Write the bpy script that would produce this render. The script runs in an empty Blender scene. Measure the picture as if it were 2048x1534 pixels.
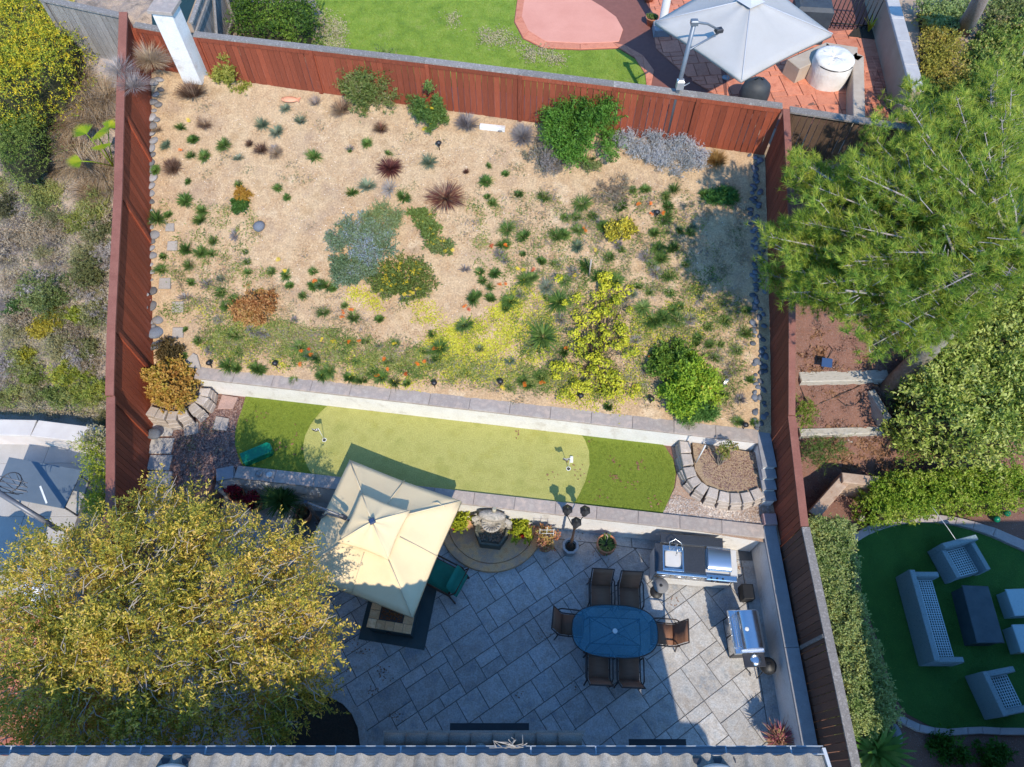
import bpy, bmesh, math, random
import numpy as np
from mathutils import Vector, Matrix
R=math.radians
rng=np.random.default_rng(7); random.seed(7)
sc=bpy.context.scene; COL=sc.collection
# ---------------- camera, sky, sun, exposure ----------------
H=17.0; F=1430.0; C6=math.cos(R(30)); S6=0.5
cam=bpy.data.cameras.new('camera'); cam.lens=36*F/2048; cam.sensor_width=36; cam.clip_start=.1; cam.clip_end=600
co=bpy.data.objects.new('camera',cam); COL.objects.link(co); co.location=(0,0,H); co.rotation_euler=(R(30),0,0); sc.camera=co
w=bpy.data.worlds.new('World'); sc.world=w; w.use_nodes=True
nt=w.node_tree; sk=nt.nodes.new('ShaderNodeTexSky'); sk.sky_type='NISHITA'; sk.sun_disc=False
SUN=Vector((.255,-.93,1.0)).normalized()
sk.sun_elevation=math.asin(SUN.z); sk.sun_rotation=math.atan2(SUN.x,SUN.y); sk.air_density=1.0; sk.dust_density=.6; sk.ozone_density=4.0
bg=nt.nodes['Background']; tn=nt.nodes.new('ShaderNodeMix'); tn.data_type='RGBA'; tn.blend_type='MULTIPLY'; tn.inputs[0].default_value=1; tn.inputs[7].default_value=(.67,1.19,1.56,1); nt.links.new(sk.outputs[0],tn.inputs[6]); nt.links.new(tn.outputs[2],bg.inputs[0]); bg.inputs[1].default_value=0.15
sl=bpy.data.lights.new('sun','SUN'); sl.energy=3.65; sl.angle=R(.5); sl.color=(1,.895,.74)
so=bpy.data.objects.new('sun',sl); COL.objects.link(so); so.rotation_euler=SUN.to_track_quat('Z','Y').to_euler(); so.location=(10,-30,40)
sc.view_settings.view_transform='Standard'; sc.view_settings.look='None'; sc.view_settings.exposure=0.52; sc.view_settings.gamma=1; sc.view_settings.use_curve_mapping=False
try:
    sc.cycles.max_bounces=6; sc.cycles.transparent_max_bounces=8; sc.cycles.diffuse_bounces=3; sc.cycles.caustics_reflective=False; sc.cycles.caustics_refractive=False
except Exception: pass
# ---------------- where pixels of the 2048 photo meet the world ----------------
def W(px,py,z=0.0):
    u=(px-1024)/F; v=(py-767)/F; d=(H-z)/(C6+S6*v)
    return Vector((u*d,(S6-C6*v)*d,z))
def lin(a,b):
    k=(b.y-a.y)/(b.x-a.x); return lambda x:a.y+k*(x-a.x)
ZA,ZG,ZB=1.15,1.08,1.85           # lower wall cap, green level, upper wall cap
YAf=lin(W(921,1007,ZA),W(1526,1076,ZA)); YAb=lambda x:YAf(x)+.32
YBf=lin(W(400,757,ZB),W(1503,883.4,ZB)); YBb=lambda x:YBf(x)+.34
XR=6.12; XL=-8.93
YK=lin(Vector((6.1,13.4,0)),Vector((-8.9,15.6,0)))     # back fence
def zk(x): return 4.82+(6.1-x)*.05
def gz(x,y):
    """ground height"""
    if x>XR:                                            # right neighbour
        if y<6.9: return .3
        return min(.3+.62*(y-6.9),5.0)
    if x<XL:
        y0=8.35
        if y<y0: return .9
        return min(1.6+.6*(y-y0)*(1-.012*(y-y0)),6.2)
    if y>YK(x): return 5.0
    yb=YBb(x)-.1
    if y>yb:
        t=(y-yb)/(YK(x)-yb); return 1.78+(zk(x)-1.78)*t**.92
    if y>YAb(x)-.1: return ZG
    return 0.0
def G(px,py):
    z=3.0
    for i in range(60): p=W(px,py,z); z=.6*z+.4*gz(p.x,p.y)
    p=W(px,py,z); p.z=gz(p.x,p.y); return p
# ---------------- materials ----------------
MC={}
def _nt(name):
    m=bpy.data.materials.new(name); m.use_nodes=True; t=m.node_tree; b=t.nodes['Principled BSDF']; return m,t,b
def L(t,a,b): t.links.new(a,b)
def noise(t,vec,scale,detail=4,rough=.6):
    n=t.nodes.new('ShaderNodeTexNoise'); n.inputs['Scale'].default_value=scale; n.inputs['Detail'].default_value=detail; n.inputs['Roughness'].default_value=rough
    L(t,vec,n.inputs['Vector']); return n
def ramp(t,fac,cols,pos=None):
    r=t.nodes.new('ShaderNodeValToRGB'); e=r.color_ramp.elements
    if len(cols)==1: cols=[cols[0],tuple(c*.82 for c in cols[0])]
    n=len(cols); pos=pos or [.3+.4*i/(n-1) for i in range(n)]
    while len(e)<n: e.new(.5)
    for i,c in enumerate(cols): e[i].position=pos[i]; e[i].color=(*c,1)
    L(t,fac,r.inputs[0]); return r
def mix(t,fac,a,b,mode='MIX'):
    m=t.nodes.new('ShaderNodeMix'); m.data_type='RGBA'; m.blend_type=mode
    for k,v in ((0,fac),(6,a),(7,b)):
        if hasattr(v,'links') or hasattr(v,'is_output'): L(t,v,m.inputs[k])
        else: m.inputs[k].default_value=v if k==0 else (*v,1)
    return m.outputs[2]
def M(name,cols,scale=6,rough=.85,bump=.0,bscale=60,rnd=0,metal=0,fine=None,stretch=None,spec=.4,pos=None,blot=None,world=False):
    """procedural surface: cols mixed by noise; fine=(scale,amount) speckle; blot=(scale,colour,lo,hi) worn patches"""
    if name in MC: return MC[name]
    m,t,b=_nt(name)
    if not isinstance(cols[0],(tuple,list)): cols=[cols];
    if len(cols)==1: cols=cols+[tuple(c*.82 for c in cols[0])]
    if False: cols=[cols,tuple(c*.82 for c in cols)]
    tc=t.nodes.new('ShaderNodeTexCoord'); vec=tc.outputs['Object']
    if world:
        g=t.nodes.new('ShaderNodeNewGeometry'); vec=g.outputs['Position']
    vec0=vec
    if stretch:
        mp=t.nodes.new('ShaderNodeMapping'); mp.inputs['Scale'].default_value=stretch; L(t,vec,mp.inputs[0]); vec=mp.outputs[0]
    if rnd:
        oi=t.nodes.new('ShaderNodeObjectInfo'); va=t.nodes.new('ShaderNodeVectorMath'); va.operation='ADD'
        ml=t.nodes.new('ShaderNodeMath'); ml.operation='MULTIPLY'; ml.inputs[1].default_value=37; L(t,oi.outputs['Random'],ml.inputs[0])
        L(t,vec,va.inputs[0]); L(t,ml.outputs[0],va.inputs[1]); vec=va.outputs[0]
    n=noise(t,vec,scale); c=ramp(t,n.outputs[0],cols,pos).outputs[0]
    if blot:
        n3=noise(t,vec0,blot[0],5,.65); r=t.nodes.new('ShaderNodeMapRange'); r.inputs[1].default_value=blot[2]; r.inputs[2].default_value=blot[3]; L(t,n3.outputs[0],r.inputs[0])
        c=mix(t,r.outputs[0],c,blot[1])
    if fine:
        n2=noise(t,vec,fine[0],2,.7); r2=ramp(t,n2.outputs[0],[(1-fine[1],)*3,(1,)*3,(1+fine[1],)*3]).outputs[0]
        c=mix(t,1.0,c,r2,'MULTIPLY')
    if rnd:
        r3=t.nodes.new('ShaderNodeMapRange'); r3.inputs[3].default_value=1-rnd; r3.inputs[4].default_value=1+rnd; L(t,oi.outputs['Random'],r3.inputs[0])
        cb=t.nodes.new('ShaderNodeCombineXYZ'); [L(t,r3.outputs[0],cb.inputs[i]) for i in range(3)]
        c=mix(t,1.0,c,cb.outputs[0],'MULTIPLY')
    L(t,c,b.inputs['Base Color']); b.inputs['Roughness'].default_value=rough; b.inputs['Metallic'].default_value=metal; b.inputs['Specular IOR Level'].default_value=spec
    if bump:
        nb=noise(t,vec,bscale,3,.65); bp=t.nodes.new('ShaderNodeBump'); bp.inputs['Strength'].default_value=min(1,bump); bp.inputs['Distance'].default_value=.02*max(1,bump)
        L(t,nb.outputs[0],bp.inputs['Height']); L(t,bp.outputs[0],b.inputs['Normal'])
    MC[name]=m; return m
def FOL(name,cols,tr=.28,rough=.6,nscale=1.6):
    """leaves: colour differs leaf by leaf and branch by branch"""
    if name in MC: return MC[name]
    m,t,b=_nt(name); g=t.nodes.new('ShaderNodeNewGeometry')
    n=noise(t,g.outputs['Position'],nscale,3); a=t.nodes.new('ShaderNodeMath'); a.operation='MULTIPLY_ADD'; a.inputs[1].default_value=.55
    L(t,g.outputs['Random Per Island'],a.inputs[0])
    s=t.nodes.new('ShaderNodeMath'); s.operation='MULTIPLY_ADD'; s.inputs[1].default_value=1.5; s.inputs[2].default_value=-.52; L(t,n.outputs[0],s.inputs[0]); oi=t.nodes.new('ShaderNodeObjectInfo'); s2=t.nodes.new('ShaderNodeMath'); s2.operation='MULTIPLY_ADD'; s2.inputs[1].default_value=.3; L(t,oi.outputs['Random'],s2.inputs[0]); L(t,s.outputs[0],s2.inputs[2]); s3=t.nodes.new('ShaderNodeMath'); s3.operation='SUBTRACT'; s3.inputs[1].default_value=.15; L(t,s2.outputs[0],s3.inputs[0]); L(t,s3.outputs[0],a.inputs[2])
    cols=list(cols)*(2 if len(cols)==1 else 1); k=len(cols); c=ramp(t,a.outputs[0],cols,[.12+.76*i/(k-1) for i in range(k)]).outputs[0]
    L(t,c,b.inputs['Base Color']); b.inputs['Roughness'].default_value=rough; b.inputs['Specular IOR Level'].default_value=.3
    if tr:
        tl=t.nodes.new('ShaderNodeBsdfTranslucent'); L(t,c,tl.inputs[0]); mx=t.nodes.new('ShaderNodeMixShader'); mx.inputs[0].default_value=tr
        L(t,b.outputs[0],mx.inputs[1]); L(t,tl.outputs[0],mx.inputs[2]); L(t,mx.outputs[0],t.nodes['Material Output'].inputs[0])
    MC[name]=m; return m
# ---------------- mesh helpers ----------------
def npmesh(name,V,Fc,smooth=False):
    V=np.asarray(V,dtype=np.float32); Fc=np.asarray(Fc,dtype=np.int32); n,k=Fc.shape
    me=bpy.data.meshes.new(name); me.vertices.add(len(V)); me.vertices.foreach_set('co',V.ravel())
    me.loops.add(n*k); me.loops.foreach_set('vertex_index',Fc.ravel()); me.polygons.add(n)
    me.polygons.foreach_set('loop_start',np.arange(0,n*k,k,dtype=np.int32))
    if smooth: me.polygons.foreach_set('use_smooth',np.ones(n,dtype=bool))
    me.update(calc_edges=True); return me
def link(name,me,m=None,parent=None,loc=None):
    o=bpy.data.objects.new(name,me); COL.objects.link(o)
    if m is not None and me is not None and not me.materials: me.materials.append(m)
    if parent is not None: o.parent=parent
    if loc is not None: o.location=loc
    return o
def tag(o,label=None,cat=None,group=None,kind=None):
    if label: o['label']=label
    if cat: o['category']=cat
    if group: o['group']=group
    if kind: o['kind']=kind
    return o
def thing(name,label,cat,loc=(0,0,0),rz=0,group=None):
    o=bpy.data.objects.new(name,None); COL.objects.link(o); o.empty_display_size=.1; o.location=loc; o.rotation_euler=(0,0,rz); return tag(o,label,cat,group)
def copy_tree(o,loc=None,rz=None,label=None,parent=None,scale=None):
    c=o.copy(); COL.objects.link(c)
    if parent is not None: c.parent=parent
    if loc is not None: c.location=loc
    if rz is not None: c.rotation_euler=(0,0,rz)
    if label: c['label']=label
    if scale is not None: c.scale=(scale,)*3 if not isinstance(scale,tuple) else scale
    for ch in list(o.children): copy_tree(ch,parent=c)
    return c
class MB:
    def __init__(s): s.v=[]; s.f=[]; s.sm=set()
    def add(s,vs,fs,sm=False):
        b=len(s.v); s.v+= [tuple(v) for v in vs]
        for f in fs:
            if sm: s.sm.add(len(s.f))
            s.f.append([b+i for i in f])
        return s
    def box(s,c,d,rz=0,M4=None,bev=0):
        x,y,z=d[0]/2,d[1]/2,d[2]/2
        if bev:
            b=min(bev,x*.9,y*.9,z*.9); vs=[];
            for zz,i in ((-z,0),(z-b,0),(z,b)):
                for sx,sy in ((-1,-1),(1,-1),(1,1),(-1,1)): vs.append((sx*(x-i),sy*(y-i),zz))
            fs=[(3,2,1,0),(8,9,10,11)]
            for k in (0,4):
                for i in range(4): j=(i+1)%4; fs.append((k+i,k+j,k+4+j,k+4+i))
        else:
            vs=[(-x,-y,-z),(x,-y,-z),(x,y,-z),(-x,y,-z),(-x,-y,z),(x,-y,z),(x,y,z),(-x,y,z)]
            fs=[(3,2,1,0),(4,5,6,7),(0,1,5,4),(1,2,6,5),(2,3,7,6),(3,0,4,7)]
        T=Matrix.Translation(c)@(M4 if M4 is not None else Matrix.Rotation(rz,4,'Z'))
        return s.add([T@Vector(v) for v in vs],fs)
    def tube(s,pts,r,n=8,cap=True,sm=True):
        pts=[Vector(p) for p in pts]; rs=r if isinstance(r,(list,tuple)) else [r]*len(pts); vs=[];up=None
        for i,p in enumerate(pts):
            a=pts[max(0,i-1)]; b=pts[min(len(pts)-1,i+1)]; d=(b-a).normalized()
            if up is None: up=Vector((0,0,1)) if abs(d.z)<.9 else Vector((1,0,0))
            x=d.cross(up)
            if x.length<1e-4: x=d.cross(Vector((0,1,0)))
            x.normalize(); y=d.cross(x); up=-y if False else up
            for k in range(n): t=2*math.pi*k/n; vs.append(p+(x*math.cos(t)+y*math.sin(t))*rs[i])
        fs=[]
        for i in range(len(pts)-1):
            for k in range(n): j=(k+1)%n; fs.append((i*n+k,i*n+j,(i+1)*n+j,(i+1)*n+k))
        s.add(vs,fs,sm)
        if cap: s.add([],[]); b=len(s.v)-len(vs); s.f.append([b+k for k in range(n)][::-1]); s.f.append([b+(len(pts)-1)*n+k for k in range(n)])
        return s
    def lathe(s,c,prof,n=20,sm=True,sx=1,sy=1):
        vs=[];fs=[]
        for r,z in prof:
            for k in range(n): t=2*math.pi*(k+.5)/n; vs.append((c[0]+r*math.cos(t)*sx,c[1]+r*math.sin(t)*sy,c[2]+z))
        for i in range(len(prof)-1):
            for k in range(n): j=(k+1)%n; fs.append((i*n+k,i*n+j,(i+1)*n+j,(i+1)*n+k))
        s.add(vs,fs,sm); b=len(s.v)-len(vs)
        if prof[-1][0]>1e-4: s.f.append([b+(len(prof)-1)*n+k for k in range(n)])
        if prof[0][0]>1e-4: s.f.append([b+k for k in range(n)][::-1])
        return s
    def prism(s,poly,z0,z1,bev=0,inset=0):
        poly=[Vector((p[0],p[1])) for p in poly]
        a=sum(poly[i].x*poly[(i+1)%len(poly)].y-poly[(i+1)%len(poly)].x*poly[i].y for i in range(len(poly)))
        if a<0: poly=poly[::-1]
        def off(d):
            if d==0: return poly
            out=[];n=len(poly)
            for i in range(n):
                p0,p1,p2=poly[i-1],poly[i],poly[(i+1)%n]; e1=(p1-p0).normalized(); e2=(p2-p1).normalized()
                n1=Vector((-e1.y,e1.x)); n2=Vector((-e2.y,e2.x)); k=1+n1.dot(n2); k=max(k,.4); out.append(p1+(n1+n2)*d/k)
            return out
        n=len(poly); A=off(inset); rings=[(A,z0),(A,z1-bev)]
        if bev: rings.append((off(inset+bev),z1))
        vs=[(p.x,p.y,z) for P_,z in rings for p in P_]; fs=[list(range(n))[::-1],[(len(rings)-1)*n+i for i in range(n)]]
        for r in range(len(rings)-1):
            for i in range(n): j=(i+1)%n; fs.append((r*n+i,r*n+j,(r+1)*n+j,(r+1)*n+i))
        return s.add(vs,fs)
    def mesh(s,name,off=None):
        me=bpy.data.meshes.new(name); v=s.v
        if off is not None: v=[(a[0]-off[0],a[1]-off[1],a[2]-off[2]) for a in v]
        me.from_pydata(v,[],s.f)
        if s.sm:
            for i in s.sm: me.polygons[i].use_smooth=True
        me.update(); return me
    def build(s,name,m,parent=None,world=False,kind=None):
        off=parent.location if (world and parent is not None) else None
        o=link(name,s.mesh(name,off),m,parent)
        if kind: o['kind']=kind
        return o
def struct(name,mb,m,parent=None):
    o=mb.build(name,m,parent) if isinstance(mb,MB) else link(name,mb,m,parent)
    if parent is None: o['kind']='structure'
    return o
def clip(poly,region):
    out=[Vector(p[:2]) for p in poly]; n=len(region)
    for i in range(n):
        a=Vector(region[i][:2]); b=Vector(region[(i+1)%n][:2]); e=b-a
        ins=lambda p:e.x*(p.y-a.y)-e.y*(p.x-a.x)>=0
        new=[]
        for k in range(len(out)):
            p,q=out[k-1],out[k]; ip,iq=ins(p),ins(q)
            if ip!=iq:
                d=q-p; t=(e.y*(p.x-a.x)-e.x*(p.y-a.y))/(e.x*d.y-e.y*d.x); new.append(p+d*t)
            if iq: new.append(q)
        out=new
        if len(out)<3: return []
    res=[]
    for p in out:
        if not res or (p-res[-1]).length>.004: res.append(p)
    if len(res)>2 and (res[0]-res[-1]).length<.004: res.pop()
    ar=abs(sum(res[i].x*res[(i+1)%len(res)].y-res[(i+1)%len(res)].x*res[i].y for i in range(len(res))))/2 if len(res)>2 else 0
    return res if ar>.012 else []
def ashlar(region,ang,cell,sizes,org,n,seed):
    """random rectangular stone packing clipped to a convex region"""
    rd=random.Random(seed); occ=set(); out=[]; ca,sa=math.cos(ang),math.sin(ang)
    for i in range(n):
        for j in range(n):
            if (i,j) in occ: continue
            opts=[s for s in sizes if all((i+a,j+b) not in occ for a in range(s[0]) for b in range(s[1]))]
            s=rd.choice(opts) if opts else (1,1)
            for a in range(s[0]):
                for b in range(s[1]): occ.add((i+a,j+b))
            q=[(i,j),(i+s[0],j),(i+s[0],j+s[1]),(i,j+s[1])]
            q=[(org[0]+(a*ca-b*sa)*cell,org[1]+(a*sa+b*ca)*cell) for a,b in q]
            c=clip(q,region)
            if c: out.append(c)
    return out
def inpoly(poly,p):
    x,y=p; c=False; n=len(poly)
    for i in range(n):
        x1,y1=poly[i-1]; x2,y2=poly[i]
        if (y1>y)!=(y2>y) and x<(x2-x1)*(y-y1)/(y2-y1)+x1: c=not c
    return c
def fill(poly,n,seed=0):
    r=random.Random(seed); xs=[p[0] for p in poly]; ys=[p[1] for p in poly]; o=[]
    while len(o)<n:
        p=(r.uniform(min(xs),max(xs)),r.uniform(min(ys),max(ys)))
        if inpoly(poly,p): o.append(p)
    return o
# ---------------- leaves, blades, needles ----------------
def unit(a): return a/np.maximum(np.linalg.norm(a,axis=1,keepdims=True),1e-6)
def leafquads(P,N,ln,wd):
    n=len(P); t=unit(np.cross(N,rng.normal(size=(n,3)))); b=unit(np.cross(N,t)); ln=ln*rng.uniform(.6,1.3,(n,1)); wd=wd*rng.uniform(.6,1.3,(n,1))
    V=np.stack([P-t*ln*.5,P+b*wd*.5+N*ln*.08,P+t*ln*.5,P-b*wd*.5+N*ln*.08],1).reshape(-1,3)
    return V,np.arange(4*n).reshape(n,4)
def clumpcloud(Cs,rad,per,ln,wd,flat=.8,up=.5,hollow=.5):
    """leaves round each clump centre"""
    Cs=np.asarray(Cs,dtype=float); K=len(Cs); rad=np.broadcast_to(np.asarray(rad,dtype=float),(K,))
    d=unit(rng.normal(size=(K*per,3))); d[:,2]=np.abs(d[:,2])*1.0-.25*rng.random(K*per); d=unit(d)
    r=np.repeat(rad,per)[:,None]*(hollow+(1-hollow)*rng.random((K*per,1))); P=np.repeat(Cs,per,0)+d*r*np.array([1,1,flat])
    N=unit(d+rng.normal(size=d.shape)*.55+np.array([0,0,up])); return leafquads(P,N,ln,wd)
def blobs(rx,ry,rz,k,seed=0):
    r=np.random.default_rng(seed); d=unit(r.normal(size=(k,3))); d[:,2]=np.abs(d[:,2]); rr=r.random((k,1))**.4*.72
    return d*rr*np.array([rx,ry,rz])+np.array([0,0,rz*.12])
def bushmesh(name,rx,ry,rz,n,ln,wd,k=16,seed=0,cr=.36):
    Cs=blobs(rx,ry,rz,k,seed); R_=cr*(rx+ry)/2; q=max(3,n//(k*10)); r=np.random.default_rng(seed+9); C2=np.repeat(Cs,2,0)+r.normal(size=(2*k,3))*R_*.35; C2[:,2]=np.maximum(C2[:,2],.03)
    V,Fc=sprays(C2,max(2,q//2+1),R_*1.0,10,ln*1.1,wd*1.15,up=.45,out=(0,0,-.1),droop=.2); V[:,2]=np.maximum(V[:,2],.0); return npmesh(name,V,Fc)
def blademesh(name,n,ln,wd,lean=.8,droop=.35,base=.03,seed=0):
    r=np.random.default_rng(seed); a=r.random(n)*2*np.pi; tl=(r.random(n)**.6)*lean*math.pi/2; l=ln*(.55+.6*r.random(n))
    h=np.stack([np.cos(a),np.sin(a),0*a],1); z=np.array([[0,0,1.]]); s=np.stack([-np.sin(a),np.cos(a),0*a],1)*wd*.5
    d1=h*np.sin(tl)[:,None]+z*np.cos(tl)[:,None]; t2=np.minimum(tl+droop,2.0); d2=h*np.sin(t2)[:,None]+z*np.cos(t2)[:,None]
    P0=h*base*r.random((n,1)); P1=P0+d1*l[:,None]*.55; P2=P1+d2*l[:,None]*.45; P2[:,2]=np.maximum(P2[:,2],.01)
    V=np.stack([P0-s*.7,P0+s*.7,P1+s,P1-s,P2+s*.15,P2-s*.15],1).reshape(-1,3); b=np.arange(n)[:,None]*6
    return npmesh(name,V,np.concatenate([b+np.array([[0,1,2,3]]),b+np.array([[3,2,4,5]])]))
def twigs(Cs,root,r0=.03,seed=1,every=1,wob=.12):
    """limbs from the crown's centre out to clumps"""
    mb=MB(); rd=random.Random(seed)
    for c in Cs[::every]:
        a=Vector(root); b=Vector(c); m=a.lerp(b,.5)+Vector((rd.uniform(-1,1),rd.uniform(-1,1),rd.uniform(-.3,.6)))*wob*(b-a).length
        mb.tube([a,m,b],[r0,r0*.6,r0*.2],4,False)
    return mb

def sprays(Cs,k,length,per,ln,wd,up=.35,out=None,droop=.25,fan=.35):
    """feathery shoots: leaves set alternately along k curved twigs round every centre"""
    Cs=np.asarray(Cs,dtype=float); n=len(Cs)*k; C=np.repeat(Cs,k,0)+rng.normal(size=(n,3))*length*.30
    d=rng.normal(size=(n,3)); d[:,2]=np.abs(d[:,2])*.5+up
    if out is not None: d+=np.repeat(unit(Cs-np.asarray(out)),k,0)*1.1
    d=unit(d); L_=length*rng.uniform(.6,1.3,(n,1)); t=np.tile(np.linspace(.12,1,per),n)[:,None]
    D=np.repeat(d,per,0); LL=np.repeat(L_,per,0); P=np.repeat(C,per,0)+D*LL*t; P[:,2]-=(droop*LL*t**2)[:,0]
    side=unit(np.cross(D,rng.normal(size=D.shape))); a=unit(D*.8+side*rng.choice([-1,1],size=(len(D),1))+rng.normal(size=D.shape)*fan)
    N=unit(np.cross(a,rng.normal(size=a.shape))+np.array([0,0,.9])); b=unit(np.cross(N,a)); l=ln*rng.uniform(.6,1.3,(len(D),1)); w=wd*rng.uniform(.7,1.3,(len(D),1))
    V=np.stack([P,P+a*l*.5+b*w*.5,P+a*l,P+a*l*.5-b*w*.5],1).reshape(-1,3); return V,np.arange(len(V)).reshape(-1,4)
# ---------------- materials used all over ----------------
STUCCO=M('white_stucco',[(.78,.76,.73),(.68,.66,.63)],2.2,.9,.6,70,blot=(3.0,(.52,.47,.41),.55,.78),fine=(30,.08),world=True)
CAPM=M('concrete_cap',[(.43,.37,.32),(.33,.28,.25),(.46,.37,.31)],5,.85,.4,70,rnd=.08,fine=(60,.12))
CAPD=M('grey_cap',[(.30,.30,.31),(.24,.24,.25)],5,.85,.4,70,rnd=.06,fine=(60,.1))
SOIL=M('hill_soil',[(.36,.235,.125),(.455,.32,.19),(.40,.265,.15),(.50,.37,.235)],1.4,.95,.8,40,fine=(26,.27),blot=(1.1,(.33,.225,.145),.54,.72),world=True)
SOIL2=M('rough_hill_soil',[(.20,.155,.12),(.40,.30,.22),(.29,.23,.19),(.15,.125,.10)],2.6,.95,1,30,fine=(60,.35),world=True)
MULCH=M('bark_mulch',[(.10,.045,.03),(.26,.13,.09),(.17,.09,.07),(.36,.24,.19)],34,.95,1,60,fine=(90,.5),world=True)
GRAVEL=M('pea_gravel',[(.20,.11,.07),(.48,.30,.20),(.34,.25,.19),(.62,.48,.36)],40,.9,1,55,fine=(110,.4),world=True)
TURFD=M('dark_turf',[(.13,.18,.016),(.20,.25,.026),(.15,.20,.018)],9,.9,1,120,fine=(130,.5),world=True)
TURFL=M('putting_turf',[(.33,.32,.085),(.39,.37,.11),(.31,.31,.08)],2.0,.95,.8,60,fine=(34,.20),world=True,blot=(3,(.33,.31,.07),.55,.78))
LAWN=M('lawn_grass',[(.12,.20,.02),(.19,.28,.03),(.25,.32,.05)],2.2,.95,1,60,fine=(70,.45),world=True,blot=(1.15,(.30,.30,.09),.62,.74))
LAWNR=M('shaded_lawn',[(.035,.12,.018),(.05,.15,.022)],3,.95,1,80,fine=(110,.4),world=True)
PATIO=M('patio_stone',[(.31,.32,.32),(.42,.41,.395),(.37,.345,.315),(.27,.285,.30)],3.4,.8,.6,22,rnd=.14,fine=(30,.22),blot=(1.6,(.30,.24,.18),.56,.8),world=False)
JOINT=M('patio_joint',[(.12,.115,.11),(.16,.15,.14)],8,.95,.3,60)
CONC=M('grey_concrete',[(.37,.345,.315),(.44,.41,.38)],2,.9,.3,60,fine=(70,.1))
REDW=M('red_stained_wood',[(.20,.040,.018),(.29,.068,.030),(.24,.052,.023),(.15,.031,.015)],5,.72,.5,30,rnd=.22,stretch=(9,9,1.1),fine=(24,.3),blot=(3.2,(.30,.10,.065),.58,.80))
REDC=M('red_cap_wood',[(.17,.058,.040),(.22,.085,.060)],3,.7,.4,40,fine=(40,.15),rnd=.06)
BRNW=M('brown_weathered_wood',[(.11,.05,.032),(.17,.085,.055),(.13,.065,.045),(.08,.04,.03)],5,.8,.5,30,rnd=.2,stretch=(9,9,1.1),fine=(24,.3))
GRYW=M('grey_weathered_wood',[(.30,.275,.25),(.20,.18,.165),(.38,.35,.32)],6,.9,.6,40,rnd=.15,stretch=(3,3,1),fine=(40,.3))
DRKW=M('dark_weathered_wood',[(.06,.04,.03),(.13,.08,.05),(.035,.025,.02)],6,.85,.5,30,rnd=.25,stretch=(8,8,1))
STEEL=M('stainless_steel',[(.72,.73,.74),(.62,.63,.64)],4,.26,0,10,metal=1)
DSTEEL=M('dark_steel',[(.05,.05,.055),(.07,.07,.075)],8,.45,0,10,metal=.6)
BLACK=M('black_metal',[(.012,.012,.013),(.02,.02,.02)],8,.5)
GRAN=M('black_granite',[(.02,.022,.026),(.05,.055,.065),(.015,.016,.02)],90,.25,fine=(120,.6))
TERRA=M('terracotta',[(.40,.15,.07),(.50,.21,.11)],6,.8,.3,40)
WOODT=M('dry_twigs',[(.32,.27,.22),(.45,.40,.34)],20,.9)
BARK=M('grey_bark',[(.20,.16,.12),(.34,.30,.25)],14,.95,.8,30)
ROCKG=M('river_rock',[(.13,.135,.15),(.30,.28,.27),(.20,.18,.17),(.42,.36,.30)],7,.8,.6,30,rnd=.5)
ROCKD=M('slate_cobble',[(.07,.085,.11),(.15,.165,.19),(.10,.10,.12)],7,.7,.6,30,rnd=.35)
SLAB=M('stepping_slab',[(.36,.31,.27),(.29,.26,.23)],5,.9,.5,50,rnd=.1,fine=(50,.15))
BLOCK=M('garden_block',[(.50,.43,.37),(.42,.36,.31),(.55,.47,.40)],5,.95,.7,45,rnd=.12,fine=(60,.2))
TAN=M('tan_stucco',[(.40,.30,.22),(.34,.25,.18)],3,.9,.5,60)
# ---------------- base ground and terrain ----------------
g=MB(); g.add([(-150,-150,-.6),(150,-150,-.6),(150,150,-.6),(-150,150,-.6)],[(0,1,2,3)]); struct('ground',g,M('far_ground',[(.30,.25,.18),(.20,.20,.12)],.3,.95,world=True))
def grid(name,x0,x1,y0f,y1f,nx,ny,zf,m,amp=.02):
    xs=np.linspace(x0,x1,nx); P=[]
    rr=np.random.default_rng(3); nz=rr.normal(size=(ny,nx))
    for _ in range(2): nz=(nz+np.roll(nz,1,0)+np.roll(nz,1,1)+np.roll(nz,-1,0)+np.roll(nz,-1,1))/5*1.6
    for j in range(ny):
        for i,x in enumerate(xs):
            y=y0f(x)+(y1f(x)-y0f(x))*j/(ny-1); P.append((x,y,zf(x,y)+amp*nz[j,i]))
    idx=np.arange(nx*ny).reshape(ny,nx); Fc=np.stack([idx[:-1,:-1],idx[:-1,1:],idx[1:,1:],idx[1:,:-1]],-1).reshape(-1,4)
    o=link(name,npmesh(name,P,Fc,True),m); o['kind']='structure'; return o
grid('garden_slope',XL,XR-.02,lambda x:YBb(x)-.12,lambda x:YK(x)+.03,300,140,lambda x,y:gz(min(max(x,XL),XR),min(y,YK(x))),SOIL,.012)
grid('left_hillside',-16,XL-.04,lambda x:8.35,lambda x:24,120,200,lambda x,y:gz(x-.1,y),SOIL2,.035)
grid('right_hillside',XR+.03,16,lambda x:6.4,lambda x:15.2,160,140,lambda x,y:gz(x+.05,y),MULCH,.03)
g=MB(); g.add([(-14,13,4.9),(22,13,4.9),(22,40,4.9),(-14,40,4.9)],[(0,1,2,3)]);  # back yard earth (kept behind the fence)
g=MB(); g.prism([(-8.9,YK(-8.9)+.08),(22,YK(22)+.08),(22,40),(-8.9,40)],4.0,4.99); struct('back_yard_soil',g,M('back_soil',[(.33,.24,.17),(.42,.33,.25)],3,.95,.6,40,world=True))
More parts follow.
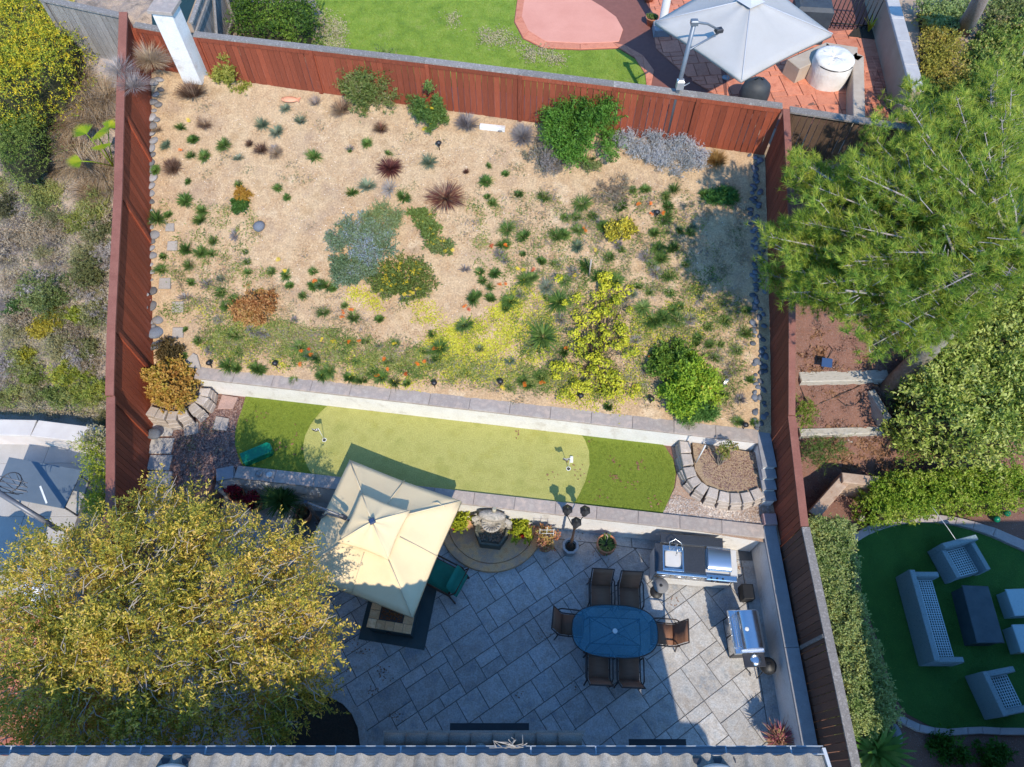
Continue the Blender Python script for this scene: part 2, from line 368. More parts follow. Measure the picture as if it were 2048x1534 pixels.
# upper level strip (mulch) behind the lower wall
xw=W(471,937,ZA).x; bendL=W(428,957,ZA); 
strip=[(XL,3.3),(bendL.x-.35,3.3),(bendL.x-.05,bendL.y+.1),(xw,YAb(xw)-.05),(XR-.02,YAb(XR)-.05),(XR-.02,YBf(XR)+.15),(XL,YBf(XL)+.6)]
g=MB(); g.prism(strip,.2,ZG-.03); struct('mulch_bed',g,MULCH)
def sheet(name,px,z,m,kind='structure',th=.02,bev=0):
    g=MB(); g.prism([W(a,b,z)[:2] for a,b in px],z-th,z,bev=bev); return struct(name,g,m)
topB=lambda a,b,n=8:[(x,YBf(x)+.05) for x in np.linspace(a,b,n)]
botA=lambda a,b,n=8:[(x,YAb(x)-.02) for x in np.linspace(a,b,n)]
def arc(pts,z): return [tuple(W(a,b,z)[:2]) for a,b in pts]
la=arc([(492,790),(485,815),(476,840),(470,865),(470,890),(477,915),(488,935)],ZG)   # left turf edge (down)
ra=arc([(1320,1040),(1336,1003),(1348,975),(1352,947),(1346,918),(1330,893),(1312,875)],ZG)
xa,xb=la[0][0],ra[-1][0]
g=MB(); g.prism([(x,y) for x,y in la]+botA(la[-1][0]+.1,ra[0][0],6)+ra+topB(xb-.1,xa+.1,10),ZG-.03,ZG); struct('turf_strip',g,TURFD)
lp=arc([(668,800),(640,825),(622,848),(610,872),(606,895),(609,918),(618,940),(630,955)],ZG); rp=arc([(1140,1020),(1158,990),(1171,962),(1179,930),(1178,902),(1170,880),(1158,862)],ZG)
g=MB(); g.prism(lp+botA(lp[-1][0]+.1,rp[0][0]-.05,6)+rp+topB(rp[-1][0]-.1,lp[0][0]+.1,10),ZG-.02,ZG+.006); struct('putting_green',g,TURFL)
sheet('gravel_bed',[(1338,870),(1560,900),(1565,1090),(1310,1048),(1336,1003),(1350,975),(1354,947),(1348,918)],ZG-.012,GRAVEL)
# blade tufts standing in the turf so that it is not a flat sheet
def scatter_blades(name,pts,n,ln,wd,m,parent=None,lean=.5):
    P=np.array(pts); N=unit(rng.normal(size=(len(P),3))*.5+np.array([0,0,.4]))
    t=unit(np.cross(N,rng.normal(size=N.shape))); up=unit(np.array([[0,0,1.]])+rng.normal(size=P.shape)*lean)
    l=ln*(.5+.8*rng.random((len(P),1))); V=np.stack([P-t*wd,P+t*wd,P+up*l],1).reshape(-1,3)
    o=link(name,npmesh(name,V,np.arange(3*len(P)).reshape(-1,3)),m,parent); o['kind']='stuff'; return o
dk=[W(a,b,ZG) for a,b in fill([(495,800),(650,815),(612,870),(608,930),(640,950),(490,930),(472,880)],7000,3)+fill([(1175,880),(1320,893),(1350,940),(1340,1000),(1318,1030),(1150,1008),(1180,930)],9000,4)]
scatter_blades('turf_blades',[p for p in dk],0,.035,.004,FOL('turf_leaf',[(.10,.15,.01),(.19,.25,.02),(.30,.35,.05)],.1))
dk=[W(a,b,5.0) for a,b in fill([(640,0),(640,70),(700,130),(1290,190),(1285,150),(1235,98),(1080,97),(1027,40),(1040,-10)],16000,5)]
# ---------------- patio ----------------
PX0,PX1,PY0=-9.0,5.5,-3.2
reg=[(PX0,PY0),(PX1,PY0),(PX1,YAf(PX1)-.2),(PX0,YAf(PX0)-.2)]
g=MB(); g.prism([(PX0,PY0),(5.83,PY0),(5.83,YAf(5.83)+.08),(PX0,YAf(PX0)+.08)],-.3,-.014); patio=struct('patio',g,JOINT)
tiles=ashlar([(-5.4,-.2),(PX1,-.2),(PX1,YAf(PX1)-.2),(-5.4,YAf(-5.4)-.2)],R(33),.268,[(2,2),(3,2),(2,3),(2,1),(1,2),(2,2),(3,2),(2,2)],(-1.5,-8.6),50,11)
print('patio tiles',len(tiles))
for q in tiles:
    if len(q)<3: continue
    c=sum((Vector(p) for p in q),Vector((0,0)))/len(q); mb=MB(); mb.prism([Vector(p)-c for p in q],-.03,0,bev=.005,inset=.008)
    o=mb.build('stone_tile',PATIO,patio); o.location=(c.x,c.y,random.uniform(-.002,.002))
g=MB(); g.prism([(PX0,PY0),(-5.42,PY0),(-5.42,YAf(-5.4)-.2),(PX0,YAf(PX0)-.2)],-.02,0); struct('paving_field',g,PATIO,patio)
g=MB(); g.prism([(PX0,PY0),(PX1,PY0),(PX1,-.21),(PX0,-.21)],-.021,-.001); struct('paving_field',g,PATIO,patio)
for k,(x0,x1) in enumerate([(-6,-3.1),(-3.08,-.1),(-.08,2.9),(2.92,5.48)]):
    g=MB(); g.prism([(x0,YAf(x0)-.19),(x1,YAf(x1)-.19),(x1,YAf(x1)+.06),(x0,YAf(x0)+.06)],-.03,.004,bev=.005); g.build('edge_band',CONC if 0 else PATIO,patio)
for y0,y1 in [(-3,-.2),(-.18,2.6),(2.62,YAf(5.6)-.2)]:
    g=MB(); g.prism([(5.51,y0),(5.80,y0),(5.80,y1),(5.51,y1)],-.03,.004,bev=.005); g.build('edge_band',PATIO,patio)
# rust coloured half-round apron in front of the fountain
AP=M('rust_apron',[(.60,.27,.10),(.68,.38,.18),(.48,.30,.20),(.62,.32,.14)],3.5,.75,.4,30,fine=(50,.2),world=True)
cA=Vector((W(985,1040,0).x,YAf(W(985,1040,0).x)+.05)); rot=math.atan((YAf(1)-YAf(0)));
def half(r1,r0,n=28): 
    out=[(cA.x+r1*math.cos(rot+a),cA.y+r1*.98*math.sin(rot+a)) for a in np.linspace(math.pi,2*math.pi,n)]
    if r0: out+=[(cA.x+r0*math.cos(rot+a),cA.y+r0*.98*math.sin(rot+a)) for a in np.linspace(2*math.pi,math.pi,n)]
    return out
g=MB(); g.prism(half(1.09,0),-.01,.10,bev=.01); ap=struct('fountain_apron',g,AP)
g=MB(); g.prism(half(1.30,1.10),-.01,.10,bev=.012); struct('apron_border',g,AP,ap)
# planting bed corner under the big tree, with its curved kerb
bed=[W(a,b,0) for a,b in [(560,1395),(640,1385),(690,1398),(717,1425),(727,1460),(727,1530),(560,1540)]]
g=MB(); g.prism([p[:2] for p in bed],-.01,.02); struct('dark_planting_bed',g,M('dark_soil',[(.02,.017,.012),(.045,.035,.025)],30,.9,.8,40))  # near-black soil colour over the whole bed
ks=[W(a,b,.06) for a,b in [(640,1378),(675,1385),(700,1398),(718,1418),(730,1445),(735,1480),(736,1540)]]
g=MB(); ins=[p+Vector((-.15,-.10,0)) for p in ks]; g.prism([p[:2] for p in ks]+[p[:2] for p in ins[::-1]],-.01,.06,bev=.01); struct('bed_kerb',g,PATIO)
# ---------------- retaining walls ----------------
def wall(name,label,pts,zb,zt,th,m,capm,cap_len,over=.04,capth=.06,cat='wall',side=1):
    """pts: front face line (x,y); wall body extends to the +normal side; separate cap stones on top"""
    t=thing(name,label,cat,(pts[0][0],pts[0][1],zb)); face=MB()
    for (a,b) in zip(pts[:-1],pts[1:]):
        a=Vector(a); b=Vector(b); e=(b-a).normalized(); n=Vector((-e.y,e.x))*side; Ln=(b-a).length
        q=[a+n*over,b+n*over,b+n*(th-over),a+n*(th-over)]; face.prism([tuple(p) for p in q],zb,zt-capth)
        k=max(1,round(Ln/cap_len)); 
        for i in range(k):
            s=a+e*(Ln*i/k+.003); f=a+e*(Ln*(i+1)/k-.003); mb=MB(); mb.prism([tuple(p) for p in (s,f,f+n*th,s+n*th)],zt-capth,zt,bev=.008)
            o=mb.build('cap_stone',capm,t,world=True); c=(s+f)/2
    face.build('wall_face',m,t,world=True); return t
xr=5.75
wall('retaining_wall','low white stucco retaining wall with grey cap stones between the patio and the putting green','' or [(xw,YAf(xw)),(xr,YAf(xr))],-.05,ZA,.32,STUCCO,CAPM,.93)
xBl=W(388,750,ZB).x
wall('retaining_wall','white stucco retaining wall with grey cap behind the putting green, at the foot of the planted slope',[(xBl,YBf(xBl)),(xr,YBf(xr))],ZG-.06,ZB,.34,STUCCO,CAPM,.95)
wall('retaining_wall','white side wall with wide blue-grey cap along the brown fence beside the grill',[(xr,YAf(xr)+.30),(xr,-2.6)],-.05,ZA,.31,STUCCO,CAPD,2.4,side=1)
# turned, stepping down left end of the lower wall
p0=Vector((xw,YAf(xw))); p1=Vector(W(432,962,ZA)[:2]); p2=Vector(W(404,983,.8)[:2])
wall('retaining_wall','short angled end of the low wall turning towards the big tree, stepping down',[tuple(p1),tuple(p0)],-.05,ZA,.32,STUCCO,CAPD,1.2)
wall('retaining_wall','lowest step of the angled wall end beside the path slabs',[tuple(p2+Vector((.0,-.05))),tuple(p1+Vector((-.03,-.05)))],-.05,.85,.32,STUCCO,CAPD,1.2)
# stepped side wall beside the block planter
yc=YBf(xr); ys=[yc+.32]+[W(1535,y,z).y for y,z in ((934,1.8),(956,1.68),(979,1.55),(1001,1.42))]
t=thing('stepped_wall','white side wall stepping down in four blue-shaded caps beside the round block planter','wall',(5.9,ys[-1],ZG))
for i in range(4):
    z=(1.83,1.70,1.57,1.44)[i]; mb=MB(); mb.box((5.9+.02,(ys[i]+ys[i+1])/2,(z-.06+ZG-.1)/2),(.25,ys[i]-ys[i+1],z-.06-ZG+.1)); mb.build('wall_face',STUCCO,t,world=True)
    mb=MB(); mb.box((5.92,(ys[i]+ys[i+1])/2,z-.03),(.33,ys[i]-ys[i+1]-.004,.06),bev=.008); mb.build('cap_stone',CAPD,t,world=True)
# lone cap further up the side wall behind upper wall
mb=MB(); mb.box((0,0,.03),(.30,.26,.22),bev=.01); o=mb.build('corner_block',M('pink_block',[(.42,.27,.25),(.36,.24,.23)],6,.9,.5,50,fine=(50,.15)),None); o.location=W(1534,1040,1.15)+Vector((.05,0,-.05)); tag(o,'pinkish square block standing on the wall corner by the gravel','block')
# ---------------- fences ----------------
bm=MB(); bm.box((0,0,.5),(1,1,1)); UB={}
def unitboard(m):
    if m.name not in UB: me=bm.mesh('board'); me.materials.append(m); UB[m.name]=me
    return UB[m.name]
def fence(label,path,m,capm,inner,bw=.145,capw=.15,caph=.04,fascia=True,post=2.4,name='board_fence',cap_name='cap_rail',capoff=0,postside=1,gap=.010):
    """path: (x,y,zbase,ztop) points; inner: unit normal of the boards' side"""
    t=thing(name,label,'fence',(path[0][0],path[0][1],path[0][2])); org=Vector(t.location); me=unitboard(m); acc=0; n=0
    for a,b in zip(path[:-1],path[1:]):
        a=Vector(a); b=Vector(b); d=Vector((b.x-a.x,b.y-a.y)); Ln=d.length; e=d/Ln; k=max(1,round(Ln/bw)); ang=math.atan2(e.y,e.x); nn=Vector(inner)
        for i in range(k):
            f=(i+.5)/k; p=a.lerp(b,f); o=bpy.data.objects.new('board',me); COL.objects.link(o); o.parent=t; zt=p.w if len(p)>3 else p[3]
            o.location=(p.x-org.x+nn.x*random.uniform(0,.006),p.y-org.y+nn.y*random.uniform(0,.006),p.z-org.z); o.scale=(Ln/k-gap*random.choice((.4,1,1,1,2.2)),.02,p[3]-p.z-caph*.9); o.rotation_euler=(0,0,ang); n+=1
        for s0,nm in ((0,0),):
            A=Vector((a.x,a.y,a[3])); B=Vector((b.x,b.y,b[3])); off=Vector((nn.x,nn.y,0))
            kk=max(1,round(Ln/2.4))
            for i in range(kk):
                P=A.lerp(B,i/kk); Q=A.lerp(B,(i+1)/kk); dd=(Q-P); dd2=dd.normalized()*.002; ctr=off*capoff
                sd=Vector((-e.y,e.x,0))*capw/2
                vs=[P+dd2+sd+ctr,P+dd2-sd+ctr,Q-dd2-sd+ctr,Q-dd2+sd+ctr]; vs2=[v-Vector((0,0,caph)) for v in vs]
                mb=MB(); mb.add(vs+vs2,[(0,1,2,3),(7,6,5,4),(0,4,5,1),(1,5,6,2),(2,6,7,3),(3,7,4,0)]); mb.build(cap_name,capm,t,world=True)
                if fascia:
                    f0=off*.012; f1=off*.036; h=Vector((0,0,.10)); c4=Vector((0,0,caph+.002))
                    q=[P+f0-c4,P+f1-c4,Q+f1-c4,Q+f0-c4]; mb=MB(); mb.add(q+[v-h for v in q],[(0,1,2,3),(7,6,5,4),(0,4,5,1),(1,5,6,2),(2,6,7,3),(3,7,4,0)]); mb.build('fascia_rail',m,t,world=True)
        if post:
            kk=max(1,round(Ln/post))
            for i in range(kk):
                p=a.lerp(b,(i+.02)/kk); mb=MB(); hh=p[3]-p.z-caph-.01; mb.box((p.x+nn.x*.035*postside,p.y+nn.y*.035*postside,p.z+hh/2),(.09,.045,hh),ang,bev=.004); mb.build('post',m,t,world=True)
    return t
V4=lambda x,y,zb,zt:Vector((x,y,zb,zt))
g0=lambda x,y:gz(x,y)
fence('red stained board fence along the top of the planted slope, with grey cap',[V4(-7.45,YK(-7.45),zk(-7.45),6.62),V4(-2,YK(-2),zk(-2),6.50),V4(2.3,YK(2.3),zk(2.3),6.36),V4(6.08,YK(6.08),zk(6.08),6.20)],REDW,GRYW,(-.145,-.989),capw=.17,capoff=-.06)
fence('short red board fence piece between the white pillar and the left fence',[V4(-8.85,YK(-8.85),zk(-8.85),6.72),V4(-8.2,YK(-8.2),zk(-8.2),6.66)],REDW,GRYW,(-.145,-.989),capw=.17,capoff=-.06)
lf=[(15.6,7.05),(13.6,6.05),(11.9,5.16),(9.09,3.86),(7.7,3.14)]
fence('long red fence with wide plum cap down the left edge of the slope',[V4(XL,y,gz(XL+.05,min(y,15.5))-.02,z) for y,z in lf],REDW,REDC,(1,0),capw=.19,caph=.05,fascia=False)
fence('lower level red fence section beside the slab path, ending at the big tree',[V4(XL+.01,7.69,ZG-.04,3.10),V4(-8.52,5.3,ZG-.04,2.56),V4(-8.4,1.0,ZG-.1,2.5)],REDW,REDC,(1,0),capw=.19,caph=.05,fascia=False)
rf=[(13.35,6.2),(10.95,5.21),(9.43,4.33),(7.25,3.05)]
fence('red fence climbing the right edge of the slope beside the pine',[V4(XR,y,gz(XR-.05,min(y,13.3))-.03,z) for y,z in rf],REDW,REDC,(-1,0),capw=.15,fascia=False,capoff=-.03,post=0)
fence('red fence section between the round block planter and the clipped hedge',[V4(XR,7.24,ZG-.05,3.04),V4(XR+.02,4.93,ZG-.1,2.45)],REDW,REDC,(-1,0),capw=.17,fascia=False,capoff=-.03,post=0)
fence('weathered brown fence beside the patio wall and the grill',[V4(XR+.02,4.92,.6,2.44),V4(XR+.02,-2.6,.6,2.42)],BRNW,GRYW,(-1,0),capw=.17,fascia=False,capoff=-.05,post=0)
o=MB(); 
mb=MB(); p=W(1622,1284,1.75); mb.box((XR-.02,p.y,1.7),(.03,.07,1.4)); o=mb.build('timber_batten',GRYW,None); tag(o,'pale grey upright batten nailed to the brown fence beside the grill','batten')
fence('dark weathered fence with grey cap continuing right behind the pine',[V4(6.25,YK(6.25),4.85,6.17),V4(9.6,YK(9.6),4.8,5.95)],DRKW,GRYW,(-.145,-.989),capw=.2,fascia=False,post=2.4)
fence('old grey fence running left from the top corner behind the yellow shrub',[V4(-10.9,YK(-10.9)+.1,5.6,7.15),V4(-9.0,YK(-9.0)+.02,5.5,6.95)],GRYW,GRYW,(-.145,-.989),capw=.17,fascia=False)
# white pillar
pp=Vector((-7.84,YK(-7.84),0)); t=thing('pillar','white stucco pillar with square cap between two red fences','pillar',(pp.x,pp.y-.02,zk(-7.84)-.1),-.145)
mb=MB(); mb.box((0,0,.92),(.47,.42,1.84)); mb.build('shaft',STUCCO,t); mb=MB(); mb.box((0,0,1.88),(.58,.54,.08),bev=.01); mb.build('cap_stone',CAPM,t)
# grey side fence with brace, and gate corner, behind the pillar
t=fence('old grey side fence with a diagonal brace behind the white pillar',[V4(-7.55,YK(-7.5)+.35,4.98,6.7),V4(-7.55,YK(-7.5)+4.6,4.98,6.7)],GRYW,GRYW,(1,0),capw=.1,fascia=False,post=0)
for z in (5.25,6.45):
    mb=MB(); mb.box((-7.50,YK(-7.5)+2.45,z),(.05,4.2,.09)); mb.build('rail',GRYW,t,world=True)
mb=MB(); mb.tube([(-7.44,YK(-7.5)+.5,5.2),(-7.44,YK(-7.5)+2.1,6.6)],.04,4,sm=False); mb.build('brace',GRYW,t,world=True)
mb=MB(); mb.tube([(-7.44,YK(-7.5)+2.6,5.0),(-7.44,YK(-7.5)+2.6,6.7)],.05,4,sm=False); mb.build('post',GRYW,t,world=True)
# ---------------- house edge ----------------
ZE=5.5; YE=.60; ROOF=M('concrete_roof_tile',[(.21,.195,.17),(.27,.25,.22),(.16,.15,.135)],4,.9,.5,50,rnd=.12,fine=(70,.3),blot=(5,(.22,.22,.2),.6,.8))
GUT=M('blue_grey_gutter',[(.30,.33,.36),(.38,.41,.44)],3,.55,0,10,spec=.3)
slope=R(20)
hx0,hx1=-8.6,4.46
roof=thing('house_roof','tiled house roof edge with gutter along the bottom of the view','house',(0,0,ZE))
pitch=.287; nt_=int((hx1-hx0)/pitch)
tm=MB(); nx=12; prof=[]
for i in range(nx+1):
    x=-.02+(.287+.02)*i/nx; s=(x%.287)/.287; z=  .075*math.sin(math.pi*min(1,s/.62)) if s<.62 else -.012*math.sin(math.pi*(s-.62)/.38); prof.append((x,z))
Lt=.42; vs=[];
for yy,dz in ((0,0),(-Lt,0)):
    for x,z in prof: vs.append((x,yy,z+.02))
for yy in (0,-Lt):
    for x,z in prof: vs.append((x,yy,z))
n=nx+1; fs=[(i,i+1,n+i+1,n+i)[::-1] for i in range(nx)]+[(2*n+i,2*n+i+1,i+1,i)[::1] for i in range(nx)]+[(2*n+i,3*n+i,3*n+i+1,2*n+i+1)[::-1] for i in range(nx)]
tm.add(vs,fs,True); tme=tm.mesh('roof_tile'); tme.materials.append(ROOF)
for r in range(3):
    for k in range(nt_):
        o=bpy.data.objects.new('roof_tile',tme); COL.objects.link(o); o.parent=roof; yy=-.02-r*.36; o.location=(hx0+.06+k*pitch,YE+yy*math.cos(slope)-.09,.02+(-yy)*math.sin(slope)+.085); o.rotation_euler=(-slope-R(2.5),0,random.uniform(-.006,.006))
mb=MB(); mb.add([(hx0,YE-.16,.0),(hx1-.05,YE-.16,.0),(hx1+.62,-4.2,1.75),(hx0,-4.2,1.75),(hx0,YE-.16,-.05),(hx1-.05,YE-.16,-.05),(hx1+.62,-4.2,1.7),(hx0,-4.2,1.7)],[(0,1,2,3),(7,6,5,4),(0,4,5,1),(1,5,6,2),(2,6,7,3),(3,7,4,0)]); o=mb.build('roof_deck',ROOF,roof); o['kind']='stuff'; del o['kind']
# unseen roof wing beyond the frame, outline shaped to round the patio shadow
mb=MB(); mb.add([(hx1-.4,.35,-.03),(hx1-.03,.35,-.03),(hx1+.16,-1.0,-.02),(hx1+.55,-3.7,-.02),(hx1+.95,-3.72,-.02),(hx1+1.10,-3.95,-.02),(hx1+1.16,-4.3,-.02),(hx1+1.3,-6,-.02),(hx1-.1,-6,-.02)],[(0,1,2,3,4,5,6,7,8)[::-1]]); mb.build('shadow_eave',ROOF,roof)
mb=MB()
sec=[(0,.06),(0,-.06),(.035,-.09),(.08,-.09),(.115,-.05),(.115,.045),(.105,.045),(.105,-.045),(.075,-.078),(.04,-.078),(.012,-.05),(.012,.06)]
vs=[];fs=[]
for x in (hx0,hx1):
    for y,z in sec: vs.append((x,YE-.085+y,z-.02))
k=len(sec)
for i in range(k): j=(i+1)%k; fs.append((i,j,k+j,k+i))
mb.add(vs,fs); mb.build('gutter',GUT,roof)
for k in range(14):
    mb=MB(); mb.box((hx0+.5+k*.93,YE-.03,.028),(.02,.11,.006)); mb.build('gutter_strap',GUT,roof)
mb=MB(); mb.box((hx1+.02,YE-.35,.06),(.05,.72,.10),M4=Matrix.Rotation(-slope,4,'X')); mb.build('barge_trim',M('cream_trim',[(.74,.70,.64),(.66,.62,.57)],4,.7),roof)
mb=MB(); mb.box(((hx0+hx1-1)/2,-1.6,-ZE/2-.1),(hx1-hx0-1.2,3.2,ZE-.2)); mb.build('wall',TAN,roof)
VW=M('vent_white',[(.52,.47,.42),(.44,.40,.36)],6,.7)
for px,l in ((345,'left'),(1432,'right')):
    p=W(px,1531,5.72); t=thing('roof_vent','cream roof vent hood at the bottom edge, '+('far left above the tree' if l=='left' else 'near the right end of the roof'),'vent',(p.x,p.y-.08,5.68))
    mb=MB(); mb.lathe((0,0,0),[(.24,0),(.235,.08),(.2,.12),(.1,.14),(0.0,.145)],18,sy=.45); mb.build('hood',VW,t); mb=MB(); mb.box((0,.0,-.03),(.6,.34,.03)); mb.build('flashing',DSTEEL,t)
# lower roof ridge below the gutter
t=thing('lower_roof','shaded ridge of a small lower roof below the gutter','roof',(-.5,.86,2.95)); RT=M('dark_roof_tile',[(.20,.19,.17),(.26,.24,.21)],5,.9,.6,40,fine=(60,.3),rnd=.1)
xs0,xs1=W(772,1482,3).x,W(1163,1482,3).x; nn=9; st=(xs1-xs0)/nn
for i in range(nn):
    mb=MB(); a=xs0+i*st; mb.tube([(a-.03,.86,3.0),(a+st,.86,2.985)],[.115,.10],10); mb.build('ridge_tile',RT,t,world=True)
for i in range(3):
    mb=MB(); mb.tube([(W(960,1482,3).x,.80-i*.3,3.0-.0*i),(W(960,1482,3).x,.5-i*.3,3.01)],[.105,.115],10); mb.build('ridge_tile',RT,t,world=True)
mb=MB(); mb.add([(xs0,.86,2.95),(xs1,.86,2.95),(xs1+.1,1.02,2.86),(xs0-.1,1.02,2.86),(xs0,-.5,2.4),(xs1,-.5,2.4)],[(0,1,2,3)[::-1],(0,4,5,1)[::-1]]); mb.build('roof_slope',RT,t,world=True)
for a,b,l in ((900,1058,'dark awning strip jutting from the house below the ridge'),(1258,1372,'dark awning strip jutting from the house near the patio shadow edge')):
    yy=1456 if a==900 else 1488; p=W(a,yy,2.4); q=W(b,yy,2.4); mb=MB(); mb.box(((p.x+q.x)/2,p.y,2.4),(q.x-p.x,.16,.06)); o=mb.build('awning_strip',BLACK,None); tag(o,l,'awning')
# ---------------- tan cantilever umbrella ----------------
CANV=M('tan_canvas',[(.80,.64,.39),(.74,.58,.35)],1.5,.85,.3,120,fine=(160,.05))
UA,UB_,UC,UD=[W(a,b,2.0) for a,b in ((699.5,920),(922,1002),(824.6,1234),(585,1147))]
uc=(UA+UB_+UC+UD)/4; t=thing('cantilever_umbrella','square tan cantilever umbrella with a vented top over the fire table','umbrella',(uc.x,uc.y,0))
def canopy(cor,z0,top,z1,name,sag=.05,th=.02,n=10,hem=.13):
    """square tier: corners cor (closed), inner ring shrunk by top at z1; ribs to corners and mid sides, cloth sagging between"""
    c=sum(cor,Vector((0,0,0)))/4; ring=[]
    for i in range(4):
        a,b=cor[i],cor[(i+1)%4]
        for k in range(n): ring.append((a.lerp(b,k/n),k/n))
    vs=[];J=8;N=len(ring)
    for j in range(J+1):
        s=j/J
        for p,f in ring:
            k=s*(1-top); q=p.lerp(Vector((c.x,c.y,p.z)),k); z=z0+(z1-z0)*s
            fx=(f*2)%1.0; sg=sag*math.sin(math.pi*fx)*math.sin(math.pi*min(1,(1-s)*.85+.15))
            edge=.03*math.sin(math.pi*f)*(1-s)
            q=Vector((q.x,q.y,z-sg)); 
            q+= (Vector((c.x,c.y,q.z))-q).normalized()*edge*1.2; vs.append(q)
    fs=[]
    for j in range(J):
        for i in range(N): k=(i+1)%N; fs.append((j*N+i,j*N+k,(j+1)*N+k,(j+1)*N+i))
    b=len(vs)
    for i in range(N): q=vs[i]; vs.append(Vector((q.x,q.y,q.z-hem)))
    for i in range(N): k=(i+1)%N; fs.append((b+i,b+k,k,i))
    mb=MB(); mb.add(vs,fs,True); o=mb.build(name,CANV,t,world=True); md=o.modifiers.new('thick','SOLIDIFY'); md.thickness=.008; return o
cor=[Vector((p.x,p.y,2.0)) for p in (UA,UB_,UC,UD)]
canopy(cor,2.0,.33,2.48,'canopy',.04)
c2=Vector((uc.x,uc.y,0)); cor2=[c2+(p-uc)*.41 for p in cor]; cor2=[Vector((p.x,p.y,2.63)) for p in cor2]
o=canopy(cor2,2.63,.03,2.88,'vent_canopy',.03,hem=.03)
SEAM=M('canvas_seam',[(.78,.65,.44)],5,.9)
for i in range(4):
    a=cor[i]; b=a.lerp(Vector((uc.x,uc.y,a.z)),.60); mb=MB(); mb.tube([a+Vector((0,0,.012)),Vector((b.x,b.y,2.47))],.012,5); mb.build('rib_seam',SEAM,t,world=True)
    a=(cor[i]+cor[(i+1)%4])/2; b=a.lerp(Vector((uc.x,uc.y,a.z)),.59); mb=MB(); mb.tube([a+Vector((0,0,.008)),Vector((b.x,b.y,2.46))],.009,5); mb.build('rib_seam',SEAM,t,world=True)
    a=cor2[i]; mb=MB(); mb.tube([a+Vector((0,0,.01)),Vector((c2.x,c2.y,2.89))],.010,5); mb.build('rib_seam',SEAM,t,world=True)
    mb=MB(); a=cor[i]; q=a.lerp(uc+Vector((0,0,2)),.05); mb.tube([a+Vector((0,0,-.03)),Vector((uc.x,uc.y,2.42))],.013,4); mb.build('rib',DSTEEL,t,world=True)
mb=MB(); mb.box((c2.x,c2.y,2.92),(.12,.12,.06),.5,bev=.02); mb.build('finial',M('blue_plastic',[(.03,.06,.14)],5,.4),t,world=True)
mt=W(611,1003,2.75); mb=MB(); mb.tube([(mt.x,mt.y,0.04),(mt.x,mt.y,2.75)],.04,8); mb.build('mast',DSTEEL,t,world=True)
br=W(687,1034,2.62); GM=M('grey_metal',[(.20,.20,.21)],5,.5,0,5,metal=.5)
mb=MB(); mb.tube([(mt.x,mt.y,2.72),(br.x,br.y,2.64)],.028,6); mb.build('arm',GM,t,world=True)
mb=MB(); mb.tube([(mt.x,mt.y,1.6),((mt.x+br.x)/2,(mt.y+br.y)/2,2.42),(uc.x,uc.y,2.44)],.022,6); mb.build('lower_arm',GM,t,world=True)
mb=MB(); mb.box((br.x,br.y,2.62),(.14,.09,.06),-.5,bev=.01); mb.build('bracket',DSTEEL,t,world=True)
mb=MB(); mb.box((mt.x,mt.y,.03),(1.0,.12,.05),.6,bev=.01); mb.box((mt.x,mt.y,.03),(1.0,.12,.05),.6+math.pi/2,bev=.01); mb.build('base_cross',DSTEEL,t,world=True)
mb=MB(); mb.tube([(mt.x-.02,mt.y+.02,1.1),(mt.x-.16,mt.y+.08,1.1),(mt.x-.18,mt.y+.08,1.2)],.018,6); mb.build('crank',DSTEEL,t,world=True)
mb=MB(); p=W(876,1010,2.12); mb.tube([p+Vector((-.12,.04,.03)),p+Vector((.0,.03,.06)),p+Vector((.16,-.06,.02))],.012,5); mb.build('strap',SEAM,t,world=True)
# fire table
fl=W(731,1255,.62); fr=W(822,1270,.62); ang=math.atan2(fr.y-fl.y,fr.x-fl.x); t=thing('fire_table','square fire table with sandstone tiled top and dark teal sides, half under the tan umbrella','fire table',((fl.x+fr.x)/2,(fl.y+fr.y)/2,0),ang)
wd=(fr-fl).length; dp=1.0; TEAL=M('teal_panel',[(.035,.055,.055),(.05,.075,.075)],5,.6,.2,20)
mb=MB(); mb.box((0,dp/2,.29),(wd-.06,dp-.06,.58),bev=.01); mb.build('base',TEAL,t)
mb=MB(); mb.box((.02,dp/2+.08,.012),(wd+.50,dp+.5,.02),bev=.005); mb.build('floor_mat',TEAL,t)
mb=MB(); mb.box((0,dp/2,.595),(wd,dp,.03),bev=.006); mb.build('top_frame',TEAL,t)
ST=M('sandstone_tile',[(.78,.50,.26),(.66,.40,.20),(.84,.62,.38)],3,.7,.3,40,rnd=.15,fine=(40,.15))
k=5
def ft(x0,y0,x1,y1): mb=MB(); mb.box(((x0+x1)/2,(y0+y1)/2,.618),(x1-x0-.008,y1-y0-.008,.018),bev=.004); mb.build('stone_tile',ST,t)
m=.20; h=wd/2-.01
for i in range(5):
    x0=-h+2*h*i/5; ft(x0,.01,x0+2*h/5,m+.01); ft(x0,dp-m-.01,x0+2*h/5,dp-.01)
for i in range(3):
    y0=m+.01+(dp-2*m-.02)*i/3; y1=y0+(dp-2*m-.02)/3; ft(-h,y0,-h+m+.03,y1); ft(h-m-.03,y0,h,y1)
mb=MB(); mb.box((0,dp/2,.61),(2*h-2*m-.08,dp-2*m-.04,.012)); mb.build('burner_tray',DSTEEL,t)
P=[];rd=random.Random(2); mb=MB()
for i in range(420):
    x=rd.uniform(-h+m+.06,h-m-.06); y=rd.uniform(m+.04,dp-m-.04); s=rd.uniform(.008,.017); mb.box((x,y,.622),(s*1.4,s,s),rd.uniform(0,3))
o=mb.build('fire_glass',M('amber_glass_chips',[(.35,.12,.03),(.10,.03,.01),(.6,.3,.1)],60,.15),t); o['kind']='stuff'
mb=MB(); mb.box((0,-.012,.5),(.12,.02,.03)); mb.build('door_handle',BLACK,t)
